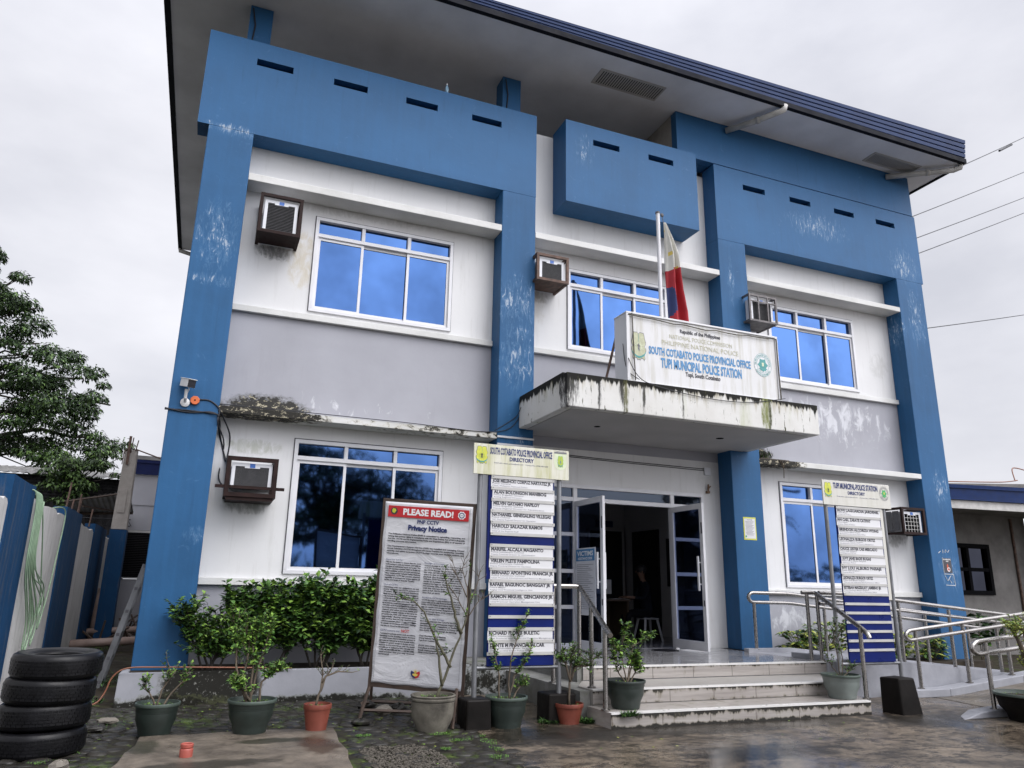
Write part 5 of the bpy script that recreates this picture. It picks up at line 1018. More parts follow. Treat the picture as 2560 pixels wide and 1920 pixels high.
# legs and braces (world coordinates through the inverse)
m = MB(); L = lambda p: inv @ Vector(p)
c0, c1 = t.matrix_world @ Vector((.018, .012, -.02)), t.matrix_world @ Vector((W_ - .018, .012, -.02))
m.tube([L(c0), L((1.77, -2.51, .0))], .02, 4); lp(m, 'leg', 'wood_dark', t); m = MB(); m.tube([L(c1), L((2.72, -3.0, .0))], .02, 4); lp(m, 'leg', 'wood_dark', t)
m = MB(); top0, top1 = t.matrix_world @ Vector((.02, .04, 1.4)), t.matrix_world @ Vector((W_ - .02, .04, 1.4))
m.tube([L(top0), L((2.05, -1.75, .0))], .018, 4); m.tube([L(top1), L((2.95, -2.3, .0))], .018, 4); m.tube([L((1.80, -2.48, .09)), L((2.71, -2.98, .09))], .018, 4); m.tube([L((2.04, -1.8, .08)), L((2.93, -2.33, .08))], .02, 4); m.tube([L((1.80, -2.48, .16)), L((2.05, -1.78, .07))], .02, 4); m.tube([L((2.55, -3.38, .01)), L((2.66, -3.15, .36))], .018, 4)
lp(m, 'brace', 'wood_dark', t)
for i, (p, s, lab) in enumerate([((2.06, -2.42, .07), (.10, .07, .055), 'pale brown stone lying under the privacy notice board'), ((2.28, -2.2, .06), (.09, .08, .05), 'grey rounded stone behind the pale one under the notice board'), ((1.95, -2.0, .07), (.12, .06, .05), 'dark block of stone farthest back under the notice board'), ((1.72, -2.86, .03), (.10, .08, .035), 'flat dark brick lying left of the notice board foot'), ((-.83, -4.15, .03), (.07, .05, .045), 'rough pale stone in front of the tyres'), ((-.80, -2.55, .03), (.12, .08, .03), 'broken flat grey stone beside the kerb corner'), ((-.70, -2.1, .03), (.10, .07, .03), 'pale broken tile lying behind the flat stone by the kerb'), ((9.75, -4.62, .12), (.14, .10, .11), 'round grey stone at the edge of the big pot by the ramp')]):
    m = MB(); rr = random.Random(i)
    for k in range(1): m.ball(p, s, 10, 7)
    m.v = [(v[0] + rr.uniform(-.15, .15) * s[0], v[1] + rr.uniform(-.15, .15) * s[1], v[2] + rr.uniform(-.2, .2) * s[2]) for v in m.v]
    # weld poles
    o = m.build('stone', 'grey_block_stone' if i in (0, 4, 6) else 'cobble_stone'); tag(o, lab, 'stone')
# ================================================================== POTS AND PLANTS
def pot(name, c, rt, rb, h, mats, label, kind='round', group='potted plants on the yard'):
    t = empty(name, c, label, 'plant pot', group)
    m = MB()
    if kind == 'round': prof = [(.001, .004), (rb * .94, .004), (rb * .97, .0), (rb, .02), (rb * 1.02, .035), (rb * 1.06, h * .25), (rb + (rt - rb) * .62, h * .5), (rt * .90, h * .72), (rt * .915, h * .73), (rt * .915, h * .755), (rt * .925, h * .77), (rt * .94, h * .90)]
    elif kind == 'urn': prof = [(.001, .0), (rb, .0), (rb * 1.04, .02), (rb + (rt - rb) * .75, h * .4), (rt * .93, h * .62), (rt * .95, h * .80), (rt * .90, h * .84)]
    else: prof = [(.001, .0), (rb, .0), (rb, .012), (rb + (rt - rb) * .8, h * .80)]
    m.lathe(prof, c, 36); part(m, 'body', mats[0], t, c, autosm=True)
    z1 = prof[-1][1]; r1 = prof[-1][0]; m = MB()
    if kind == 'urn': rp = [(r1, z1), (rt * .99, z1 + .005), (rt * 1.0, z1 + .02), (rt * .965, z1 + .03), (rt * .965, z1 + .035), (rt * 1.0, z1 + .045), (rt * .995, h - .005), (rt * .97, h), (rt * .90, h), (rt * .86, h - .05), (rt * .80, h - .06)]
    else: rp = [(r1, z1 - .001), (rt * .985, z1), (rt, z1 + .006), (rt, h - .006), (rt * .99, h), (rt * .93, h), (rt * .91, h - .04), (rt * .86, h - .07)]
    m.lathe(rp, c, 36, wob=.008 if name != 'urn' else 0); part(m, 'rim', mats[1], t, c, autosm=True)
    m = MB(); zs = h - .045; m.lathe([(rt * .90, zs), (rt * .6, zs + .012), (.001, zs + .015)], c, 24); part(m, 'soil', 'garden_soil', t, c)
    m = MB()
    for i in range(90):
        a = rnd.random() * 6.283; q = rt * .85 * math.sqrt(rnd.random()); m.leaf(Vector((c[0] + q * math.cos(a), c[1] + q * math.sin(a), c[2] + zs + .01)), Vector((rnd.uniform(-1, 1), rnd.uniform(-1, 1), rnd.uniform(.2, 1))), Vector((0, 0, 1)), .03, .012, rnd.choice((0, 1)))
    part(m, 'moss', ['leaf_mid', 'leaf_light'], t, c)
    return t
def plant(loc, label, branches, leaf, cat='plant', name='potted_plant', mats=('leaf_dark', 'leaf_mid', 'leaf_light'), r0=.011, twigs=5, tl=.16, nl=9, wts=(.3, .45, .25), bark='twig', group=None, seed=1, bare=0, low=.38):
    "branches: list of polylines in world space; twigs sprout from their upper part and carry the leaves"
    rr = random.Random(seed); t = empty(name, loc, label, cat, group); w_ = MB(); lf = MB()
    def spray(p, d, L, n):
        pts = [p]; q = p.copy(); dd = d.copy()
        for k in range(4):
            dd = (dd + Vector((rr.uniform(-.35, .35), rr.uniform(-.35, .35), rr.uniform(-.1, .3)))).normalized(); q = q + dd * L / 4; pts.append(q.copy())
        w_.tube(pts, [.004, .0035, .003, .0025, .0015], 5)
        for k in range(n):
            if rr.random() < bare: continue
            s = rr.uniform(.15, 1) * 4; i = min(3, int(s)); a = pts[i].lerp(pts[i + 1], s - i); ld = (dd * .5 + Vector((rr.uniform(-1, 1), rr.uniform(-1, 1), rr.uniform(-.45, .7))))
            L_ = leaf * rr.uniform(.6, 1.2); x_ = rr.random(); mi = 0 if x_ < wts[0] else (1 if x_ < wts[0] + wts[1] else 2)
            lf.leaf(a, ld, Vector((rr.uniform(-.4, .4), rr.uniform(-.4, .4), 1)), L_, L_ * .58, mi)
    for br in branches:
        pts = [Vector(p) for p in br]; n = len(pts); Q = []
        for i in range(n - 1):
            for k in range(3): Q.append(pts[i].lerp(pts[i + 1], k / 3) + Vector((rr.uniform(-.006, .006), rr.uniform(-.006, .006), 0)))
        Q.append(pts[-1]); w_.tube(Q, [r0 * (1 - .75 * i / len(Q)) for i in range(len(Q))], 7)
        for k in range(twigs):
            s = rr.uniform(low, 1) * (len(Q) - 1); i = min(len(Q) - 2, int(s)); p = Q[i].lerp(Q[i + 1], s - i); d = (Q[i + 1] - Q[i]).normalized()
            spray(p, (d * .6 + Vector((rr.uniform(-1, 1), rr.uniform(-1, 1), rr.uniform(-.2, .6)))).normalized(), tl * rr.uniform(.6, 1.2), nl)
        spray(Q[-1], (Q[-1] - Q[-2]).normalized(), tl * .8, nl)
    part(w_, 'stem', bark, t, loc, smooth=True); part(lf, 'leaves', list(mats), t, loc); return t
G = 'pot_green'
pot('flower_pot', (-.235, -2.92, 0), .20, .14, .30, (G, 'pot_rim_green'), 'dark green pot beside the tyres, leftmost of the pots')
plant((-.235, -2.92, .26), 'small sparse shrub in the leftmost green pot', [[(-.24, -2.92, .25), (-.22, -2.9, .40), (-.15, -2.9, .52), (-.20, -2.9, .66)], [(-.24, -2.92, .25), (-.30, -2.92, .36), (-.36, -2.9, .42), (-.38, -2.92, .48)], [(-.20, -2.92, .25), (-.12, -2.88, .38), (-.02, -2.9, .50), (.0, -2.88, .56)]], .042, twigs=8, tl=.12, nl=10, r0=.010, bark='bark', seed=2)
pot('flower_pot', (.60, -3.14, .035), .228, .155, .295, (G, 'pot_rim_green'), 'dark green pot with a pale rim on the slab, left of the terracotta pot')
plant((.60, -3.14, .30), 'bushy bright green shrub in the green pot on the slab', [[(.55, -3.14, .28), (.50, -3.12, .55), (.52, -3.1, .80), (.48, -3.1, 1.02)], [(.58, -3.14, .28), (.60, -3.12, .5), (.66, -3.1, .75), (.70, -3.1, .98)], [(.66, -3.14, .28), (.665, -3.14, .48), (.75, -3.12, .54), (.83, -3.1, .58)], [(.55, -3.14, .28), (.42, -3.1, .62), (.40, -3.1, .95), (.35, -3.1, 1.05)], [(.58, -3.14, .3), (.5, -3.2, .42), (.46, -3.2, .46)], [(.58, -3.14, .28), (.58, -3.1, .6), (.55, -3.08, .9), (.6, -3.05, 1.0)]], .048, twigs=26, tl=.15, nl=15, r0=.013, wts=(.15, .45, .4), bark='bark', seed=5)
pot('flower_pot', (1.218, -3.17, .035), .135, .100, .235, ('pot_terracotta', 'pot_terracotta'), 'small terracotta pot standing on the right end of the slab', 'taper')
plant((1.218, -3.17, .24), 'thin nearly leafless sapling in the terracotta pot on the slab', [[(1.20, -3.17, .22), (1.23, -3.17, .40), (1.25, -3.16, .55), (1.21, -3.16, .73)], [(1.23, -3.17, .38), (1.28, -3.16, .52), (1.40, -3.15, .56), (1.54, -3.15, .55)], [(1.245, -3.17, .46), (1.33, -3.16, .60)]], .026, twigs=5, tl=.11, nl=6, r0=.013, bark='bark', seed=8, bare=.35, wts=(.5, .4, .1))
pot('urn', (2.34, -3.36, 0), .232, .150, .345, ('urn_stone', 'urn_stone'), 'large weathered stone urn pot in front of the privacy notice board', 'urn')
def UB(p): return (p[0], -3.38, p[1])
plant((2.34, -3.36, .30), 'tall forked thin tree in the stone urn, almost leafless', [[UB((2.36, .30)), UB((2.42, .42)), UB((2.50, .635)), UB((2.56, .80)), UB((2.615, .942)), UB((2.68, 1.15)), UB((2.70, 1.35)), UB((2.68, 1.55))], [UB((2.50, .60)), UB((2.42, .75)), UB((2.345, .857)), UB((2.27, 1.0)), UB((2.20, 1.148)), UB((2.09, 1.25)), UB((1.98, 1.28))], [UB((2.42, .42)), UB((2.38, .7)), UB((2.33, .88))], [UB((2.61, .93)), UB((2.54, 1.1)), UB((2.498, 1.255)), UB((2.44, 1.40)), UB((2.41, 1.50))]],
      .045, twigs=4, tl=.17, nl=10, r0=.017, bark='bark_green', seed=12, bare=.15, wts=(.25, .45, .3))
plant((2.68, -3.36, 1.2), 'bare dry twigs at the top of the urn tree', [[UB((2.68, 1.15)), UB((2.66, 1.4)), UB((2.60, 1.60)), UB((2.63, 1.70))], [UB((2.69, 1.2)), UB((2.76, 1.4)), UB((2.80, 1.55))], [UB((2.66, 1.3)), UB((2.55, 1.5)), UB((2.48, 1.67))], [UB((2.68, 1.1)), UB((2.56, 1.28)), UB((2.5, 1.36))], [UB((2.69, 1.1)), UB((2.78, 1.25)), UB((2.86, 1.3))]], .018, twigs=6, tl=.14, nl=2, r0=.007, bark='bark', seed=14, bare=.5, name='dry_twigs', cat='twigs')
pot('flower_pot', (3.157, -3.33, 0), .228, .160, .30, (G, 'pot_rim_green'), 'dark green pot in front of the provincial directory sign')
def GB(p): return (p[0], -3.38, p[1])
plant((3.157, -3.33, .27), 'young shrub of three upright leafy shoots before the provincial directory sign', [[GB((3.17, .26)), GB((3.16, .5)), GB((3.20, .75)), GB((3.28, .98)), GB((3.37, 1.12))], [GB((3.05, .26)), GB((3.05, .5)), GB((3.02, .65)), GB((2.96, .86))], [GB((3.17, .26)), GB((3.22, .5)), GB((3.34, .62)), GB((3.42, .80))], [GB((3.2, .26)), GB((3.28, .38)), GB((3.34, .42))]], .036, twigs=15, tl=.09, nl=13, r0=.010, wts=(.2, .45, .35), bark='bark', seed=21)
pot('flower_pot', (3.896, -3.33, 0), .160, .110, .205, ('pot_terracotta', 'pot_terracotta'), 'small terracotta pot on the wet yard left of the steps', 'taper')
plant((3.896, -3.33, .17), 'small umbrella shaped shrub in the terracotta pot by the steps', [[(3.90, -3.33, .17), (3.91, -3.33, .42), (3.96, -3.32, .56), (4.05, -3.3, .64), (4.3, -3.3, .66)], [(3.91, -3.33, .42), (3.86, -3.33, .60), (3.80, -3.3, .68)], [(3.92, -3.33, .44), (3.98, -3.35, .58), (4.12, -3.36, .58)], [(3.91, -3.33, .42), (3.92, -3.33, .62), (3.95, -3.3, .72)]], .032, twigs=26, tl=.14, nl=14, r0=.014, wts=(.35, .45, .2), bark='bark', seed=24)
pot('flower_pot', (4.49, -3.53, .16), .225, .155, .29, (G, G), 'dark green pot on the lowest step beside the left handrail')
plant((4.49, -3.53, .42), 'reddish green shrub in the pot beside the left handrail', [[(4.52, -3.53, .40), (4.48, -3.52, .58), (4.46, -3.5, .75), (4.53, -3.5, .98)], [(4.52, -3.53, .40), (4.56, -3.52, .62), (4.62, -3.5, .80), (4.84, -3.5, .90)], [(4.5, -3.53, .4), (4.40, -3.52, .55), (4.38, -3.5, .80)], [(4.54, -3.53, .4), (4.64, -3.5, .52), (4.68, -3.5, .6)], [(4.52, -3.53, .4), (4.6, -3.5, .6), (4.66, -3.5, .7)]], .052, twigs=17, tl=.12, nl=12, r0=.009, wts=(.3, .35, .35), seed=31, bark='bark')
pot('flower_pot', (7.60, -3.52, .16), .235, .165, .28, ('pot_grey_green', 'pot_rim_green'), 'pale grey green pot on the lowest step beside the right handrail')
plant((7.60, -3.52, .40), 'thin sparse shrub in the pale pot beside the right handrail', [[(7.60, -3.52, .40), (7.60, -3.5, .62), (7.56, -3.5, .85), (7.60, -3.5, 1.02)], [(7.62, -3.52, .40), (7.68, -3.5, .62), (7.62, -3.5, .86), (7.7, -3.5, .98)], [(7.6, -3.52, .40), (7.5, -3.5, .52), (7.45, -3.5, .6), (7.42, -3.5, .95)], [(7.64, -3.52, .40), (7.76, -3.5, .47), (7.84, -3.5, .52)]], .036, twigs=14, tl=.13, nl=8, r0=.007, wts=(.3, .5, .2), seed=41)
pot('flower_pot', (9.32, -4.72, 0), .385, .25, .31, ('dark_block', 'pot_rim_green'), 'wide black bowl pot at the right beside the lower ramp rail')
plant((9.5, -4.6, .27), 'old crooked bonsai tree with a flat yellow green crown in the wide black pot', [[(9.42, -4.65, .25), (9.46, -4.6, .42), (9.50, -4.6, .55), (9.50, -4.6, .72), (9.66, -4.6, .85), (9.75, -4.6, 1.0)], [(9.50, -4.6, .70), (9.42, -4.6, .92), (9.35, -4.6, 1.02)], [(9.60, -4.6, .8), (9.62, -4.55, 1.0), (9.55, -4.5, 1.06)]], .042, twigs=26, tl=.18, nl=12, r0=.034, wts=(.1, .3, .6), seed=44, bark='bark', mats=('leaf_mid', 'leaf_light', 'leaf_yellow'))
# climbing shrub hedge in the planter: three plants
def hedge(cx, half, z0, z1, n, label, seed, dens=1., leaf=.112):
    rr = random.Random(seed); brs = []
    for k in range(n):
        x = cx + rr.uniform(-.35, .35) * half; top = z1 - rr.random() * .25; side = rr.uniform(-1, 1) * half
        top -= .16 * abs(math.sin((x + side) * 4.3)); brs.append([(x, -.6, .33), (x + side * .3, -.62, .33 + (top - .33) * .35), (x + side * .7, -.6 + rr.uniform(-.12, .1), .33 + (top - .33) * .7), (x + side, -.58 + rr.uniform(-.15, .1), top)])
    plant((cx, -.6, .33), label, brs, leaf, name='hedge_shrub', cat='shrub', low=.22, r0=.016, twigs=int(40 * dens), tl=.36, nl=15, wts=(.34, .44, .22), bark='bark_dark', seed=seed)
hedge(.25, .45, .5, 1.20, 6, 'open branching shrub at the left end of the planter by the first pier', 51, .8, .085)
hedge(.95, .50, .6, 1.34, 7, 'dense leafy shrub in the planter under the left part of the window', 52, 1.1)
hedge(1.65, .50, .6, 1.36, 7, 'dense dark shrub in the planter behind the terracotta pot', 53, 1.)
hedge(2.25, .40, .6, 1.42, 9, 'tall shrub in the planter behind the privacy notice board', 54, 1.1)
hedge(3.0, .30, .6, 1.2, 5, 'shrub in the planter behind the provincial directory sign', 55, .8)
def croton(cx, cy, z, n, label, seed, s=.2):
    t = empty('variegated_plant', (cx, cy, z), label, 'plant', 'yellow green bushes behind the ramp rails'); rr = random.Random(seed); lf = MB(); w_ = MB()
    for k in range(n):
        p = Vector((cx + rr.uniform(-1, 1) * s * 1.5, cy + rr.uniform(-.5, .5) * s, z + rr.uniform(.05, 1) * s * 1.5)); w_.tube([(cx, cy, z), tuple(p.lerp(Vector((cx, cy, z)), .4) + Vector((0, 0, .02))), tuple(p)], .005, 4)
        for i in range(9):
            a = i * 2.4 + rr.random(); d = Vector((math.cos(a), math.sin(a), rr.uniform(.0, .6))); L = rr.uniform(.09, .16); lf.leaf(p, d, Vector((0, 0, 1)), L, L * .42, rr.choice((0, 1, 1, 2, 2)), droop=.35)
    part(w_, 'stem', 'twig', t, (cx, cy, z)); part(lf, 'leaves', ['leaf_dark', 'leaf_mid', 'leaf_yellow'], t, (cx, cy, z))
croton(9.75, -.45, .45, 44, 'variegated bush next to the third pier, leftmost of the four', 61, .22)
croton(10.4, -.4, .42, 56, 'tall variegated bush behind the municipal directory sign', 62, .32)
croton(12.0, -.45, .30, 54, 'variegated bush behind the rails, right of the municipal directory sign', 63, .28)
croton(12.95, -.4, .25, 46, 'variegated bush at the foot of the right pier', 64, .26)
plant((15.2, .3, .1), 'dark broad leafed plant beyond the right pier', [[(15.2, .3, .1), (15.3, .3, .5), (15.4, .2, .8)], [(15.2, .3, .1), (15.1, .2, .5), (15.0, .1, .9)], [(15.2, .3, .1), (15.5, .3, .5), (15.8, .2, .7)]], .26, twigs=5, tl=.2, nl=6, seed=70, wts=(.7, .3, 0), name='broadleaf_plant')
m = MB(); m.box(8.65, 14.0, -.82, -.02, .0, .25); tag(m.build('planting_bed', 'garden_soil'), 'dark soil bed between the facade and the ramp', kind='structure')

# sawn pipe stub on the slab
o_ = (.055, -4.1, .03); t = empty('pipe_stub', o_, 'short red plastic pipe stub standing on the slab', 'pipe')
m = MB(); m.lathe([(.050, .0), (.052, .06), (.050, .066), (.044, .07), (.046, .074), (.050, .078), (.051, .10), (.045, .105), (.038, .10), (.036, .01)], o_, 24, wob=.015); part(m, 'body', 'cup_plastic', t, o_, autosm=True)

# ================================================================== TYRES
rr = random.Random(9)
for k, (dx, dy, lab) in enumerate([(-.005, .0, 'bottom tyre of the stack of four beside the striped wall'), (.0, .01, 'second tyre from the bottom of the stack of four'), (.01, -.005, 'third tyre from the bottom of the stack of four'), (.035, .0, 'topmost tyre of the stack, its dark hole open to the sky')]):
    c = (-1.09 + dx, -3.43 + dy, .004 + .2 * k); t = empty('tyre', c, lab, 'tyre', 'old tyres in a stack')
    R0, r0, h = .347, .20, .201; m = MB()
    prof = [(r0, .035), (r0 + .02, .02), (r0 + .06, .002), (R0 - .035, .0), (R0 - .010, .018), (R0 - .001, .045), (R0, h / 2), (R0 - .001, h - .045), (R0 - .010, h - .018), (R0 - .035, h), (r0 + .06, h - .002), (r0 + .02, h - .02), (r0, h - .035), (r0 - .005, h - .03), (r0 + .01, h - .06), (R0 - .04, h - .05), (R0 - .03, h / 2), (R0 - .04, .05), (r0 + .01, .06), (r0 - .005, .03), (r0, .035)]
    m.lathe(prof, c, 56); part(m, 'carcass', 'tyre_rubber', t, c, smooth=True)
    m = MB(); n = 46
    for ii in range(n):   # worn tread blocks
        for q, zz in enumerate((.040, .064, .088, .112, .136)):
            a0 = 2 * math.pi * (ii + .3 * q) / n; a1 = a0 + 2 * math.pi / n * .86; ri, ro = R0 - .006, R0 + .0018 + .0012 * rr.random()
            P = lambda a, r_, z_: (c[0] + r_ * math.cos(a), c[1] + r_ * math.sin(a), c[2] + z_)
            m.hexa([P(a0, ri, zz), P(a1, ri, zz), P(a1, ro, zz), P(a0, ro, zz)], [P(a0, ri, zz + .017), P(a1, ri, zz + .017), P(a1, ro, zz + .017), P(a0, ro, zz + .017)])
    part(m, 'tread', 'tyre_rubber', t, c); t.rotation_euler = (R((1.2, -1.0, .8, -1.5)[k]), R((-.8, 1.4, -1.2, 1.0)[k]), k * 1.3)

# ================================================================== STRIPED WALL, HOSE, LADDER
wx = lambda y: -1.90 - .006 * max(0, y + 2)
wo = (-2.0, 2, 0); t = empty('striped_wall', wo, 'tall yard wall painted in wide blue and white stripes, with an uneven broken top', 'wall')
ys = [(-3.4, -2.45, 2), (-2.45, -2.22, 0), (-2.22, -1.06, 1), (-1.06, 1.40, 0), (1.40, 3.05, 1), (3.05, 4.95, 0), (4.95, 7.0, 1), (7.0, 9.0, 0), (9.0, 11.2, 1)]
rr = random.Random(4)
for a, c, k in ys:
    m = MB(); n = max(4, int((c - a) / .2)); base = (2.32, 2.42, 2.2)[k] + (.02 if k == 1 else -.02)
    if a == -2.45: base = 2.17
    hs = [base + rr.uniform(-.035, .03) * (1 if k == 0 else .25) for i in range(n + 1)]; off = .018 if k == 1 else 0
    for i in range(n):
        p, q = a + (c - a) * i / n, a + (c - a) * (i + 1) / n
        m.add([(wx(p) + off, p, -.05), (wx(q) + off, q, -.05), (wx(q) + off, q, hs[i + 1]), (wx(p) + off, p, hs[i]), (wx(p) - .16, p, -.05), (wx(q) - .16, q, -.05), (wx(q) - .16, q, hs[i + 1]), (wx(p) - .16, p, hs[i])], [(0, 1, 2, 3), (7, 6, 5, 4), (3, 2, 6, 7)] + ([(0, 3, 7, 4)] if i == 0 else []) + ([(1, 5, 6, 2)] if i == n - 1 else []))
    part(m, 'wall_panel', 'fence_blue' if k == 1 else 'fence_white', t, wo)
hx = lambda y: wx(y) + .05
hose = []
for k in range(6):
    y0 = -1.26 + k * .075; yb = -.70 + .15 * k; zb_ = [.60, .56, .70, .62, .95, .80, .66, .58][k]
    hose.append([(hx(y0) - .14, y0, 2.30), (hx(y0) - .02, y0, 2.385), (hx(y0) + .03, y0 + .03, 2.2), (hx(y0) + .04, y0 + .03 + .02 * k, 1.5), (hx(y0) + .04, yb, zb_ + .35), (hx(yb) + .04, yb + .08, zb_), (hx(yb) + .045, yb + .2, zb_ + .35), (hx(yb) + .03, y0 + .22, 1.6), (hx(y0) + .02, y0 + .12, 2.3)])
hose.append([(hx(-.9) - .02, -.8, 2.37), (hx(-.8) + .03, -.7, 2.1), (hx(0) + .03, -.1, 1.4), (hx(.5) + .03, .25, .97), (hx(.6) + .03, .5, 1.1), (hx(.8) + .03, .75, 1.7), (hx(.9) + .03, .9, 2.25), (hx(.85) + .0, .75, 2.36), (hx(.7) - .1, .55, 2.33)])
cable('garden_hose', 'pale green garden hose hung in long loops over the striped wall', hose, .0085, 'hose_green', 'hose')
cable('orange_hose', 'thin orange hose lying along the kerb edge and curling down to the ground', [[(1.2, -.96, .385), (.5, -.96, .405), (-.3, -.97, .425), (-.66, -.97, .42), (-.80, -.98, .33), (-.86, -1.0, .16), (-.95, -1.05, .05), (-1.2, -1.1, .02)]], .0095, 'hose_orange', 'hose')
cable('red_hose', 'short red hose lying on the kerb behind the provincial directory sign', [[(2.4, -.92, .40), (2.8, -.93, .405), (3.3, -.92, .40)]], .011, 'hose_orange', 'hose')
lo_ = (-1.05, .3, 0); t = empty('ladder', lo_, 'aluminium ladder leaning against the side of the first pier', 'ladder')
A, B = Vector((-1.075, .3, .02)), Vector((-.700, .3, 1.62)); dvec = (B - A).normalized(); side = Vector((dvec.z, 0, -dvec.x))
for yy in (.28, .72):
    m = MB(); p = [A + side * .035, A - side * .035, B - side * .035, B + side * .035]; m.hexa([(q.x, yy, q.z) for q in p], [(q.x, yy + .03, q.z) for q in p]); part(m, 'side_rail', 'galvanised_post', t, lo_, bevel=.003)
m = MB()
for k in range(6):
    q = A + dvec * (.12 + .3 * k); s = .019; m.box(q.x - s, q.x + s, .277, .752, q.z - s, q.z + s)
part(m, 'rung', 'matte_dark_grey', t, lo_)
m = MB(); m.tube([(-2.05, 4.2, .33), (-.6, 4.6, .38)], .07, 12); tag(m.build('drain_pipe', 'pipe_pvc', smooth=True), 'thick pinkish pipe crossing the alley close to the ground', 'pipe')
m = MB(); m.tube([(-2.1, 6.2, .42), (-.6, 6.4, .48)], .06, 12); tag(m.build('drain_pipe', 'pipe_pvc', smooth=True), 'second pipe lying farther back in the alley', 'pipe')
m = MB(); m.tube([(-1.86, 6.6, .2), (-1.80, 6.6, 1.25)], .085, 12); tag(m.build('standing_pipe', 'pipe_pvc', smooth=True), 'upright plastic pipe stub against the striped wall', 'pipe')
m = MB(); m.tube([(-1.62, 7.2, .2), (-1.72, 7.6, 2.28)], .07, 8); tag(m.build('wooden_pole', 'bamboo'), 'brown wooden pole leaning at the end of the striped wall', 'pole')
m = MB(); rr = random.Random(77)
for k in range(30): p = Vector((rr.uniform(-1.7, -.8), rr.uniform(5, 8), .3)); m.tube([tuple(p), tuple(p + Vector((rr.uniform(-.5, .5), rr.uniform(-.4, .4), rr.uniform(.05, .5))))], .02, 5)
tag(m.build('scrap_wood', 'wood_dark'), 'heap of broken sticks and scrap at the end of the alley', 'scrap')

# unfinished column with bare steel rods
co = (-1.6, 6.4, 0); t = empty('concrete_column', co, 'unfinished raw concrete column with bare steel rods at the end of the alley', 'column')
m = MB(); m.hexa([(-1.79, 6.2, 2.42), (-1.50, 6.2, 2.42), (-1.50, 6.5, 2.42), (-1.79, 6.5, 2.42)], [(-1.75, 6.2, 4.02), (-1.52, 6.2, 4.10), (-1.52, 6.5, 4.10), (-1.75, 6.5, 4.05)]); m.box(-1.73, -1.58, 6.18, 6.199, 2.75, 3.25); part(m, 'shaft', 'raw_concrete', t, co, bevel=.02)
m = MB(); m.box(-1.80, -1.49, 6.19, 6.51, .1, 2.415); part(m, 'base', 'fence_blue', t, co)
m = MB(); m.box(-1.70, -1.65, 6.15, 6.175, 3.75, 4.35); m.tube([(-1.64, 6.2, 4.0), (-1.62, 6.2, 4.33)], .012, 6); m.tube([(-1.55, 6.2, 4.05), (-1.52, 6.2, 4.28)], .012, 6); m.tube([(-1.77, 6.2, 3.75), (-1.76, 6.15, 4.0), (-1.70, 6.2, 4.1)], .010, 6); m.tube([(-1.53, 6.2, 4.08), (-1.2, 6.0, 3.95), (-.8, 5.9, 3.80)], .015, 6); part(m, 'steel_rod', 'rusty_iron', t, co)

# building behind the alley
bo = (-1.2, 10, 0); t = empty('rear_annex', bo, 'pale grey annex with a navy fascia at the far end of the alley', 'building')
m = MB(); m.box(-2.0, 1.5, 10, 16, 2.64, 4.03); m.box(-2.0, 1.5, 9.97, 9.999, 3.26, 3.30); m.box(-2.0, 1.5, 10.05, 16, .2, 1.45); part(m, 'wall', 'aged_wall_pale' if 'aged_wall_pale' in MATS else 'grey_wall_paint', t, bo)
m = MB(); m.box(-2.0, 1.5, 9.9, 9.99, 4.03, 4.32); m.box(-2.0, 1.5, 9.86, 9.99, 4.32, 4.40); part(m, 'fascia', 'neighbour_blue_fascia', t, bo)
m = MB(); m.hexa([(-2.1, 9.85, 4.405), (1.5, 9.85, 4.405), (1.5, 16, 5.2), (-2.1, 16, 5.2)], [(-2.1, 9.85, 4.50), (1.5, 9.85, 4.50), (1.5, 16, 5.3), (-2.1, 16, 5.3)]); part(m, 'roof', 'corrugated_pale', t, bo)
m = MB(); m.box(-2.0, 1.5, 10.1, 10.2, 1.46, 2.60, 0); m.box(-2.0, 1.5, 10.0, 10.05, 2.58, 2.635, 1); m.box(-2.0, 1.5, 10.0, 10.05, 1.46, 1.49, 1)
for k in range(26): m.box(-2.0, 1.5, 10.06, 10.08, 1.5 + k * .042, 1.51 + k * .042, 2)
part(m, 'louvre_window', ['dark_void', 'sign_rail', 'corrugated_dark'], t, bo)
# sheds with corrugated roofs
def corr(m, P0, P1, P2, P3, n, amp):
    "ribbed sheet between edge P0-P1 (front) and P3-P2 (back)"
    P0, P1, P2, P3 = map(Vector, (P0, P1, P2, P3)); nn = (P1 - P0).cross(P3 - P0).normalized(); vs = []
    for i in range(n * 2 + 1):
        s = i / (n * 2); o_ = nn * (amp if i % 2 else 0); vs += [P0.lerp(P1, s) + o_, P3.lerp(P2, s) + o_]
    m.add(vs, [(2 * i, 2 * i + 2, 2 * i + 3, 2 * i + 1) for i in range(n * 2)])
so_ = (-6, 13, 0); t = empty('shed', so_, 'long dark shed with a rusty corrugated roof behind the striped wall', 'shed')
m = MB(); corr(m, (-14, 11.5, 4.05), (-1.7, 11.5, 4.05), (-1.7, 16, 4.75), (-14, 16, 4.75), 60, .05); part(m, 'roof', 'corrugated_pale', t, so_)
m = MB(); corr(m, (-14, 12, 0), (-1.9, 12, 0), (-1.9, 12, 4.1), (-14, 12, 4.1), 60, .04)
for k in range(7): m.box(-14, -1.9, 11.93, 11.96, 3.5 + k * .08, 3.53 + k * .08)
part(m, 'wall', 'corrugated_dark', t, so_)
ao = (-2.6, 8.5, 2.9); t = empty('lean_to_awning', ao, 'small tilted sheet metal awning left of the raw concrete column', 'awning')
m = MB(); corr(m, (-2.95, 7.9, 3.10), (-1.7, 7.9, 3.38), (-1.7, 9.8, 3.05), (-3.0, 9.8, 2.95), 12, .02); part(m, 'sheet', 'corrugated_pale', t, ao)
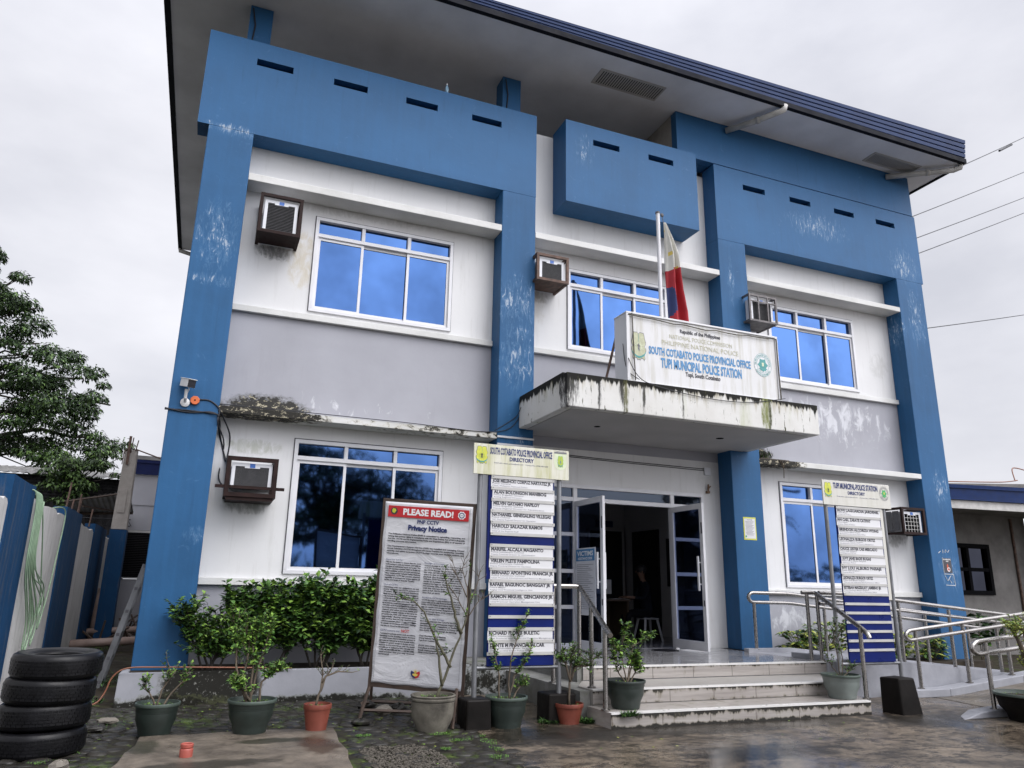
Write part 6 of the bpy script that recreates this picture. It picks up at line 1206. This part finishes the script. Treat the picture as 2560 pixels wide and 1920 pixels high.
m = MB(); m.tube([(-2.95, 7.9, 3.07), (-1.7, 7.9, 3.35)], .02, 5); m.tube([(-2.9, 9.6, 2.95), (-1.7, 9.6, 3.02)], .03, 5); m.tube([(-2.6, 8.0, 3.0), (-2.0, 9.0, 3.0)], .02, 5); part(m, 'batten', 'wood_dark', t, ao)
so2 = (-4, 30, 0); t = empty('far_hall', so2, 'far blue roofed hall seen under the awning', 'building'); m = MB(); m.box(-9, -4.6, 30, 34, 0, 4.3); part(m, 'wall', 'neighbour_blue_fascia', t, so2); m = MB(); m.box(-9.3, -4.4, 29.7, 34.3, 4.3, 4.6); part(m, 'roof', 'blue_gutter', t, so2)
to_ = (-2.5, 9.9, 2.6); t = empty('roof_truss', to_, 'thin steel lattice truss beyond the wall top', 'truss'); m = MB(); m.tube([(-3.1, 9.9, 2.88), (-1.75, 9.9, 2.88)], .012, 5); m.tube([(-3.1, 9.9, 2.72), (-1.75, 9.9, 2.72)], .012, 5)
for k in range(7): x = -3.05 + k * .19; m.tube([(x, 9.9, 2.72), (x + .095, 9.9, 2.88), (x + .19, 9.9, 2.72)], .008, 4)
for x in (-2.7, -2.4, -2.1): m.tube([(x, 9.9, 2.2), (x, 9.9, 2.72)], .012, 5)
part(m, 'lattice', 'black_cable', t, to_)
for k, (y, h) in enumerate([(2.9, .35), (3.0, .30), (4.6, .25), (1.7, .4), (2.2, .2)]):
    m = MB(); m.tube([(wx(y) - .05, y, 2.35), (wx(y) - .03, y + .02, 2.42 + h)], .014, 5); tag(m.build('steel_rod', 'rusty_iron'), 'rusty steel rod sticking up from the top of the striped wall', 'steel rod', 'bare steel rods on the wall top')

# neighbour on the right
no = (18, 2, 0); t = empty('neighbour_house', no, 'bare rendered neighbouring house with a navy gutter on the right', 'building')
m = MB(); wall_grid(m, 14.3, 19.0, -.2, 3.55, 3.0, 3.2, [(17.9, 19.58, 1.46, 2.77)]); wall_grid(m, 19.0, 21.2, -.2, 3.55, 3.0, 3.2, [(17.9, 19.58, 1.46, 2.77)]); m.box(21.2, 27, 2.6, 2.8, -.2, 3.6); part(m, 'wall', 'aged_wall', t, no)
m = MB(); m.box(14.3, 27, 1.0, 3.0, 3.55, 3.60); part(m, 'eave_soffit', 'aged_wall', t, no)
m = MB(); m.hexa([(15.0, 1.0, 3.36), (27, .8, 3.52), (27, 1.05, 3.52), (15.0, 1.05, 3.36)], [(15.0, 1.0, 3.545), (27, .8, 3.72), (27, 1.05, 3.72), (15.0, 1.05, 3.545)]); part(m, 'eave_board', 'pvc_white', t, no)
m = MB(); m.hexa([(15.0, .93, 3.55), (27, .73, 3.73), (27, 1.05, 3.73), (15.0, 1.05, 3.55)], [(15.0, .90, 3.86), (27, .70, 4.18), (27, 1.05, 4.18), (15.0, 1.05, 3.86)]); m.hexa([(15.0, .87, 3.80), (27, .67, 4.08), (27, .72, 4.08), (15.0, .92, 3.80)], [(15.0, .86, 3.875), (27, .66, 4.2), (27, .72, 4.2), (15.0, .92, 3.875)]); part(m, 'gutter', 'blue_gutter', t, no)
m = MB(); m.hexa([(15.0, 1.06, 3.62), (27, 1.06, 4.0), (27, 5, 4.2), (15.0, 5, 3.8)], [(15.0, 1.06, 3.90), (27, 1.06, 4.6), (27, 5, 4.9), (15.0, 5, 4.1)]); part(m, 'roof', 'aged_wall', t, no)
m = MB(); e = .11; m.box(17.9, 19.58, 2.95, 3.05, 2.77 - e, 2.77); m.box(17.9, 19.58, 2.95, 3.05, 1.46, 1.46 + e); m.box(17.9, 17.9 + e, 2.95, 3.05, 1.57, 2.66); m.box(19.47, 19.58, 2.95, 3.05, 1.57, 2.66); m.box(18.69, 18.79, 2.96, 3.05, 1.57, 2.66); m.box(18.01, 19.47, 2.965, 3.05, 2.06, 2.15); w_ = part(m, 'window', 'dark_void', t, no)
m = MB(); m.box(18.01, 19.47, 3.04, 3.05, 1.57, 2.66); part(m, 'pane', 'dark_window_glass' if 'dark_window_glass' in MATS else 'screen_dark', w_, no)
m = MB(); m.tube([(20.6, 2.97, 3.5), (20.62, 2.97, .2)], .035, 8); part(m, 'downpipe', 'rusty_iron', t, no)
cable('roof_hose', 'thin red hose lying over the roof edge of the neighbouring house', [[(15.2, .88, 3.93), (16.2, .86, 3.98), (17.4, .82, 4.05), (17.9, .78, 4.12)], [(17.85, .80, 4.1), (17.95, .9, 4.4), (18.2, .95, 4.46), (18.7, 1.0, 4.42)]], .014, 'hose_orange', 'hose')

# overhead wires
wires = [((14.6, -.9, 10.85), (60, 4, 38)), ((14.1, .0, 9.62), (60, 6, 31.0)), ((14.1, .0, 9.1), (60, 6, 28.8)), ((14.1, .0, 8.8), (60, 6, 27.6)), ((14.1, .0, 6.8), (60, 6, 21.0))]
labs = ['topmost overhead wire, with a thick splice, running to the roof corner', 'second overhead wire from the top at the right', 'third overhead wire from the top at the right', 'fourth overhead wire from the top at the right', 'lowest and flattest overhead wire at the right']
for (p, q), lab in zip([((14.55, -1.2, 10.6), (22, 1.603, 15.282)), ((14.1, -.242, 9.75), (22, 1.785, 14.176)), ((14.1, -.26, 9.2), (22, 1.916, 13.373)), ((14.1, -.269, 8.82), (22, 1.995, 12.894)), ((14.1, -.126, 7.09), (22, 2.509, 9.762))], labs):
    P, Q = Vector(p), Vector(q); E2 = P + (Q - P) * 4.0; pts = []
    for k in range(13): s = k / 12; v = P.lerp(E2, s); pts.append((v.x, v.y, v.z - .25 * math.sin(math.pi * s)))
    m = MB(); m.tube(pts, .011, 6)
    if 'splice' in lab: a = P.lerp(Q, .55); b2 = P.lerp(Q, .75); m.tube([tuple(a - Vector((0, 0, .16))), tuple(b2 - Vector((0, 0, .18)))], .03, 6)
    tag(m.build('overhead_wire', 'black_cable'), lab, 'wire', 'overhead wires')

# ================================================================== TREES
def in_poly(x, z, P):
    c = False; j = len(P) - 1
    for i in range(len(P)):
        if (P[i][1] > z) != (P[j][1] > z) and x < (P[j][0] - P[i][0]) * (z - P[i][1]) / (P[j][1] - P[i][1]) + P[i][0]: c = not c
        j = i
    return c
def leaf_pad(m, c, r, n, L, rr, wts, flat=.35):
    "a drooping umbrella of leaves: flat pad, denser at its rim"
    for i in range(n):
        a = rr.random() * 6.283; q = math.sqrt(rr.random()); h = (1 - q * q) * flat * r * rr.uniform(-.25, 1) + rr.gauss(0, .07 * r); p = Vector((c[0] + r * q * math.cos(a), c[1] + r * q * math.sin(a), c[2] + h))
        d = Vector((math.cos(a) * .8 + rr.uniform(-.6, .6), math.sin(a) * .8 + rr.uniform(-.6, .6), rr.uniform(-.7, .25))); x_ = rr.random(); mi = 0 if x_ < wts[0] else (1 if x_ < wts[0] + wts[1] else 2)
        LL = L * rr.uniform(.6, 1.3); m.leaf(p, d, Vector((rr.uniform(-.3, .3), rr.uniform(-.3, .3), 1)), LL, LL * .42, mi, droop=.35)
def limb(m, a, b, r0, r1, rr, n=6, w_=.25):
    a, b = Vector(a), Vector(b); L = (b - a).length; pts = [a.lerp(b, i / n) + Vector((rr.uniform(-1, 1), rr.uniform(-1, 1), rr.uniform(-.5, 1))) * w_ * L / n * (0 < i < n) for i in range(n + 1)]
    m.tube(pts, [r0 + (r1 - r0) * i / n for i in range(n + 1)], 7); return pts
# big spreading tree on the left
rr = random.Random(101); tb = (-13, 19, 0)
t = empty('rain_tree', tb, 'very large spreading tree with dark layered foliage behind the striped wall', 'tree')
POLY = [(-16, 13), (-11, 14.5), (-9, 13.4), (-7.84, 12.67), (-7.55, 12.5), (-7.11, 12.25), (-7.03, 11.61), (-6.81, 11.37), (-6.85, 11.04), (-6.28, 10.91), (-5.99, 10.52), (-5.88, 9.94), (-5.78, 9.58), (-5.98, 9.34), (-5.52, 9.24), (-4.97, 9.16), (-4.72, 8.98), (-4.3, 8.6), (-4.07, 8.26), (-3.71, 7.98), (-3.94, 7.74), (-3.81, 7.28), (-3.89, 7.07), (-3.52, 6.53), (-3.63, 6.21), (-3.3, 6.08), (-3.01, 5.96), (-3.0, 5.29), (-3.52, 4.85), (-4.61, 4.77), (-5.27, 4.92), (-6.54, 5.02), (-16, 4.5)]
m = MB(); w_ = MB(); tp_ = limb(w_, (-13, 19, 0), (-12, 19, 4.5), .55, .42, rr, 5, .1)
forks = [Vector((-11.5, 18.8, 5.6)), Vector((-12, 19.5, 8)), Vector((-13.5, 18, 7.5))]
for f in forks: limb(w_, tp_[-1], f, .36, .26, rr)
cl = []; tries = 0
while len(cl) < 400 and tries < 90000:
    tries += 1; x, z = rr.uniform(-15, -2.6), rr.uniform(3.4, 13.5)
    xx = max(x, -7.1)
    if not in_poly(xx + .25, z, POLY) and not in_poly(x, z, POLY): continue
    if x < -7.2 and z > 13.2 - .1 * (x + 11) ** 2: continue
    if math.sin(x * 3.1 + z * 1.7) * math.sin(z * 3.7 - x * 1.3) > .55: continue
    if abs(z - (7.45 - .2 * (x + 6))) < .16 and -6.2 < x < -4.2 and rr.random() < .5: continue
    if any((x - q[0]) ** 2 * .9 + (z - q[2]) ** 2 * 4.5 < .085 and abs(q[1] - 18) < 1.6 for q in cl) and rr.random() < .9: continue
    cl.append((x, 18 + rr.gauss(0, .8), z))
for c in cl:
    low = c[2] < 5.6; r = rr.uniform(.30, .60) * (1.0 if not low else .9); edge = not in_poly(c[0] + .5, c[2], POLY)
    if edge: r *= .62
    leaf_pad(m, c, r, int(260 * r / .5), .16 if not low else .18, rr, (.42, .45, .13) if not low else (.18, .42, .40), .95)
    f = min(forks, key=lambda q: (q - Vector(c)).length + abs(q.z - c[2]) * 1.0)
    if rr.random() < .30: limb(w_, f.lerp(Vector(c), rr.uniform(.0, .35)), (c[0], c[1], c[2] + .02), .07, .015, rr, 6, .5)
for e in [(-5.6, 18, 6.95), (-3.9, 18, 6.2), (-4.6, 18.2, 8.3), (-6.4, 18, 10.6), (-6.0, 17.5, 9.2), (-3.6, 18, 7.4)]: limb(w_, forks[0] if e[2] < 8 else forks[1], e, .17, .03, rr, 8, .35)
part(w_, 'trunk', 'bark_dark', t, tb, smooth=True); part(m, 'crown', ['tree_leaf_dark', 'tree_leaf_mid', 'tree_leaf_light'], t, tb)
# creeper mass hanging over the shed roof
tb = (-3.4, 11.0, 2.3); t = empty('young_tree', tb, 'young light green tree hanging over the dark shed roof', 'tree'); m = MB(); w_ = MB(); rr = random.Random(5)
limb(w_, (-3.4, 11.2, 0), (-3.3, 11.2, 3.9), .10, .05, rr)
for k in range(30):
    c = (rr.uniform(-4.1, -2.0), 11.1 + rr.uniform(-.3, .3), rr.uniform(3.9, 4.9)) if k < 19 else (rr.gauss(-3.3, .22), 11.0, rr.uniform(3.2, 4.0)); leaf_pad(m, c, rr.uniform(.2, .34), 90, .13, rr, (.15, .4, .45), .4); limb(w_, (-3.3, 11.2, 3.7), c, .02, .006, rr, 3)
part(w_, 'trunk', 'bark_dark', t, tb); part(m, 'crown', ['tree_leaf_dark', 'tree_leaf_mid', 'tree_leaf_light'], t, tb)
# across the road behind the photographer (mirrored in the window panes)
def roadside_tree(x, y, h, wd, label, seed, low=.35):
    rr = random.Random(seed); b0 = (x, y, 0); t = empty('roadside_tree', b0, label, 'tree', 'trees across the road'); m = MB(); w_ = MB(); p = limb(w_, b0, (x, y, h * .45), .3, .22, rr, 5, .1)
    for k in range(74):
        a = rr.random() * 6.28; q = rr.random() ** .6; c = (x + wd * q * math.cos(a), y + wd * .6 * q * math.sin(a), h * (low + (1 - low) * rr.random() * (1 - .4 * q))); limb(w_, p[-1], c, .1, .02, rr, 5, .3); leaf_pad(m, c, rr.uniform(.5, 1.0), 120, .24, rr, (.5, .4, .1), .4)
    part(w_, 'trunk', 'bark_dark', t, b0); part(m, 'crown', ['tree_leaf_dark', 'tree_leaf_mid', 'tree_leaf_light'], t, b0)
roadside_tree(2.2, -24, 9.0, 2.6, 'leafy dark tree across the road, leftmost', 204); roadside_tree(5.2, -25, 9.5, 2.8, 'tall dark tree across the road', 201); roadside_tree(9.2, -27, 8.0, 2.6, 'broad dark tree across the road', 202); roadside_tree(26, -26, 9.5, 2.2, 'tree across the road farther right', 203, .1)
for i, (x, y, h) in enumerate([(31, -30, 5.6), (36, -31, 6.2), (28.5, -33, 5.0)]):
    rr = random.Random(300 + i); b0 = (x, y, 0); t = empty('palm_tree', b0, 'coconut palm across the road', 'palm', 'palms across the road'); w_ = MB(); limb(w_, b0, (x + .3, y, h), .16, .10, rr, 5, .05); part(w_, 'trunk', 'bark_dark', t, b0); m = MB()
    for k in range(18):
        a = k * 2.4; d = Vector((math.cos(a), math.sin(a), 0)); e0 = rr.uniform(.2, 1.0); L = 2.0
        for s in range(14):
            u = s / 13; p = Vector((x + .3, y, h)) + d * L * u + Vector((0, 0, L * (e0 * u - 1.1 * u * u)))
            for sg in (-1, 1): m.leaf(p, d * .5 + Vector((-d.y, d.x, 0)) * sg + Vector((0, 0, -.5)), Vector((0, 0, 1)), .6 * (1 - .6 * u), .07, 0)
    part(m, 'crown', ['tree_leaf_dark'], t, b0)
m = MB(); rr = random.Random(9)
for k in range(150): leaf_pad(m, (rr.uniform(-15, 55), -34 + rr.uniform(-1, 1), rr.uniform(.3, 3.8)), rr.uniform(.6, 1.4), 70, .35, rr, (.6, .35, .05), .5)
tag(m.build('roadside_thicket', ['tree_leaf_dark', 'tree_leaf_mid', 'tree_leaf_light']), 'dark thicket along the far side of the road', kind='stuff')
bo = (8.6, -22, 0); t = empty('sports_board', bo, 'blue board with crossed struts on two posts across the yard', 'board'); m = MB(); m.box(7.4, 9.8, -22.05, -22, 1.6, 3.6); part(m, 'panel', 'fence_blue', t, bo); m = MB(); m.tube([(7.4, -21.98, 0), (7.4, -21.98, 3.7)], .05, 6); m.tube([(9.8, -21.98, 0), (9.8, -21.98, 3.7)], .05, 6); m.tube([(7.4, -21.9, 2.7), (8.3, -21.9, 3.6)], .04, 6); m.tube([(9.8, -21.9, 2.7), (8.9, -21.9, 3.6)], .04, 6); part(m, 'post', 'wood_dark', t, bo)
bo = (29.0, -22, 0); t = empty('street_lamp', bo, 'street lamp with a curved arm across the road', 'street lamp'); m = MB(); m.tube([(29, -22, 0), (29, -22, 6.0), (29.2, -22, 6.7), (29.8, -22, 7.0)], .06, 8); part(m, 'pole', 'black_cable', t, bo); m = MB(); m.box(29.7, 31.0, -22.1, -21.9, 6.98, 7.12); part(m, 'lamp_head', 'black_cable', t, bo)
for i, z in enumerate((7.8, 8.4, 9.0, 9.6)):
    m = MB(); m.tube([(-20 + 8 * k, -22.5, z + .02 * (k - 5) ** 2) for k in range(12)], .02, 5); tag(m.build('road_wire', 'black_cable'), 'power line along the road', 'wire', 'power lines along the road')

# ================================================================== PEOPLE AND FURNITURE IN THE LOBBY
def seated(name, loc, label, facing, hair, seed, sc=1.):
    "seated figure: loc = floor point under the pelvis; facing = unit vector the person looks along"
    f = Vector(facing).normalized(); s = Vector((f.y, -f.x, 0)); L = Vector(loc); P = lambda a, b_, c: L + f * a * sc + s * b_ * sc + Vector((0, 0, c * sc))
    J = dict(pelvis=(P(0, 0, .52), .135), waist=(P(.02, 0, .70), .125), chest=(P(.06, 0, .92), .145), neck0=(P(.07, 0, 1.09), .065), neck=(P(.09, 0, 1.15), .052), head0=(P(.11, 0, 1.21), .072), head=(P(.12, 0, 1.29), .092), crown=(P(.11, 0, 1.37), .066),
             shR=(P(.05, .18, 1.02), .062), shL=(P(.05, -.18, 1.02), .062), elR=(P(.14, .24, .78), .045), elL=(P(.14, -.24, .78), .045), wrR=(P(.36, .14, .80), .028), wrL=(P(.36, -.14, .80), .028), haR=(P(.43, .12, .80), .034), haL=(P(.43, -.12, .80), .034),
             hipR=(P(.04, .10, .50), .10), hipL=(P(.04, -.10, .50), .10), knR=(P(.44, .13, .50), .066), knL=(P(.44, -.13, .50), .066), anR=(P(.46, .13, .10), .040), anL=(P(.46, -.13, .10), .040), toR=(P(.62, .14, .04), .036), toL=(P(.62, -.14, .04), .036))
    E_ = [('pelvis', 'waist'), ('waist', 'chest'), ('chest', 'neck0'), ('neck0', 'neck'), ('neck', 'head0'), ('head0', 'head'), ('head', 'crown'), ('chest', 'shR'), ('chest', 'shL'), ('shR', 'elR'), ('shL', 'elL'), ('elR', 'wrR'), ('elL', 'wrL'), ('wrR', 'haR'), ('wrL', 'haL'), ('pelvis', 'hipR'), ('pelvis', 'hipL'), ('hipR', 'knR'), ('hipL', 'knL'), ('knR', 'anR'), ('knL', 'anL'), ('anR', 'toR'), ('anL', 'toL')]
    t = empty(name, tuple(L), label, 'person'); names = list(J); vs = [J[k][0] for k in names]; rad = [J[k][1] * sc for k in names]; es = [(names.index(a), names.index(b_)) for a, b_ in E_]
    for hand, sg in (('haR', 1), ('haL', -1)):
        hi = names.index(hand); base = vs[hi]; d = f; s_ = s * sg
        for off, Ln in [(.030, .058), (.011, .070), (-.008, .074), (-.026, .066)]:
            i0 = len(vs); vs += [base + d * .045 + s_ * off, base + d * (.045 + Ln * .55) + s_ * off, base + d * (.045 + Ln) + s_ * off + Vector((0, 0, -.025))]; rad += [.011, .009, .008]; es += [(hi, i0), (i0, i0 + 1), (i0 + 1, i0 + 2)]
        i0 = len(vs); vs += [base + d * .01 - s_ * .042, base + d * .05 - s_ * .058 + Vector((0, 0, -.008))]; rad += [.012, .009]; es += [(hi, i0), (i0, i0 + 1)]
    me = bpy.data.meshes.new('body'); me.from_pydata([tuple(v - L) for v in vs], es, []); o = bpy.data.objects.new('body', me); COL.objects.link(o); me.materials.append(MATS['cloth_navy'])
    md = o.modifiers.new('skin', 'SKIN'); bpy.context.view_layer.update()
    for i, r_ in enumerate(rad): me.skin_vertices[0].data[i].radius = (r_, r_)
    me.skin_vertices[0].data[0].use_root = True; md.use_smooth_shade = True; o.modifiers.new('sub', 'SUBSURF').levels = 1; o.modifiers['sub'].render_levels = 2
    dg = bpy.context.evaluated_depsgraph_get(); dg.update(); me2 = bpy.data.meshes.new_from_object(o.evaluated_get(dg)); o.modifiers.clear(); o.data = me2; bpy.data.meshes.remove(me); me2.name = 'body'
    me2.materials.clear(); [me2.materials.append(MATS[k]) for k in ('cloth_navy', 'skin_brown', 'cloth_dark')]
    for p in me2.polygons:
        c = p.center + L; a = (c - L).dot(f) / sc; h = (c.z - L.z) / sc; p.material_index = 1 if (h > 1.10 or (a > .33 and .7 < h < .9)) else (2 if h < .56 else 0); p.use_smooth = True
    o.parent = t
    hd = J['head'][0]; m = MB()   # nose, ears, eyes
    m.ball(tuple(hd + f * .098 * sc + Vector((0, 0, -.012))), (.014, .014, .022), 8, 6); 
    for sg in (1, -1): m.ball(tuple(hd + s * .088 * sg + Vector((0, 0, -.01))), (.014, .014, .03), 8, 6)
    part(m, 'face', 'skin_brown', t, tuple(L), smooth=True)
    m = MB()
    for sg in (1, -1): m.ball(tuple(hd + f * .086 + s * .032 * sg + Vector((0, 0, .012))), (.010, .010, .007), 8, 5)
    part(m, 'eyes', 'hair_black', t, tuple(L), smooth=True); m = MB(); m.ball(tuple(hd + f * .090 + Vector((0, 0, -.052))), (.02, .02, .006), 8, 5); part(m, 'mouth', 'hair_black', t, tuple(L), smooth=True)
    m = MB(); c = hd - f * .018 + Vector((0, 0, .035)); m.ball(tuple(c), (.106, .106, .098), 16, 10)
    if hair == 'long': m.ball(tuple(hd - f * .075 + Vector((0, 0, -.09))), (.085, .085, .17), 14, 9)
    part(m, 'hair', 'hair_black', t, tuple(L), smooth=True); return t
seated('person', (8.10, 1.75, .478), 'person in dark clothes seated on the white stool inside the lobby, facing the desk', (-1, .15, 0), 'short', 1)
seated('person', (7.05, 2.75, .478), 'person in dark clothes seated behind the desk inside the lobby', (.85, -.35, 0), 'long', 2, .98)
so_ = (8.10, 1.75, .478); t = empty('stool', so_, 'white plastic stool under the seated person in the lobby', 'stool')
m = MB(); m.prism([(8.10 + .175 * math.cos(R(45 + 90 * k) + q) * 1.25, 1.75 + .175 * math.sin(R(45 + 90 * k) + q) * 1.25) for k in range(4) for q in (-.12, .12)], 'z', .875, .905); part(m, 'seat', 'monobloc_white', t, so_, bevel=.008)
for sx in (-1, 1):
    for sy in (-1, 1): m = MB(); m.tube([(8.10 + .13 * sx, 1.75 + .13 * sy, .875), (8.10 + .20 * sx, 1.75 + .20 * sy, .479)], [.026, .02], 6); part(m, 'leg', 'monobloc_white', t, so_)
do = (7.5, 2.1, .478); t = empty('desk', do, 'dark wooden desk inside the lobby', 'desk'); m = MB(); m.box(7.0, 7.72, 1.7, 2.5, 1.20, 1.24); part(m, 'top', 'desk_wood', t, do, bevel=.006)
m = MB(); m.box(7.03, 7.69, 2.42, 2.46, .6, 1.199); m.box(7.03, 7.07, 1.74, 2.41, .48, 1.199); m.box(7.65, 7.69, 1.74, 2.41, .48, 1.199); part(m, 'side_panel', 'desk_wood', t, do)
mo = (7.2, 2.0, 1.24); t = empty('monitor', mo, 'computer monitor standing on the lobby desk', 'monitor'); m = MB(); m.box(7.08, 7.45, 1.98, 2.03, 1.33, 1.60); part(m, 'screen', 'monobloc_white', t, mo, bevel=.008); m = MB(); m.box(7.22, 7.31, 1.99, 2.03, 1.25, 1.33); m.box(7.14, 7.40, 1.92, 2.10, 1.24, 1.252); part(m, 'stand', 'screen_dark', t, mo)
m = MB(); m.box(7.35, 7.70, 1.72, 1.98, 1.2415, 1.2455); tag(m.build('paper_sheet', 'sign_face_white'), 'sheet of paper lying on the lobby desk', 'paper')
m = MB(); m.box(8.95, 9.2, 4.57, 4.585, 1.7, 2.25); tag(m.build('wall_calendar', 'sign_rail'), 'framed notice on the back wall of the lobby', 'notice')
m = MB(); m.lathe([(.001, .479), (.22, .479), (.22, .487), (.001, .488)], (7.1, -.35, 0), 24); tag(m.build('doormat', 'cloth_dark'), 'small round dark mat just outside the open doors', 'doormat')
